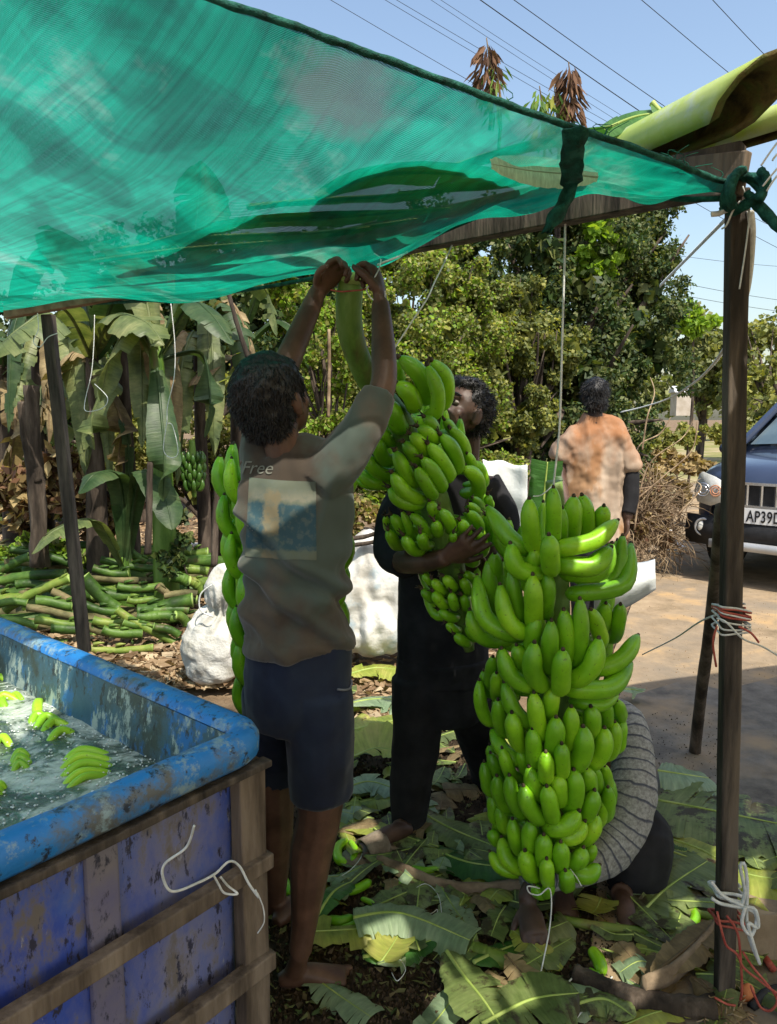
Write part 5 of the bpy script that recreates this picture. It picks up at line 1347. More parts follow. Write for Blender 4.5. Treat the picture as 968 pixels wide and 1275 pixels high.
proc_bunch('green banana bunch hanging mostly hidden behind the person in the printed shirt', (357, 588), (360, 892), 2.42, .215, 7, 10, .024, seed=3)
proc_bunch('small dark unripe bunch on the banana plant in the left background', (240, 570), (242, 612), 5.0, .08, 4, 7, .015, seed=4, mt='banana_dark')
# bananas floating in the tub
CF = (0, 790, 4.4)
def float_hand(label, fingers, group=None):
    a = fingers[0]; p0 = PZ(CF[0] + a[0] / CF[2], CF[1] + a[1] / CF[2], ZW)
    root = thing('banana_hand', label, 'bananas', p0, group)
    for (x0, y0, mx_, my_, x1, y1, wd) in fingers:
        A_ = PZ(x0 / 4.4, 790 + y0 / 4.4, ZW); M_ = PZ(mx_ / 4.4, 790 + my_ / 4.4, ZW); B_ = PZ(x1 / 4.4, 790 + y1 / 4.4, ZW)
        A_.z = ZW - .014; B_.z = ZW - .014; M_.z = ZW + .008
        rad = wd / 4.4 / 2 * S(x0 / 4.4, 790 + y0 / 4.4, A_.y)
        link_mesh('banana', banana_mesh([A_, M_, B_], rad, m_='banana_lit'), root)
float_hand('hand of four bright green bananas floating in the middle of the tub', [(158, 490, 205, 455, 300, 458, 46), (185, 525, 250, 465, 350, 468, 46), (215, 560, 290, 495, 400, 495, 50), (250, 590, 330, 545, 425, 530, 50)])
float_hand('larger hand of bright green bananas floating against the near wall of the tub', [(330, 700, 450, 655, 640, 650, 56), (310, 745, 450, 690, 655, 680, 56), (310, 790, 450, 730, 650, 705, 56), (330, 825, 450, 775, 640, 735, 52), (340, 850, 470, 800, 620, 752, 48)])
float_hand('green banana tips at the left edge of the tub, farthest back', [(-60, 190, 0, 180, 70, 195, 44), (-60, 225, 0, 215, 72, 222, 44), (-50, 250, 0, 245, 60, 245, 34)])
float_hand('pair of half sunk green bananas behind the middle floating hand', [(-30, 380, 20, 350, 120, 352, 48), (-20, 410, 5, 380, 36, 400, 48), (40, 350, 90, 340, 140, 365, 30)])
float_hand('single green banana end sticking out of the water behind the middle hand', [(205, 440, 208, 400, 216, 345, 56)])
float_hand('green banana end at the left edge of the tub beside the middle hand', [(-40, 590, 20, 580, 70, 610, 44)])
float_hand('small hand of green bananas half sunk near the left edge of the tub', [(60, 690, 110, 660, 170, 668, 44), (55, 720, 110, 690, 180, 700, 44), (60, 750, 110, 722, 170, 730, 40)])
float_hand('green banana end at the left edge nearest the tub wall', [(-40, 860, 0, 840, 36, 845, 44), (-40, 890, -10, 870, 24, 872, 36)])
# ============================================================ PEOPLE
def L(mb, pts, n=None, seg=12, xa=None, flat=1.0, **kw):
    """limb in photo pixels: (px, py, Y, r_px[, ry/rx])"""
    q = []
    for p in pts:
        c = P(p[0], p[1], p[2]); s = S(p[0], p[1], p[2]); k = p[4] if len(p) > 4 else flat
        q.append(tuple(c) + (p[3] * s, p[3] * s * k))
    return stube(mb, q, n or 7 * len(q), seg, xa=xa, **kw)
def hand(mb, wrist, d, pn, side, curl=.5, size=1.0, spread=.18, thumb=.9):
    d = V(d).normalized(); pn = V(pn); pn = (pn - d * pn.dot(d)).normalized(); l_ = d.cross(pn) * side
    w_ = V(wrist); e_ = w_ + d * .085 * size
    tube(mb, [w_ - d * .02 * size, w_ + d * .01 * size, w_ + d * .04 * size, e_, e_ + d * .008 * size], [(.022 * size, .018 * size), (.026 * size, .017 * size), (.037 * size, .016 * size), (.040 * size, .013 * size), (.036 * size, .009 * size)], 12, xa=tuple(l_))
    for k, (off, ln, rr_) in enumerate(((.031, .068, .0090), (.0105, .078, .0095), (-.0105, .073, .0090), (-.030, .056, .0080))):
        b_ = e_ - d * .008 * size + l_ * off * size
        dd = (d + l_ * off * spread * 28 * .3).normalized()
        pts = [b_ - dd * .012 * size]
        p = b_; ang = curl * (.5 + .12 * k)
        for j, fr_ in enumerate((.42, .33, .25)):
            a = ang * (j + 1) * (1.0 if j else .8)
            v_ = dd * math.cos(a) + pn * math.sin(a)
            p = p + v_ * ln * fr_ * size
            pts.append(p)
        stube(mb, [tuple(q) + (rr_ * size * (1.05 - .09 * j),) for j, q in enumerate(pts)], 14, 8)
    tb = w_ + d * .022 * size + l_ * .022 * size
    td = (d * .62 + l_ * .75 * thumb + pn * .35).normalized()
    p1 = tb + td * .036 * size; p2 = p1 + (td * .8 + d * .4 + pn * .3 * curl).normalized() * .030 * size; p3 = p2 + (d * .8 + td * .3 + pn * .6 * curl).normalized() * .022 * size
    stube(mb, [tuple(tb) + (.013 * size,), tuple(p1) + (.011 * size,), tuple(p2) + (.0098 * size,), tuple(p3) + (.007 * size,)], 14, 8)
def foot(mb, heel, toe, ank, r_ank, size=1.0):
    """heel, toe: ground points"""
    h, t_ = V(heel), V(toe); d = (t_ - h); d.z = 0; ln = d.length; d.normalize(); s_ = d.cross(V((0, 0, 1)))
    k = ln / .24
    q = [tuple(h + d * -.005 + V((0, 0, .026 * k))) + (.020 * k, .020 * k), tuple(h + d * .03 * k + V((0, 0, .032 * k))) + (.032 * k, .030 * k), tuple(h + d * .09 * k + V((0, 0, .036 * k))) + (.034 * k, .032 * k), tuple(h + d * .14 * k + V((0, 0, .028 * k))) + (.040 * k, .025 * k), tuple(h + d * .185 * k + V((0, 0, .019 * k))) + (.045 * k, .017 * k), tuple(h + d * .205 * k + V((0, 0, .014 * k))) + (.042 * k, .012 * k)]
    stube(mb, q, 26, 14, xa=tuple(s_))
    a = V(ank)
    stube(mb, [tuple(a) + (r_ank,), tuple((a * .5 + (h + d * .05 * k) * .5) + V((0, 0, .02))) + (r_ank * .98,), tuple(h + d * .045 * k + V((0, 0, .04))) + (r_ank * 1.1,)], 12, 12)
    for i, (o_, l_, r_) in enumerate(((-.034, .048, .0125), (-.014, .040, .0092), (.004, .034, .0088), (.021, .028, .0082), (.036, .022, .0078))):
        b_ = h + d * (.188 * k - abs(o_) * .15 * k - .006 * i * k) + s_ * o_ * k
        stube(mb, [tuple(b_ + V((0, 0, .013 * k))) + (r_ * k,), tuple(b_ + d * l_ * .6 * k + V((0, 0, .013 * k))) + (r_ * .9 * k,), tuple(b_ + d * l_ * k + V((0, 0, .009 * k))) + (r_ * .85 * k,)], 9, 8)
def head(mb, c, fwd, up, s=1.0):
    """skull, jaw, nose, ears; s = 1 -> head about 0.22 m tall"""
    A_ = axes(fwd, up)
    w = lambda x, y, z: V(c) + A_ @ V((x * s, y * s, z * s))
    ell(mb, w(0, -.012, .022), (.073 * s, .090 * s, .088 * s), A_, 20, 14)
    ell(mb, w(0, .030, -.035), (.056 * s, .055 * s, .070 * s), A_, 18, 12)
    ell(mb, w(0, .052, -.082), (.030 * s, .026 * s, .024 * s), A_)
    ell(mb, w(-.034, .050, -.025), (.024 * s, .02 * s, .022 * s), A_); ell(mb, w(.034, .050, -.025), (.024 * s, .02 * s, .022 * s), A_)
    ell(mb, w(0, .066, .026), (.050 * s, .020 * s, .014 * s), A_)                         # brow
    stube(mb, [tuple(w(0, .076, .016)) + (.008 * s,), tuple(w(0, .088, -.002)) + (.010 * s,), tuple(w(0, .100, -.022)) + (.014 * s,), tuple(w(0, .084, -.030)) + (.012 * s,)], 12, 8)
    ell(mb, w(-.012, .086, -.025), (.010 * s, .010 * s, .008 * s), A_); ell(mb, w(.012, .086, -.025), (.010 * s, .010 * s, .008 * s), A_)
    ell(mb, w(0, .080, -.048), (.025 * s, .012 * s, .007 * s), A_); ell(mb, w(0, .079, -.058), (.022 * s, .012 * s, .008 * s), A_)
    for sx in (-1, 1):
        ell(mb, w(sx * .074, -.008, -.008), (.010 * s, .018 * s, .032 * s), A_); ell(mb, w(sx * .071, .0, -.030), (.008 * s, .011 * s, .012 * s), A_)
    return A_, w
def face_parts(w, A_, root, s=1.0, skin='lip'):
    for sx in (-1, 1):
        b_ = MB(); ell(b_, w(sx * .031, .0695, .006), (.0135 * s, .010 * s, .0075 * s), A_, 12, 8); e_ = b_.build('eye', MT['eye'], root)
        b_ = MB(); ell(b_, w(sx * .031, .0785, .008), (.0058 * s, .003 * s, .0058 * s), A_, 10, 6); b_.build('iris', MT['iris'], e_)
        b_ = MB(); stube(b_, [tuple(w(sx * .012, .082, .026)) + (.003 * s,), tuple(w(sx * .032, .083, .034)) + (.004 * s,), tuple(w(sx * .050, .072, .028)) + (.002 * s,)], 10, 6); b_.build('eyebrow', MT['hair'], root)
    b_ = MB(); ell(b_, w(0, .0845, -.0475), (.022 * s, .010 * s, .0055 * s), A_); ell(b_, w(0, .083, -.0575), (.020 * s, .010 * s, .0065 * s), A_); b_.build('lips', MT[skin], root)
def hairdo(w, A_, s, parts, root, strands=1500, ln=.022, curl=.5, seed=1, amp=.006, down=.3):
    rs_ = random.Random(seed)
    b_ = MB()
    for (x, y, z, rx, ry, rz) in parts: ell(b_, w(x, y, z), (rx * s, ry * s, rz * s), A_, 22, 16)
    me = melt(b_, .006, 3, 'hair')
    wrinkle(me, lambda co, n: amp * noise.noise(co * 60) + amp * 1.2 * noise.noise(co * 28))
    fc = [(p.center.copy(), p.normal.copy()) for p in me.polygons]
    t_ = MB(); t_.v = [tuple(v.co) for v in me.vertices]; t_.f = [tuple(p.vertices) for p in me.polygons]; t_.m = [0] * len(t_.f)
    for _ in range(strands):
        c, n = rs_.choice(fc)
        d = (n * .5 + V((rs_.gauss(0, curl), rs_.gauss(0, curl), rs_.gauss(0, curl) - down))).normalized()
        tube(t_, [c - n * .003, c + d * ln * .5, c + d * ln + V((rs_.gauss(0, .003), rs_.gauss(0, .003), -.004))], [.0014, .0012, .0004], 3, cap=False)
    return t_.build('hair', MT['hair'], root)
def folds(seed, amp=.008, fr=6, dirv=(1, 1, .35), fine=.25):
    dv = V(dirv)
    def f(co, n):
        q = V((co.x * dv.x, co.y * dv.y, co.z * dv.z)) * fr + V((seed, seed * 2, 0))
        a = 1 - abs(noise.noise(q)) * 2.4
        return amp * (a - .4) + amp * fine * noise.noise(co * 32) + amp * .5 * noise.noise(co * 12)
    return f
def creased(m_, scale=7, dist=.03, strength=.7, stretch=(1.0, 1.0, .45)):
    t = m_.node_tree; b = t.nodes['Principled BSDF']
    old = b.inputs['Normal'].links[0].from_socket if b.inputs['Normal'].is_linked else None
    n = N(t, 'TexNoise'); n.noise_type = 'RIDGED_MULTIFRACTAL'; n.inputs['Scale'].default_value = scale; n.inputs['Detail'].default_value = 2; n.inputs['Distortion'].default_value = .7
    n.normalize = True
    t.links.new(mapping(t, stretch), n.inputs['Vector'])
    bp = N(t, 'Bump'); bp.inputs['Strength'].default_value = strength; bp.inputs['Distance'].default_value = dist
    t.links.new(n.outputs[0], bp.inputs['Height'])
    if old: t.links.new(old, bp.inputs['Normal'])
    t.links.new(bp.outputs[0], b.inputs['Normal'])
    return m_
MT['tee'] = mat('faded_grey_brown_cotton', [(.045, .034, .025), (.070, .055, .040), (.102, .080, .060)], 5, rough=.92, bump=.25, bscale=400, bdist=.001, patch=((.06, .08, .068), 3, .46, .58), sheen=.2)
MT['shorts'] = mat('navy_shorts_cloth', [(.004, .007, .018), (.007, .012, .030), (.012, .020, .04)], 9, rough=.85, bump=.2, bscale=300, bdist=.001, sheen=.15)
MT['blackc'] = mat('black_cloth', [(.006, .006, .008), (.012, .012, .014), (.02, .02, .023)], 8, rough=.9, bump=.2, bscale=250, bdist=.001)
MT['darksh'] = mat('dark_trousers', [(.012, .013, .018), (.022, .023, .03)], 8, rough=.9, bump=.2, bscale=250, bdist=.001)

for k_ in ('tee', 'shorts', 'blackc', 'darksh'): creased(MT[k_])
# ---- A: person in the printed T-shirt -----------------------------------------
pA = thing('person', 'barefoot person in a printed T-shirt and navy shorts, back turned, both arms raised', 'person', V((P(380, 800, 1.7).x, 1.7, 0)))
b_ = MB()
fwdA = V((.50, .75, .38)); upA = V((-.15, -.30, 1))
cA = P(343, 497, 1.68)
A_, wA = head(b_, cA, fwdA, upA, .92)
L(b_, [(348, 530, 1.68, 23), (352, 560, 1.68, 22), (358, 590, 1.70, 20)], xa=(1, 0, 0))
L(b_, [(362, 600, 1.69, 46, .45), (370, 640, 1.69, 52, .5), (370, 720, 1.69, 50, .65), (372, 790, 1.69, 48, .6), (372, 850, 1.70, 42, .6)], xa=(1, 0, 0), seg=18)
L(b_, [(405, 585, 1.68, 26), (440, 545, 1.68, 25), (466, 508, 1.69, 18.5), (478, 476, 1.71, 16.5), (478, 440, 1.75, 16), (476, 405, 1.79, 13.5), (474, 378, 1.83, 11.5)])
L(b_, [(322, 585, 1.72, 25), (338, 520, 1.76, 22), (354, 462, 1.8, 18), (366, 432, 1.83, 16), (381, 398, 1.87, 14), (394, 368, 1.91, 11.5), (398, 360, 1.92, 10.5)])
hand(b_, P(474, 376, 1.83), P(468, 330, 1.88) - P(474, 376, 1.83), (-1, .4, .1), 1, 1.5, .95)
hand(b_, P(396, 364, 1.915), P(414, 340, 1.90) - P(396, 364, 1.915), (.6, -.6, -.4), -1, 1.35, .95)
L(b_, [(398, 870, 1.68, 28), (400, 930, 1.68, 30), (400, 985, 1.68, 29), (397, 1020, 1.68, 27.5), (388, 1060, 1.68, 27), (384, 1100, 1.67, 23), (379, 1150, 1.66, 16.5), (374, 1185, 1.65, 14.5)], n=50)
hl, tl = G(350, 1230), G(444, 1218)
foot(b_, hl, tl, P(374, 1185, 1.645), .024)
L(b_, [(345, 870, 1.80, 28), (341, 930, 1.82, 28), (338, 975, 1.84, 28), (340, 1020, 1.86, 26), (340, 1070, 1.89, 22), (342, 1110, 1.92, 15), (343, 1135, 1.94, 13.5)], n=46)
hl2 = G(345, 1158); foot(b_, hl2, hl2 + V((.10, .17, 0)), P(343, 1132, 1.945), .023)
me = setm(melt(b_, .0048, 2, 'body'), MT['skin'])
link_mesh('body', me, pA)
hairdo(wA, A_, .92, [(0, -.022, .034, .083, .098, .086), (0, -.048, -.015, .074, .064, .074), (.0, -.02, .058, .070, .08, .064)], pA, 3500, .009, .25, 2, .005, 1.0)
# shirt
b_ = MB()
L(b_, [(350, 556, 1.69, 34, .6), (362, 575, 1.69, 60, .5), (368, 600, 1.69, 70, .52), (371, 640, 1.69, 70, .58), (370, 700, 1.69, 66, .64), (370, 750, 1.69, 65, .68), (371, 790, 1.69, 67, .70), (372, 806, 1.69, 67.5, .70)], xa=(1, .12, 0), seg=26, n=50)
L(b_, [(395, 600, 1.68, 36), (425, 566, 1.68, 32), (450, 532, 1.68, 27), (464, 508, 1.69, 22.5), (473, 489, 1.70, 20.5)], n=34, seg=16)
L(b_, [(334, 600, 1.71, 34), (330, 560, 1.74, 31), (338, 520, 1.77, 27), (345, 500, 1.78, 25)], n=30, seg=16)
me = melt(b_, .006, 4, 'tshirt')
zlo = P(372, 806, 1.69).z
def shfold(co, n):
    a = folds(3, .008, 8, (1, 1, .5))(co, n)
    c = P(437, 700, 1.69); 
    # diagonal drag folds from right armpit down to the left hem, horizontal creases over the print
    u_ = (co.x - c.x) * .62 + (co.z - c.z) * .78
    u_ += .02 * noise.noise(co * 5)
    a += .013 * math.exp(-((u_ + .06) / .014) ** 2) - .014 * math.exp(-((u_ + .085) / .012) ** 2) + .010 * math.exp(-((u_ + .15) / .013) ** 2) - .009 * math.exp(-((u_ + .172) / .012) ** 2) + .009 * math.exp(-((u_ + .24) / .013) ** 2)
    zz = co.z + .10 * (co.x - c.x) ** 2 * 10
    a += .006 * math.sin(zz * 58 + 2.5 * noise.noise(co * 6)) * max(0, min(1, (P(370, 620, 1.69).z - co.z) * 8))
    if co.z < zlo + .03: a += .004
    return a
wrinkle(me, shfold)
setm(me, MT['tee'])
shirtA = link_mesh('tshirt', me, pA)
bvh = BVHTree.FromPolygons([v.co.copy() for v in me.vertices], [tuple(p.vertices) for p in me.polygons])
def on_surf(px, py, off=.0018, bv=None):
    d = ray(px, py).normalized(); h = (bv or bvh).ray_cast(V((0, 0, CH)), d)
    if h[0] is None: return None
    return h[0] + h[1] * off if h[1].dot(d) < 0 else h[0] - h[1] * off
# faded print on the back
mm_, t_, bb_, oo_ = nodes('faded_shirt_print')
uvn = N(t_, 'UVMap'); uvn.uv_map = 'UVMap'
sx_ = N(t_, 'SeparateXYZ'); t_.links.new(uvn.outputs[0], sx_.inputs[0])
def wob(vecn, sc_, amt):
    q = nz(t_, uvn.outputs[0], sc_, 5)
    m1 = N(t_, 'Math', operation='SUBTRACT'); t_.links.new(q, m1.inputs[0]); m1.inputs[1].default_value = .5
    m2 = N(t_, 'Math', operation='MULTIPLY_ADD'); t_.links.new(m1.outputs[0], m2.inputs[0]); m2.inputs[1].default_value = amt; t_.links.new(vecn, m2.inputs[2])
    return m2.outputs[0]
yv = wob(sx_.outputs[1], 9, .12); xv = wob(sx_.outputs[0], 7, .22)
sage, blue, beige, dblue = (.095, .112, .082), (.020, .060, .078), (.155, .135, .082), (.04, .11, .15)
vert = ramp(t_, [(0, sage), (.10, sage), (.13, blue), (.68, blue), (.72, sage), (.76, (.16, .16, .12)), (.9, sage)], yv)
fig = ramp(t_, [(.0, gray(.3)), (.06, gray(0)), (.22, gray(0)), (.26, gray(1)), (.44, gray(1)), (.48, gray(0)), (1, gray(0))], xv)
fy = ramp(t_, [(.0, gray(1)), (.06, gray(1)), (.12, gray(.15)), (.28, gray(.2)), (.34, gray(1)), (.84, gray(1)), (.9, gray(0))], yv)
fm = N(t_, 'Math', operation='MULTIPLY'); t_.links.new(fig.outputs[0], fm.inputs[0]); t_.links.new(fy.outputs[0], fm.inputs[1])
tex = nz(t_, uvn.outputs[0], 11, 5, .55)
dt = ramp(t_, [(.50, gray(0)), (.60, gray(.45))], tex)
c1 = mixc(t_, fm.outputs[0], vert.outputs[0], beige)
c2 = mixc(t_, dt.outputs[0], c1, (.10, .12, .10))
t_.links.new(c2, bb_.inputs['Base Color']); bb_.inputs['Roughness'].default_value = .8
b_ = MB(); uvp = []
gx, gy = 30, 34; ok = {}
for j in range(gy + 1):
    for i in range(gx + 1):
        fx_, fy_ = i / gx, j / gy
        px = 306 + 5 * fy_ + (88 - 5 * fy_) * fx_; py = 692 + 10 * (fx_ - .3) ** 2 - 98 * fy_ + 4 * math.sin(fx_ * 3)
        p = on_surf(px, py)
        if p is None: continue
        ok[(i, j)] = len(b_.v); b_.v.append(tuple(p)); uvp.append((fx_, fy_))
for j in range(gy):
    for i in range(gx):
        k_ = [(i, j), (i + 1, j), (i + 1, j + 1), (i, j + 1)]
        if all(q in ok for q in k_): b_.f.append(tuple(ok[q] for q in k_)); b_.m.append(0)
pr = b_.build('print', mm_, pA)
ul = pr.data.uv_layers.new(name='UVMap')
for lp in pr.data.loops: ul.data[lp.index].uv = uvp[lp.vertex_index]
MT['printw'] = mat('faded_print_ink', [(.14, .14, .115), (.19, .185, .15)], 30, rough=.8, bump=0)
MT['printd'] = mat('dark_print_ink', [(.06, .08, .075), (.10, .11, .10)], 30, rough=.8, bump=0)
def text_on(txt, x0, y0, hpx, root, mt, name='lettering', shear=0.0, slope=0.0, bv=None, wd=1.0, off=.0026, bold=.0):
    cu = bpy.data.curves.new('t', 'FONT'); cu.body = txt; cu.size = 1; cu.resolution_u = 3; cu.shear = shear; cu.offset = bold
    o = bpy.data.objects.new('t', cu); COL.objects.link(o)
    me_ = bpy.data.meshes.new_from_object(o.evaluated_get(bpy.context.evaluated_depsgraph_get()))
    bpy.data.objects.remove(o)
    vs_ = []
    bad = False
    for v in me_.vertices:
        px = x0 + v.co.x * hpx * wd; py = y0 - v.co.y * hpx + slope * (px - x0)
        p = on_surf(px, py, off, bv)
        if p is None: p = vs_[-1] if vs_ else P(px, py, 1.6)
        vs_.append(tuple(p))
    b2_ = MB(); b2_.add(vs_, [tuple(p.vertices) for p in me_.polygons])
    return b2_.build(name, MT[mt], root, smooth=False)
text_on('Free', 300, 590, 23, pA, 'printw', 'script_lettering', shear=.35, slope=.02, wd=.95)
text_on('PACIFIC', 312, 607.5, 6, pA, 'printd', 'small_lettering', slope=.06, wd=1.0) if False else None
# shorts
b_ = MB()
L(b_, [(371, 792, 1.69, 64, .72), (371, 830, 1.70, 66, .74), (371, 870, 1.70, 66, .75), (371, 895, 1.71, 62, .7)], xa=(1, 0, 0), seg=26, n=24)
L(b_, [(396, 860, 1.68, 42), (399, 920, 1.68, 40), (400, 960, 1.68, 38.5), (400, 990, 1.68, 37.5)], n=30, seg=18, xa=(1, 0, 0))
L(b_, [(346, 860, 1.78, 42), (342, 915, 1.81, 38), (340, 966, 1.84, 33)], n=30, seg=18, xa=(1, 0, 0))
me = melt(b_, .0065, 4, 'shorts'); wrinkle(me, folds(9, .009, 5, (1, 1, .45)))
setm(me, MT['shorts']); sh = link_mesh('shorts', me, pA)
b_ = MB(); bs = BVHTree.FromPolygons([v.co.copy() for v in me.vertices], [tuple(p.vertices) for p in me.polygons])
pts = [on_surf(x, y, .004, bs) for x, y in ((419, 858), (428, 860), (434, 858), (436, 852), (436, 846))]
pts = [p for p in pts if p is not None]
if len(pts) > 2: stube(b_, [tuple(p) + (.003,) for p in pts], 14, 5); b_.build('pocket_zip', mat('grey_zip', [(.12, .13, .15), (.2, .21, .23)], 20), sh)
b_ = MB(); L(b_, [(305, 985 - 20, 1.8, 1), (306, 966, 1.8, 1)], n=3)

# ---- B: man in black holding the bunch --------------------------------------
pB = thing('person', 'person in black clothes and tan slippers holding up the tilted bunch, face lifted', 'person', V((P(550, 800, 2.38).x, 2.38, 0)))
b_ = MB()
fwdB = V((-.66, -.60, .45)); upB = V((.30, .25, 1))
cB = P(574, 515, 2.33)
Hs = .93
A_, wB = head(b_, cB, fwdB, upB, Hs)
L(b_, [(580, 535, 2.38, 19), (578, 560, 2.40, 20), (572, 585, 2.42, 24)], xa=(1, 0, 0))
L(b_, [(560, 590, 2.42, 60, .5), (556, 650, 2.42, 56, .6), (550, 740, 2.42, 44, .5), (550, 820, 2.42, 40, .5)], xa=(1, 0, 0), seg=16)
L(b_, [(508, 610, 2.40, 21), (492, 650, 2.36, 19), (490, 690, 2.26, 17), (515, 700, 2.12, 15), (545, 697, 2.0, 12.5), (556, 693, 1.965, 11.5)], n=44)
hand(b_, P(554, 694, 1.97), P(602, 668, 1.915) - P(554, 694, 1.97), (.1, 1, .3), -1, .35, .92, spread=.42)
L(b_, [(608, 610, 2.44, 21), (625, 660, 2.40, 18), (618, 700, 2.32, 15), (600, 720, 2.26, 13)], n=30)
hand(b_, P(600, 720, 2.26), (-.6, -.3, .5), (-.2, -1, 0), 1, .5, .92)
L(b_, [(524, 840, 2.39, 22), (520, 900, 2.37, 22), (510, 980, 2.36, 17), (505, 1030, 2.36, 14)], n=30)
L(b_, [(580, 840, 2.46, 22), (592, 900, 2.58, 20), (608, 960, 2.68, 18), (612, 1000, 2.74, 13)], n=30)
hs = G(510, 1048); ts = G(474, 1062)
hs.z = ts.z = .022
foot(b_, hs, hs + (ts - hs).normalized() * .21, P(505, 1034, 2.36), .027)
hs2 = G(612, 1016); ts2 = hs2 + V((.05, -.20, 0)); hs2.z = ts2.z = .02
foot(b_, hs2, ts2, P(612, 1000, 2.74), .026)
link_mesh('body', setm(melt(b_, .0052, 2, 'body'), MT['skind']), pB)
face_parts(wB, A_, pB, Hs)
hairdo(wB, A_, Hs, [(0, -.030, .045, .082, .088, .076), (0, -.050, .010, .078, .066, .07), (0, .025, .088, .06, .05, .028), (-.02, .0, .095, .05, .05, .03)], pB, 2600, .013, .6, 3, .007, 0)
b_ = MB()
L(b_, [(568, 572, 2.42, 30, .7), (560, 590, 2.42, 66, .5), (556, 650, 2.42, 62, .58), (552, 720, 2.42, 56, .62), (551, 790, 2.41, 57, .7), (551, 850, 2.40, 57, .75)], xa=(1, 0, 0), seg=22, n=40)
L(b_, [(520, 605, 2.41, 26), (500, 635, 2.38, 26), (491, 665, 2.34, 25), (490, 690, 2.27, 23), (505, 702, 2.18, 20)], n=30, seg=14)
L(b_, [(598, 605, 2.43, 27), (620, 640, 2.42, 25), (625, 665, 2.40, 22)], n=20, seg=14)
me = melt(b_, .007, 3, 'shirt'); wrinkle(me, folds(12, .006, 7)); link_mesh('shirt', setm(me, MT['blackc']), pB)
b_ = MB()
L(b_, [(551, 815, 2.40, 57, .75), (551, 860, 2.41, 58, .75), (551, 890, 2.42, 52, .75)], xa=(1, 0, 0), seg=22, n=20)
L(b_, [(522, 845, 2.39, 34), (518, 930, 2.37, 30), (511, 985, 2.36, 25), (509, 1038, 2.36, 20)], n=30, seg=14)
L(b_, [(582, 860, 2.48, 36), (594, 910, 2.58, 27), (606, 960, 2.67, 20), (611, 1002, 2.73, 16)], n=30, seg=14)
me = melt(b_, .007, 3, 'trousers'); wrinkle(me, folds(13, .006, 6, (1, 1, .5))); link_mesh('trousers', setm(me, MT['blackc']), pB)
MT['slip'] = mat('tan_worn_slipper', [(.14, .11, .08), (.22, .175, .13), (.30, .25, .19)], 18, rough=.85, bump=.4)
def slipper(h, t_, root):
    d = (t_ - h).normalized(); s_ = d.cross(V((0, 0, 1))); b2_ = MB(); z = .010
    out = []
    for (f, w_) in ((-.02, .018), (.0, .032), (.06, .036), (.12, .040), (.17, .050), (.21, .050), (.24, .038), (.252, .015)): out.append((h + d * f, w_))
    vs_ = []
    for zz in (.001, .022):
        for c, w_ in out: vs_ += [V((c.x, c.y, zz)) - s_ * w_, V((c.x, c.y, zz)) + s_ * w_]
    k = len(out)
    fs_ = []
    for i in range(k - 1):
        a = 2 * i; fs_.append((a + 1, a, a + 2, a + 3)); o2 = 2 * k; fs_.append((o2 + a, o2 + a + 1, o2 + a + 3, o2 + a + 2)); fs_.append((a, o2 + a, o2 + a + 2, a + 2)); fs_.append((a + 1, a + 3, o2 + a + 3, o2 + a + 1))
    fs_.append((0, 1, 2 * k + 1, 2 * k)); fs_.append((2 * k - 2, 4 * k - 2, 4 * k - 1, 2 * k - 1))
    b2_.add(vs_, fs_)
    so = b2_.build('slipper', MT['slip'], root)
    b3 = MB(); rows = 7; cols = 13; vv = []
    for i in range(rows):
        f = .105 + .075 * i / (rows - 1)
        for j in range(cols):
            a = math.pi * j / (cols - 1)
            c = h + d * f; w_ = .050; 
            vv.append(V((c.x, c.y, .010)) + s_ * (math.cos(a) * w_) + V((0, 0, 1)) * (math.sin(a) * (.058 - .012 * i / rows)))
    b3.add(vv, [(i * cols + j, i * cols + j + 1, (i + 1) * cols + j + 1, (i + 1) * cols + j) for i in range(rows - 1) for j in range(cols - 1)])
    o3 = b3.build('strap', MT['slip'], so); o3.modifiers.new('s', 'SOLIDIFY').thickness = .006
slipper(hs.copy(), ts.copy(), pB); slipper(hs2.copy(), ts2.copy(), pB)

# ---- C: walker seen from behind ------------------------------------------------
MT['teec'] = mat('sand_coloured_stained_tshirt', [(.30, .225, .165), (.40, .315, .24), (.48, .40, .32)], 5, rough=.9, bump=.3, bscale=180, bdist=.001, patch=((.29, .17, .09), 5.0, .49, .62), stretch=(1, 1, .5))
t_ = MT['teec'].node_tree; bb_ = t_.nodes['Principled BSDF']
old = bb_.inputs['Base Color'].links[0].from_socket
tc = N(t_, 'TexCoord'); sz = N(t_, 'SeparateXYZ'); t_.links.new(tc.outputs['Object'], sz.inputs[0])
q1 = nz(t_, mapping(t_, (1, 1, .6)), 6, 6, .65); m1 = N(t_, 'Math', operation='MULTIPLY_ADD'); t_.links.new(q1, m1.inputs[0]); m1.inputs[1].default_value = .9; t_.links.new(sz.outputs[2], m1.inputs[2])
top_ = P(741, 530, 4.5).z; rr = ramp(t_, [(0, gray(0)), (1, gray(.85))], None); mr = N(t_, 'MapRange'); mr.inputs[1].default_value = top_ + .18; mr.inputs[2].default_value = top_ + .52; t_.links.new(m1.outputs[0], mr.inputs[0]); t_.links.new(mr.outputs[0], rr.inputs[0])
t_.links.new(mixc(t_, rr.outputs[0], old, (.28, .115, .042)), bb_.inputs['Base Color'])
creased(MT['teec'], 5, .05, .8, (1, 1, .3))
pC = thing('person', 'person walking away on the road side in an orange stained sand coloured T-shirt', 'person', V((P(742, 600, 4.5).x, 4.5, 0)))
b_ = MB(); Yc = 4.5
A_, wC = head(b_, P(741, 493, Yc), (.1, 1, .0), (0, 0, 1), .92)
L(b_, [(741, 510, Yc, 9), (741, 530, Yc, 11)], xa=(1, 0, 0))
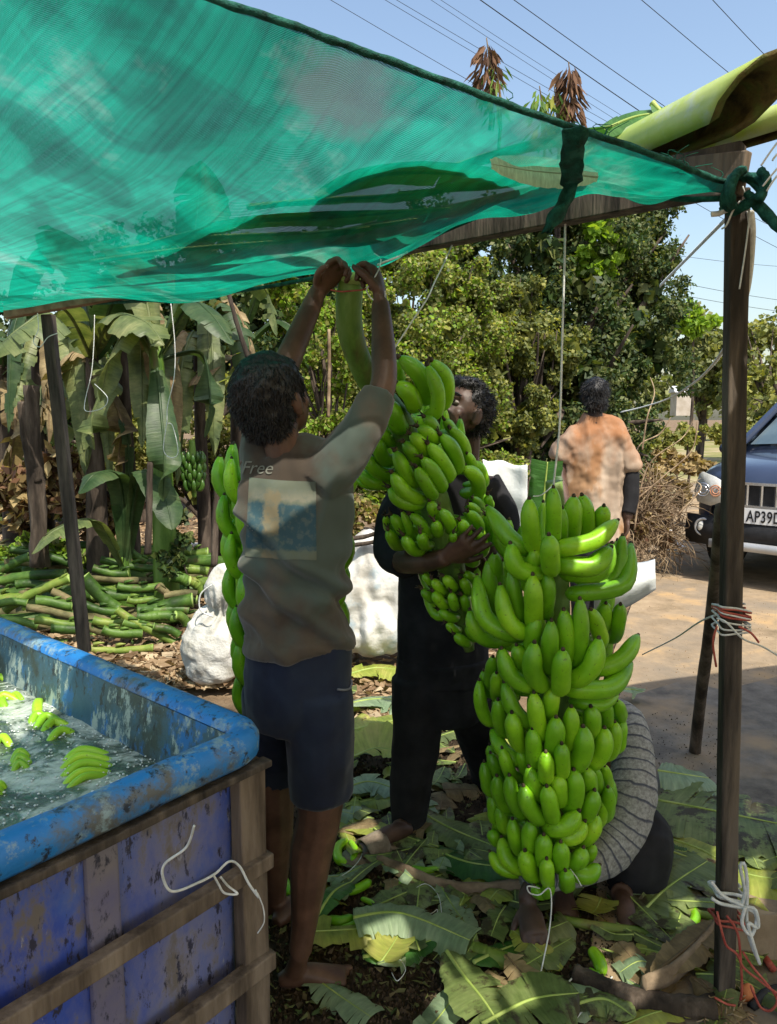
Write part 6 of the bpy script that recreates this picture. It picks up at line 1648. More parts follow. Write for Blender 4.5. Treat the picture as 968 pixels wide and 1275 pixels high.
L(b_, [(741, 535, Yc, 22, .4), (741, 580, Yc, 22, .4), (741, 640, Yc, 20, .5), (741, 680, Yc, 22, .6)], xa=(1, 0, 0))
L(b_, [(768, 548, Yc, 8), (784, 590, Yc, 8), (783, 625, Yc - .03, 8), (781, 645, Yc - .05, 6)], n=24)
hand(b_, P(781, 645, Yc - .05), (-.05, -.1, -1), (-1, 0, 0), 1, .5, 1)
L(b_, [(714, 548, Yc, 8), (698, 582, Yc, 8), (700, 610, Yc - .1, 8), (708, 640, Yc - .25, 6)], n=24)
hand(b_, P(708, 640, Yc - .25), (.1, -.2, -1), (1, 0, 0), -1, 1.0, 1)
L(b_, [(727, 670, Yc, 16), (726, 730, Yc, 12), (726, 775, Yc + .05, 9), (726, 815, Yc + .1, 6)], n=24)
L(b_, [(756, 670, Yc, 16), (757, 730, Yc - .1, 12), (757, 775, Yc - .2, 9), (757, 820, Yc - .25, 6)], n=24)
f1_ = P(726, 815, Yc + .1); f2_ = P(757, 820, Yc - .25)
for f_ in (f1_, f2_):
    g_ = V((f_.x, f_.y - .04, 0)); foot(b_, g_, g_ + V((.01, .24, 0)), V((f_.x, f_.y, .1)), .03); stube(b_, [tuple(f_) + (.033,), (f_.x, f_.y, .1, .03)], 6, 10)
link_mesh('body', setm(melt(b_, .009, 2, 'body'), MT['skind']), pC)
hairdo(wC, A_, .92, [(0, -.020, .036, .082, .096, .086), (0, -.045, -.030, .070, .060, .070)], pC, 1200, .03, .4, 5, .006, .8)
b_ = MB()
L(b_, [(741, 517, Yc, 17, .7), (741, 525, Yc, 30, .42), (741, 536, Yc, 39, .42), (741, 560, Yc, 39, .45), (741, 600, Yc, 36, .5), (742, 650, Yc, 37, .6), (743, 672, Yc, 39, .65)], xa=(1, 0, 0), seg=24, n=40)
L(b_, [(764, 542, Yc, 15), (778, 562, Yc, 14), (785, 584, Yc, 13)], n=20, seg=12)
L(b_, [(717, 542, Yc, 15), (703, 560, Yc, 13), (697, 572, Yc, 12.5)], n=20, seg=12)
me = melt(b_, .011, 3, 'tshirt'); wrinkle(me, folds(22, .024, 8, (1, 1, .22))); link_mesh('tshirt', setm(me, MT['teec']), pC)
b_ = MB(); L(b_, [(785, 588, Yc, 11.5), (785, 620, Yc - .02, 10.5), (782, 640, Yc - .05, 9)], n=16, seg=12); link_mesh('sleeve', setm(melt(b_, .008, 2, 'sleeve'), MT['blackc']), pC)
b_ = MB(); L(b_, [(742, 655, Yc, 34, .7), (742, 690, Yc, 34, .7)], xa=(1, 0, 0), n=10); L(b_, [(727, 670, Yc, 18), (726, 740, Yc, 15), (726, 790, Yc + .06, 13)], n=20); L(b_, [(757, 670, Yc, 18), (757, 740, Yc - .1, 15), (757, 790, Yc - .2, 13)], n=20)
me = melt(b_, .01, 3, 'trousers'); wrinkle(me, folds(23, .008, 6)); link_mesh('trousers', setm(me, MT['darksh']), pC)

# ---- D: crouching man behind the front bunch -------------------------------------
mm_, t_, bb_, oo_ = nodes('grey_striped_knit')
uvn = N(t_, 'UVMap'); uvn.uv_map = 'UVMap'
sx_ = N(t_, 'SeparateXYZ'); t_.links.new(uvn.outputs[0], sx_.inputs[0])
md = N(t_, 'Math', operation='FRACT'); ml = N(t_, 'Math', operation='MULTIPLY'); ml.inputs[1].default_value = 1.0
q_ = nz(t_, mapping(t_, 1), 9, 3); aq = N(t_, 'Math', operation='MULTIPLY_ADD'); t_.links.new(q_, aq.inputs[0]); aq.inputs[1].default_value = .9; t_.links.new(sx_.outputs[0], aq.inputs[2])
t_.links.new(aq.outputs[0], md.inputs[0])
st = ramp(t_, [(0, (.06, .065, .09)), (.08, (.06, .065, .09)), (.18, (.24, .24, .23)), (.92, (.27, .27, .26)), (1, (.04, .045, .07))], md.outputs[0])
fl = nz(t_, mapping(t_, 1), 90, 5, .8); fr_ = ramp(t_, [(.35, gray(.55)), (.62, gray(1.35))], fl)
t_.links.new(mixc(t_, 1.0, st.outputs[0], fr_.outputs[0], 'MULTIPLY'), bb_.inputs['Base Color']); bb_.inputs['Roughness'].default_value = .95
bp = N(t_, 'Bump'); bp.inputs['Strength'].default_value = .5; bp.inputs['Distance'].default_value = .002; t_.links.new(fl, bp.inputs['Height']); t_.links.new(bp.outputs[0], bb_.inputs['Normal'])
MT['stripe'] = mm_
def striped_tube(name, pts, root, per=.034, n=90, seg=28, xa=None, flat=1.0, amp=.005):
    q = []
    for p in pts:
        c = P(p[0], p[1], p[2]); s = S(p[0], p[1], p[2]); q.append(tuple(c) + (p[3] * s, p[3] * s * flat))
    b2_ = MB(); stube(b2_, q, n, seg, xa=xa)
    me_ = b2_.mesh(name, [MT['stripe']])
    cs = spl(q, n); acc = [0]
    for i in range(1, n): acc.append(acc[-1] + (V(cs[i][:3]) - V(cs[i - 1][:3])).length)
    ul_ = me_.uv_layers.new(name='UVMap')
    for lp in me_.loops:
        i = lp.vertex_index // seg; ul_.data[lp.index].uv = (acc[min(i, n - 1)] / per, (lp.vertex_index % seg) / seg * 2)
    wrinkle(me_, lambda co, nn_: amp * 1.8 * noise.noise(co * 9) + amp * .5 * (1 - 2 * abs(noise.noise(V((co.x * 9, co.y * 9, co.z * 26)))) ) - amp)
    return link_mesh(name, me_, root)
pD = thing('person', 'barefoot person in a grey striped jumper crouching behind the front banana bunch', 'person', V((P(740, 1000, 2.2).x, 2.2, 0)))
b_ = MB()
head(b_, P(712, 872, 2.36), (-.5, -.6, -.5), (0, -.4, 1), .9)
L(b_, [(715, 895, 2.38, 24), (735, 915, 2.42, 30)], n=10)
L(b_, [(745, 920, 2.42, 48, .7), (750, 980, 2.48, 48, .7), (750, 1060, 2.52, 50, .8)], n=16)
L(b_, [(690, 1090, 1.93, 15), (668, 1100, 1.90, 13), (658, 1114, 1.885, 12), (657, 1124, 1.87, 11.5)], n=20)
hand(b_, P(657, 1124, 1.87), G(664, 1180) + V((0, 0, .05)) - P(657, 1124, 1.87), (.15, .75, -.5), -1, .62, .95, spread=.4)
L(b_, [(760, 1060, 2.45, 26), (782, 1052, 2.22, 26), (790, 1050, 2.08, 25), (788, 1090, 2.06, 22), (780, 1115, 2.04, 18), (775, 1128, 2.03, 15)], n=44)
hd_ = G(778, 1136); foot(b_, hd_ + V((0, .06, 0)), hd_ + V((-.012, -.13, 0)), P(775, 1124, 2.06), .030)
L(b_, [(740, 1060, 2.45, 26), (700, 1052, 2.27, 26), (682, 1050, 2.18, 25), (690, 1090, 2.25, 22), (695, 1110, 2.32, 18)], n=44)
hd2 = G(695, 1098); foot(b_, hd2, hd2 + V((-.02, -.20, 0)), P(695, 1085, 2.3), .030)
link_mesh('body', setm(melt(b_, .0052, 2, 'body'), MT['skind']), pD)
_, wD = head(MB(), P(712, 872, 2.36), (-.5, -.6, -.5), (0, -.4, 1), .9)
hairdo(wD, axes((-.5, -.6, -.5), (0, -.4, 1)), .9, [(0, -.020, .034, .082, .096, .084), (0, -.045, -.010, .074, .060, .075)], pD, 900, .02, .5, 6, .008)
striped_tube('sleeve', [(766, 884, 2.32, 18), (780, 905, 2.24, 28), (788, 950, 2.14, 31), (786, 1000, 2.06, 33), (768, 1042, 2.02, 33), (738, 1072, 1.98, 29), (700, 1088, 1.95, 23), (672, 1096, 1.91, 19), (657, 1106, 1.89, 17)], pD, flat=.95)
striped_tube('jumper', [(740, 880, 2.42, 32), (742, 905, 2.42, 46), (745, 960, 2.46, 54), (750, 1030, 2.50, 58), (752, 1075, 2.52, 58)], pD, xa=(1, 0, 0), flat=.65, amp=.008)
striped_tube('sleeve', [(715, 905, 2.40, 30), (690, 950, 2.30, 30), (690, 1000, 2.2, 26), (700, 1030, 2.12, 20)], pD, n=50)
b_ = MB()
L(b_, [(756, 1060, 2.50, 60, .8), (760, 1085, 2.48, 58, .8), (764, 1100, 2.46, 48)], n=14, seg=18, xa=(1, 0, 0))
L(b_, [(762, 1066, 2.44, 44), (784, 1054, 2.22, 46), (795, 1047, 2.07, 44), (793, 1085, 2.06, 38), (783, 1120, 2.06, 28)], n=40, seg=18)
L(b_, [(740, 1066, 2.44, 42), (702, 1052, 2.27, 42), (682, 1046, 2.18, 38), (690, 1080, 2.24, 32), (697, 1102, 2.3, 24)], n=40, seg=18)
me = melt(b_, .007, 3, 'trousers'); wrinkle(me, folds(31, .006, 7)); link_mesh('trousers', setm(me, MT['blackc']), pD)
# ============================================================ CAR
MT['carp'] = mat('dark_blue_car_paint', [(.022, .032, .065), (.028, .040, .078)], 3, rough=.28, bump=0, coat=.8, spec=.6)
MT['carb'] = mat('black_car_plastic', [(.012, .012, .013), (.02, .02, .022)], 20, rough=.55, bump=.2)
MT['chrome'] = mat('chrome', [(.55, .56, .58), (.62, .63, .65)], 6, rough=.18, bump=0, metal=.9)
MT['silver'] = mat('silver_plastic', [(.42, .43, .44), (.5, .51, .52)], 6, rough=.35, bump=0, metal=.4)
MT['glassc'] = mat('windshield_glass', [(.05, .08, .10), (.09, .13, .15)], 3, rough=.05, bump=0, spec=1.0)
MT['lamp'] = mat('headlight_glass', [(.45, .45, .42), (.62, .62, .58)], 14, rough=.1, bump=.1, spec=1)
MT['amber'] = mat('amber_reflector', [(.5, .22, .12), (.6, .3, .18)], 14, rough=.2, bump=0)
MT['plate'] = mat('white_number_plate', [(.62, .63, .64), (.7, .71, .72)], 6, rough=.4, bump=0)
MT['rubber'] = mat('tyre_rubber', [(.012, .012, .012), (.03, .028, .026)], 20, rough=.9, bump=.4)
car = None
YF = 5.8                                  # front plane of the car
cxc = P(988, 620, YF).x; HW = .86; CA_ = math.radians(44)
car = thing('car', 'dark blue car parked facing the camera at the right edge behind the post', 'car', V((cxc, YF + 1.8, 0)))
def rv(x, y, z): return V((x * math.cos(CA_) + y * math.sin(CA_), -x * math.sin(CA_) + y * math.cos(CA_), z))
def cp_(x, y, z): return V((cxc, YF, 0)) + rv(x, y, z)
def surf(grid, mt, name, parent=car, thick=0, mirror=False):
    r_, c_ = len(grid), len(grid[0]); b2_ = MB()
    b2_.add([p for row in grid for p in row], [(i * c_ + j, i * c_ + j + 1, (i + 1) * c_ + j + 1, (i + 1) * c_ + j) for i in range(r_ - 1) for j in range(c_ - 1)])
    o = b2_.build(name, MT[mt], parent)
    if thick: o.modifiers.new('s', 'SOLIDIFY').thickness = thick
    return o
def zf(py): return P(965, py, YF).z
# body: cross sections from front to rear, each half-width profile
body_sec = [(-.02, .34, .70, .66), (.0, .30, .86, .74), (.10, .28, .97, .83), (.35, .26, 1.02, .86), (1.05, .25, 1.10, .875), (2.2, .25, 1.12, .88), (3.3, .25, 1.12, .88), (4.0, .28, 1.10, .86), (4.2, .35, .95, .80)]
b_ = MB(); vs_ = []; nn = 28
for (y, zl, zh, hw_) in body_sec:
    for j in range(nn):
        a = 2 * math.pi * j / nn
        ca, sa = math.cos(a), math.sin(a)
        e_ = .32
        x = hw_ * math.copysign(abs(ca) ** e_, ca); z = (zl + zh) / 2 + (zh - zl) / 2 * math.copysign(abs(sa) ** e_, sa)
        crown = .035 * (1 - (x / hw_) ** 2) if sa > 0 else 0
        vs_.append(cp_(x, y + .10 * (x / hw_) ** 4 * (1 if y < .5 else 0), z + crown))
k = len(body_sec)
fs_ = [(i * nn + j, i * nn + (j + 1) % nn, (i + 1) * nn + (j + 1) % nn, (i + 1) * nn + j) for i in range(k - 1) for j in range(nn)]
fs_.append(tuple(range(nn))); fs_.append(tuple((k - 1) * nn + nn - 1 - j for j in range(nn)))
b_.add(vs_, fs_); o = b_.build('body', MT['carp'], car); sb = o.modifiers.new('s', 'SUBSURF'); sb.levels = 1; sb.render_levels = 2
# cabin
b_ = MB(); vs_ = []
for (y, z, hw_) in ((1.0, 1.10, .78), (1.75, 1.62, .56), (2.0, 1.70, .54), (3.3, 1.70, .54), (3.95, 1.12, .72)):
    for x in (-1, -.5, 0, .5, 1): vs_.append(cp_(x * hw_, y + .10 * x * x, z - .03 * x * x))
for (y, z, hw_) in ((1.0, 1.05, .80), (3.95, 1.05, .80)):
    pass
b_.add(vs_, [(i * 5 + j, i * 5 + j + 1, (i + 1) * 5 + j + 1, (i + 1) * 5 + j) for i in range(4) for j in range(4)])
cab = b_.build('roof', MT['carp'], car); cab.modifiers.new('s', 'SOLIDIFY').thickness = .03
surf([[cp_(x * hw_, y + .10 * x * x - .012, z + .014 - .03 * x * x) for x in (-.93, -.5, 0, .5, .93)] for (y, z, hw_) in ((1.07, 1.155, .77), (1.4, 1.375, .67), (1.70, 1.585, .58))], 'glassc', 'windshield')
for sx in (-1, 1):
    surf([[cp_(sx * .80, 1.1, 1.08), cp_(sx * .64, 1.85, 1.64), cp_(sx * .63, 3.3, 1.64), cp_(sx * .78, 3.95, 1.08)], [cp_(sx * .86, 1.1, 1.0), cp_(sx * .86, 1.85, 1.0), cp_(sx * .86, 3.3, 1.0), cp_(sx * .84, 3.95, 1.0)]], 'glassc', 'side_window')
    b_ = MB(); box(b_, cp_(sx * .81, 1.02, 1.09), cp_(sx * .59, 1.80, 1.625), .05, .05); b_.build('pillar', MT['carp'], car, smooth=False)
    # mirrors
    b_ = MB(); ell(b_, cp_(sx * .93, 1.15, 1.10), (.08, .05, .06)); box(b_, cp_(sx * .84, 1.2, 1.08), cp_(sx * .95, 1.17, 1.1), .04, .04); b_.build('mirror', MT['carp'], car)
    # headlight
    b_ = MB(); q = [(.48, -.045, .80), (.50, -.04, .70), (.62, -.01, .66), (.76, .06, .68), (.84, .18, .76), (.835, .26, .90), (.77, .16, .93), (.62, .04, .90), (.52, -.02, .86)]
    cc = V((sum(a[0] for a in q) / 9, sum(a[1] for a in q) / 9 - .05, sum(a[2] for a in q) / 9))
    vs_ = [cp_(sx * a, b__, c) for a, b__, c in q] + [cp_(sx * a * .98 + sx * cc.x * .02, b__ - .035, c) for a, b__, c in q] + [cp_(sx * cc.x, cc.y, cc.z)]
    b_.add(vs_, [(i, (i + 1) % 9, 9 + (i + 1) % 9, 9 + i) for i in range(9)] + [(9 + i, 9 + (i + 1) % 9, 18) for i in range(9)])
    hl_ = b_.build('headlight', MT['lamp'], car)
    for (xx, rr_, mt_) in ((.70, .055, 'chrome'), (.58, .045, 'amber')):
        b2_ = MB(); 
        for r2 in (rr_, rr_ * .6):
            tube(b2_, [cp_(sx * xx + r2 * math.cos(a), -.062 + (xx - .55) * .30, .79 + r2 * math.sin(a)) for a in [i * math.pi / 8 for i in range(17)]], .006, 5)
        b2_.build('lamp_ring', MT[mt_], hl_)
    # fog lamp
    b_ = MB(); ell(b_, cp_(sx * .68, .015, .47), (.062, .035, .062)); fg = b_.build('fog_lamp', MT['lamp'], car)
    b_ = MB(); tube(b_, [cp_(sx * .68 + .07 * math.cos(a), -.01, .47 + .07 * math.sin(a)) for a in [i * math.pi / 8 for i in range(17)]], .012, 6); b_.build('bezel', MT['silver'], fg)
    for yw in (.85, 3.4):
        b_ = MB(); c_ = cp_(sx * .76, yw, .33)
        tube(b_, [c_ + rv(-.11, 0, 0), c_ + rv(-.09, 0, 0), c_ + rv(.09, 0, 0), c_ + rv(.11, 0, 0)], [.29, .33, .33, .29], 28); wh = b_.build('wheel', MT['rubber'], car)
        b_ = MB(); tube(b_, [c_ + rv(sx * .10, 0, 0), c_ + rv(sx * .118, 0, 0)], [.2, .19], 20); b_.build('rim', MT['silver'], wh)
# bumper band, lower grille, skid plate
surf([[cp_(x * .84, -.035 + .11 * abs(x) ** 3 - (.03 if k_ == 1 else 0), z) for x in (-1, -.75, -.5, -.25, 0, .25, .5, .75, 1)] for k_, z in enumerate((.57, .44, .33))], 'carb', 'lower_bumper', thick=.03)
for k_, z in enumerate((.50, .455)):
    b_ = MB(); tube(b_, [cp_(x * .56, -.075 + .02 * abs(x), z) for x in (-1, -.5, 0, .5, 1)], .009, 6); b_.build('grille_bar', MT['silver'], car)
surf([[cp_(x * .60, -.09 + .03 * abs(x), z) for x in (-1, -.5, 0, .5, 1)] for z in (.385, .345, .315)], 'silver', 'skid_plate', thick=.03)
# slotted upper grille
b_ = MB(); box(b_, cp_(-.46, -.03, .77), cp_(.46, -.03, .77), .03, .17); b_.build('grille', MT['carb'], car, smooth=False)
for z in (.865, .68):
    b_ = MB(); box(b_, cp_(-.50, -.055, z), cp_(.50, -.055, z), .03, .022); b_.build('grille_trim', MT['chrome'], car, smooth=False)
for i in range(9):
    x = -.44 + .88 * i / 8; b_ = MB(); box(b_, cp_(x, -.055, .685), cp_(x, -.055, .86), .02, .03, up=(0, 1, 0)); bevel(b_.build('grille_slat', MT['chrome'], car, smooth=False), .004)
b_ = MB(); ell(b_, cp_(.04, -.07, .775), (.06, .012, .06)); b_.build('badge', MT['chrome'], car)
b_ = MB(); box(b_, cp_(-.385, -.072, .605), cp_(.20, -.072, .605), .014, .125); pl_ = b_.build('number_plate', MT['plate'], car, smooth=False)
cu = bpy.data.curves.new('t', 'FONT'); cu.body = 'AP39D'; cu.size = .13; cu.extrude = .001; cu.offset = .0018; cu.space_character = 1.08
o = bpy.data.objects.new('t', cu); COL.objects.link(o)
me_ = bpy.data.meshes.new_from_object(o.evaluated_get(bpy.context.evaluated_depsgraph_get())); bpy.data.objects.remove(o)
me_.transform(Matrix.Translation(cp_(-.315, -.0815, .561)) @ Matrix.Rotation(-CA_, 4, 'Z') @ Matrix.Rotation(math.pi / 2, 4, 'X') @ Matrix.Diagonal((.66, 1, 1, 1)))
setm(me_, MT['black']); me_.polygons.foreach_set('use_smooth', [False] * len(me_.polygons)); link_mesh('plate_lettering', me_, pl_)
for sx in (-.25, .25):
    b_ = MB(); box(b_, cp_(sx - .25, 1.03, 1.145), cp_(sx + .22, 1.10, 1.18), .012, .012); b_.build('wiper', MT['carb'], car, smooth=False)

# ============================================================ THINGS ON AND NEAR THE GROUND
def gl(label, pts, wpx, mt=('leafg', 'rib'), z=.02, curl=.03, seed=0, taper=True, tear=.13, sag=.3, grp=None, cup=.1, one=None):
    """leaf on the ground: pts in photo px, half width in metres"""
    rs_ = random.Random(seed)
    pp = [G(x, y) + V((0, 0, z + curl * rs_.random())) for x, y in pts]
    return leaf('banana_leaf', pp, wpx, label, 'leaf', grp, mats=mt, tear=tear, sag=sag, seed=seed, taper=taper, cup=cup, rib=.006, ragged=.22, n=34)
gl('large dark green banana leaf lying flat behind the right post', [(815, 1010), (880, 1030), (960, 1046), (1060, 1060)], .20, ('leafk', 'rib'), z=.04, seed=1, taper=False, cup=.05)
gl('torn light green leaf piece beyond the large flat leaf, left of the post', [(818, 984), (845, 988), (882, 985)], .10, ('leafp', 'rib'), z=.05, seed=2, taper=False)
gl('yellowing leaf strip under the big flat leaf beside the right post', [(820, 1050), (870, 1070), (930, 1100), (1020, 1115)], .11, ('leafy', 'rib'), z=.02, seed=3, taper=False)
gl('green leaf with a yellow midrib at the bottom edge of the picture', [(556, 1205), (575, 1232), (605, 1275), (640, 1330)], .085, ('leafk', 'rib'), z=.04, seed=4)
gl('second green leaf at the bottom edge under the white twine', [(600, 1300), (660, 1270), (720, 1262)], .09, ('leafk', 'rib'), z=.03, seed=5)
gl('pale green leaf piece with a sunlit corner near the bare right foot', [(440, 1165), (500, 1160), (585, 1190)], .07, ('leafp', 'rib'), z=.03, seed=6, taper=False)
gl('narrow dark leaf beside the toes of the bare foot', [(452, 1205), (495, 1195), (545, 1185)], .05, z=.02, seed=7)
gl('narrow folded leaf leaning beside the calf of the barefoot person', [(390, 1165), (415, 1135), (440, 1110)], .04, ('leafg', 'rib'), z=.03, seed=8)
gl('dark broad leaf under the crouching person, left side', [(500, 1010), (560, 1045), (640, 1075)], .08, ('leafk', 'rib'), z=.03, seed=9)
gl('dark leaf strip leading from the slipper to the big bunch', [(520, 1060), (580, 1085), (650, 1095)], .07, z=.02, seed=10)
gl('grey green leaf right of the bare toes of the crouching person', [(790, 1160), (830, 1120), (880, 1090)], .11, ('leafk', 'rib'), z=.02, seed=11, taper=False)
gl('dark leaf right of the crouching person near the post', [(800, 1060), (850, 1080), (900, 1100)], .06, ('leafk', 'rib'), z=.02, seed=12)
gl('brown dry curled leaf at the left foot of the right post', [(812, 1240), (850, 1215), (893, 1175)], .05, ('leafd', 'ribd'), z=.05, seed=13, sag=.6)
gl('bright yellow green leaf between the standing people by the sack', [(432, 850), (470, 845), (520, 852)], .10, ('leafy', 'rib'), z=.04, seed=14)
gl('sunlit pale leaf below the big white sack', [(428, 895), (470, 880), (520, 890)], .13, ('leafp', 'rib'), z=.04, seed=15)
gl('large sunlit yellow leaf between the standing people, nearest of the lit ones', [(430, 925), (475, 915), (520, 905)], .14, ('leafy', 'rib'), z=.04, seed=16)
gl('sunlit yellow green leaf between the legs of the person in black', [(548, 885), (580, 900), (600, 905)], .16, ('leafy', 'rib'), z=.04, seed=17)
gl('curled bright leaf left of the black trouser leg', [(440, 965), (470, 958), (505, 962)], .12, ('leafy', 'rib'), z=.07, seed=18, cup=.5)
gl('pale green leaf near the legs, lit at its edge', [(425, 1000), (460, 990), (500, 1000)], .09, ('leafp', 'rib'), z=.03, seed=19)
gl('small bright leaf scrap behind the striped sleeve', [(770, 880), (785, 878), (800, 882)], .07, ('leafp', 'rib'), z=.06, seed=20)
gl('green leaf upright behind the front bunch beside the plastic sheet', [(700, 900), (690, 880), (690, 870)], .05, z=.02, seed=21)
gl('torn green leaf at the lower left beside the bunch foot', [(590, 1220), (620, 1195), (655, 1180)], .05, z=.02, seed=22)
gl('green leaf near the bottom right under the brown branch', [(700, 1275), (750, 1262), (790, 1285)], .05, ('leafk', 'rib'), z=.01, seed=23)
rs = random.Random(44)
LM = [('leafk', 'rib'), ('leafk', 'rib'), ('leafo', 'rib'), ('leafp', 'rib'), ('leafy', 'rib'), ('leafd', 'ribd')]
for i in range(190):
    if i < 100: x, y = rs.uniform(420, 640), rs.uniform(860, 1130)
    elif i < 155: x, y = rs.uniform(380, 900), rs.uniform(1040, 1275)
    else: x, y = rs.uniform(780, 960), rs.uniform(1030, 1240)
    a = rs.uniform(0, 6.28); l_ = rs.uniform(.04, .12)
    c_ = G(x, y); d_ = V((math.cos(a), math.sin(a), 0)) * l_
    pp = [c_ - d_ + V((0, 0, .012 + .03 * rs.random())), c_ + V((0, 0, .012 + .03 * rs.random())), c_ + d_ + V((0, 0, .01 + .04 * rs.random()))]
    mi_ = rs.choice([0, 0, 1, 2, 3, 4, 5] if y > 940 else [0, 3, 4, 4, 2])
    hw_ = rs.uniform(.02, .06)
    lab_ = '%s %s torn leaf scrap on the soil %s' % ('narrow' if hw_ < .033 else 'broad' if hw_ > .048 else 'small' if l_ < .08 else 'long', ['dusty green', 'dull green', 'olive', 'pale green', 'yellowish', 'dry brown'][mi_],
        ('beside the right post' if x > 780 else 'below the front bunch' if x > 590 and y > 1040 else 'by the bare feet at the tub' if y > 1130 else 'around the tan slipper' if y > 1020 else 'between the standing pair' if x < 500 else 'behind the black trousers'))
    o = leaf('leaf_scrap', pp, hw_, lab_, 'leaf scrap', 'torn leaf scraps on the soil', mats=LM[mi_], tear=.3, sag=.5, seed=rs.randrange(9999), n=9, rib=.003, ragged=.5, taper=rs.random() < .5)
# fallen bananas
def gban(label, pts, r_=.017, z=.018, m_='banana'):
    q = [G(x, y) + V((0, 0, z)) for x, y in pts]
    o = link_mesh('banana', banana_mesh(q, r_, m_=m_)); return tag(o, label, 'banana')
gban('fallen green banana curled beside the slipper, left one', [(432, 1052), (421, 1062), (422, 1076), (432, 1082)], .015)
gban('fallen green banana touching the curled one near the slipper', [(436, 1054), (443, 1066), (438, 1080)], .012)
gban('small fallen green banana in front of the slipper, upper of two', [(512, 1088), (530, 1092), (548, 1089)], .013)
gban('small fallen green banana in front of the slipper, lower of two', [(480, 1110), (494, 1110), (508, 1105)], .012)
gban('fallen green banana on the leaf between the legs', [(432, 1118), (448, 1112), (462, 1104)], .014)
gban('fallen dark green banana beside the narrow folded leaf, upper one', [(408, 1152), (425, 1155), (442, 1150)], .015)
gban('fallen dark green banana beside the narrow folded leaf, lower one', [(420, 1168), (438, 1162), (456, 1152)], .014)
gban('fallen green banana behind the ankle of the left leg', [(350, 1100), (356, 1108), (360, 1122)], .015)
gban('curved green banana on the leaf left of the right post', [(862, 1135), (866, 1150), (858, 1162), (845, 1166)], .014)
gban('short green banana on bare soil below the front bunch', [(736, 1190), (745, 1203), (750, 1222)], .017)
gban('broken green banana end beside the short one on bare soil', [(733, 1216), (740, 1222), (748, 1224)], .011)
gban('small yellow banana end among the leaf scraps', [(450, 1126), (460, 1130), (470, 1136)], .008, m_='banana_lit')
# ribs, sticks, brown blades
def stick(name, label, pts, r_, mt, cat='stick', z=.02, flat=False):
    b2_ = MB(); stube(b2_, [tuple(G(x, y) + V((0, 0, z))) + ((r_, r_ * .35) if flat else (r_,)) for x, y in pts], 30, 8, jit=.08); return tag(b2_.build(name, MT[mt]), label, cat)
MT['brownb'] = mat('dry_brown_sheath', [(.10, .07, .045), (.19, .14, .09), (.28, .21, .14)], 9, rough=.85, bump=.5)
stick('dry_leaf_sheath', 'long brown dry sheath lying in front of the slipper', [(470, 1082), (500, 1092), (545, 1112), (600, 1118), (650, 1112)], .03, 'brownb', z=.02, flat=True)
stick('leaf_midrib', 'pale green leaf stem lying across the soil to the right post', [(690, 1152), (760, 1164), (830, 1172), (900, 1175), (990, 1178)], .013, 'log2')
stick('leaf_midrib', 'pale leaf stem lying slantwise behind the bare foot of the crouching person', [(800, 1118), (840, 1135), (890, 1152)], .011, 'log2')
stick('cut_stem_piece', 'short cut green stem with a yellow end near the bottom', [(588, 1190), (606, 1198), (632, 1206)], .022, 'log2', z=.02)
stick('cut_stem_piece', 'pale stem stub lying behind the crouching person, right side', [(822, 1055), (840, 1068), (855, 1072)], .022, 'log1', z=.02)
stick('branch', 'dark brown rough branch in the bottom right corner before the post', [(715, 1225), (770, 1248), (830, 1262), (890, 1268)], .028, 'bark', z=.02)
stick('branch', 'thin dark stick at the foot of the right post', [(860, 1262), (890, 1252), (920, 1262)], .012, 'bark', z=.02)
stick('dry_leaf_sheath', 'greyish dry sheath leaning on the left foot of the right post', [(800, 1252), (840, 1232), (880, 1192), (892, 1172)], .03, 'brownb', z=.05, flat=True)
for lab, pts, r_ in (('thin white wire lying across the bottom edge, the left one', [(680, 1275), (692, 1255), (712, 1232)], .0022), ('thin white wire lying across the bottom edge, the right one', [(715, 1285), (740, 1255), (762, 1230)], .0022),
                     ('tangled white thread on the soil in front of the brown sheath', [(508, 1128), (520, 1140), (535, 1150), (545, 1145), (540, 1165), (548, 1172), (550, 1150), (545, 1125), (530, 1112), (515, 1120)], .0012),
                     ('white thread curl beside the narrow dark leaf at the foot', [(490, 1205), (500, 1210), (505, 1222), (495, 1235), (488, 1225)], .0012), ('thin pale thread from the slipper across the soil', [(452, 1060), (450, 1078), (436, 1095), (420, 1105)], .0015)):
    b2_ = MB(); stube(b2_, [tuple(G(x, y) + V((0, 0, .03))) + (r_,) for x, y in pts], 60, 5); tag(b2_.build('twine', MT['twine']), lab, 'twine')
twn('white twine tied round the foot of the front bunch and running down to the ground', [P(672, 1106, 1.80), P(664, 1104, 1.79), P(657, 1104, 1.79), P(660, 1112, 1.79), P(672, 1114, 1.78), P(684, 1106, 1.78), P(687, 1125, 1.77), P(684, 1160, 1.74), P(676, 1200, 1.68), P(668, 1240, 1.62), P(664, 1285, 1.56)], .0020)
twn('short white twine end sticking out of the lowest bananas', [P(710, 1082, 1.8), P(718, 1092, 1.79), P(724, 1103, 1.79)], .0016)
twn('thin twine tied to the top hand of the front bunch', [P(664, 618, 1.78), P(675, 616, 1.79), P(690, 603, 1.85)], .0016)
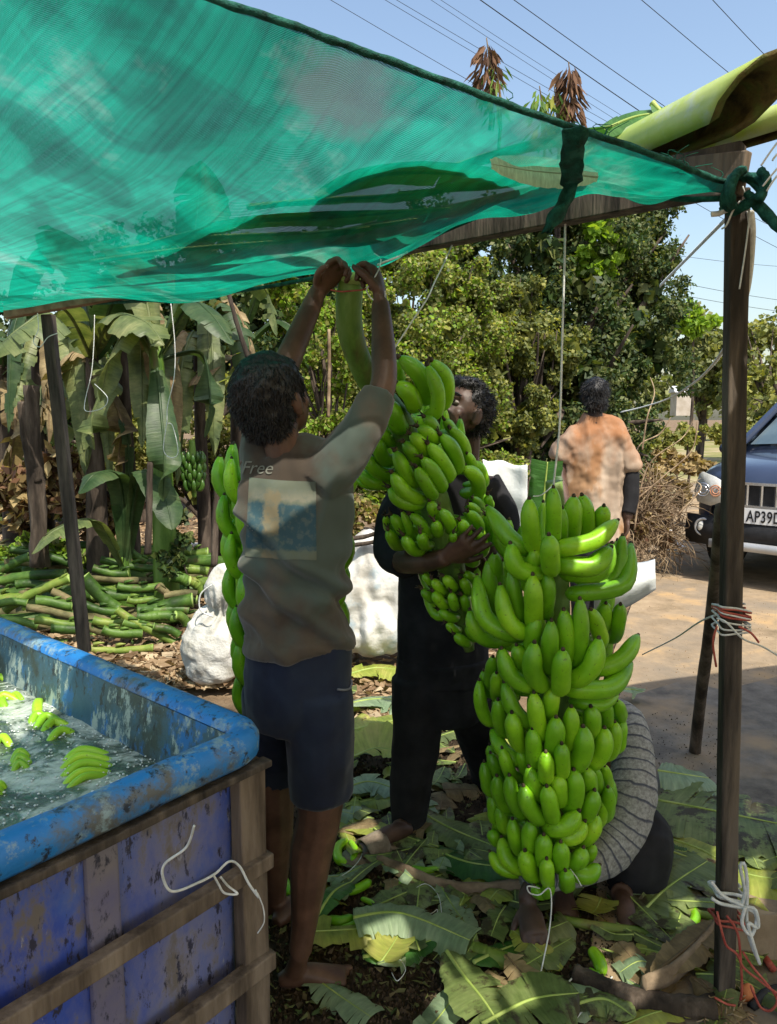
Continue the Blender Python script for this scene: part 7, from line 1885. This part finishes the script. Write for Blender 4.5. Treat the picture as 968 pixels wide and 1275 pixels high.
# white foam sheet and leaf behind the front bunch
MT['foamsheet'] = mat('white_foam_sheet', [(.60, .64, .66), (.72, .76, .78)], 7, rough=.45, bump=.3)
b_ = MB(); vs_ = []
for j in range(15):
    for i in range(9):
        f, q = i / 8, j / 14
        a = P(601 + 2 * q * 6, 572 + q * 100, 2.75); c_ = P(657, 580 + q * 95, 2.75)
        p = a.lerp(c_, f) + V((0, .05 * math.sin(f * 3.1) + .02 * noise.noise(V((f * 3, q * 4, 0))), .006 * math.sin(f * 40)))
        vs_.append(p)
b_.add(vs_, [(j * 9 + i, j * 9 + i + 1, (j + 1) * 9 + i + 1, (j + 1) * 9 + i) for j in range(14) for i in range(8)])
o = b_.build('plastic_sheet', MT['foamsheet']); o.modifiers.new('s', 'SOLIDIFY').thickness = .004; tag(o, 'stiff white plastic sheet standing behind the two bunches, left of the green leaf', 'plastic sheet')
b_ = MB(); vs_ = []
for j in range(12):
    for i in range(9):
        f, q = i / 8, j / 11
        a = P(700 + 52 * q, 752 - 20 * q, 2.6).lerp(P(786 + 6 * q, 640 + 40 * q, 2.7), 0)
        px = 740 + (816 - 740) * f; top = 690 + 12 * math.sin(f * 2.5); bot = 762 - 46 * max(0, (f - .3)) ** 1.3
        p = P(px, top + (bot - top) * q, 2.75 - .10 * math.sin(q * 2.8) + .04 * f)
        vs_.append(p)
b_.add(vs_, [(j * 9 + i, j * 9 + i + 1, (j + 1) * 9 + i + 1, (j + 1) * 9 + i) for j in range(11) for i in range(8)])
o = b_.build('plastic_sheet', MT['foamsheet']); o.modifiers.new('s', 'SOLIDIFY').thickness = .004; tag(o, 'bent white plastic sheet poking out right of the front bunch', 'plastic sheet')
leaf('banana_leaf', [P(676, 700, 2.3), P(676, 640, 2.3), P(682, 575, 2.3)], .055, 'stiff dark green leaf standing up behind the top of the front bunch', 'leaf', side=(1, 0, 0), tear=0, sag=.05, seed=50, taper=False)
# rubbish by the right post
MT['carton'] = mat('worn_carton', [(.24, .18, .12), (.34, .27, .19)], 8, rough=.9, bump=.3)
b_ = MB(); c_ = P(955, 1215, 1.78); c_.z = .05
box(b_, G(925, 1212) + V((0, .05, .07)), G(1000, 1222) + V((0, .05, .07)), .02, .14, seg=3, jit=.006); o = b_.build('carton_piece', MT['carton'], smooth=False); tag(o, 'crumpled tan carton piece with a red dot, right of the post foot', 'carton')
b_ = MB(); dd = P(963, 1207, 1.70); tube(b_, [dd + V((0, 0, 0)), dd + V((0, .06, 0))], [.009, .009], 14); b_.build('dot', MT['redtwine'], o)
b_ = MB(); stube(b_, [tuple(G(935, 1262) + V((0, 0, .015))) + (.014, .010), tuple(G(955, 1248) + V((0, 0, .02))) + (.020, .012), tuple(G(985, 1240) + V((0, 0, .02))) + (.018, .012)], 16, 10, jit=.1); tag(b_.build('rubbish_roll', MT['carb']), 'dark rolled rubbish in the bottom right corner', 'rubbish')
b_ = MB(); pz_ = G(930, 1252); ell(b_, pz_ + V((0, 0, .03)), (.018, .012, .028)); tag(b_.build('orange_tag', mat('orange_plastic', [(.55, .16, .05), (.65, .25, .1)], 20)), 'small crumpled orange plastic scrap at the post foot', 'scrap')
b_ = MB()
for i in range(60):
    p = G(905 + rs.gauss(0, 14), 1262 + rs.uniform(-12, 18)) + V((0, 0, .01)); d_ = V((rs.gauss(0, 1), rs.gauss(0, 1), rs.uniform(0, .8))).normalized() * .05
    tube(b_, [p, p + d_ * .5 + V((0, 0, .01)), p + d_], .0016, 4)
tag(b_.build('straw_fibres', MT['litter']), 'pale straw fibres round the foot of the right post', 'fibres', kind='stuff')
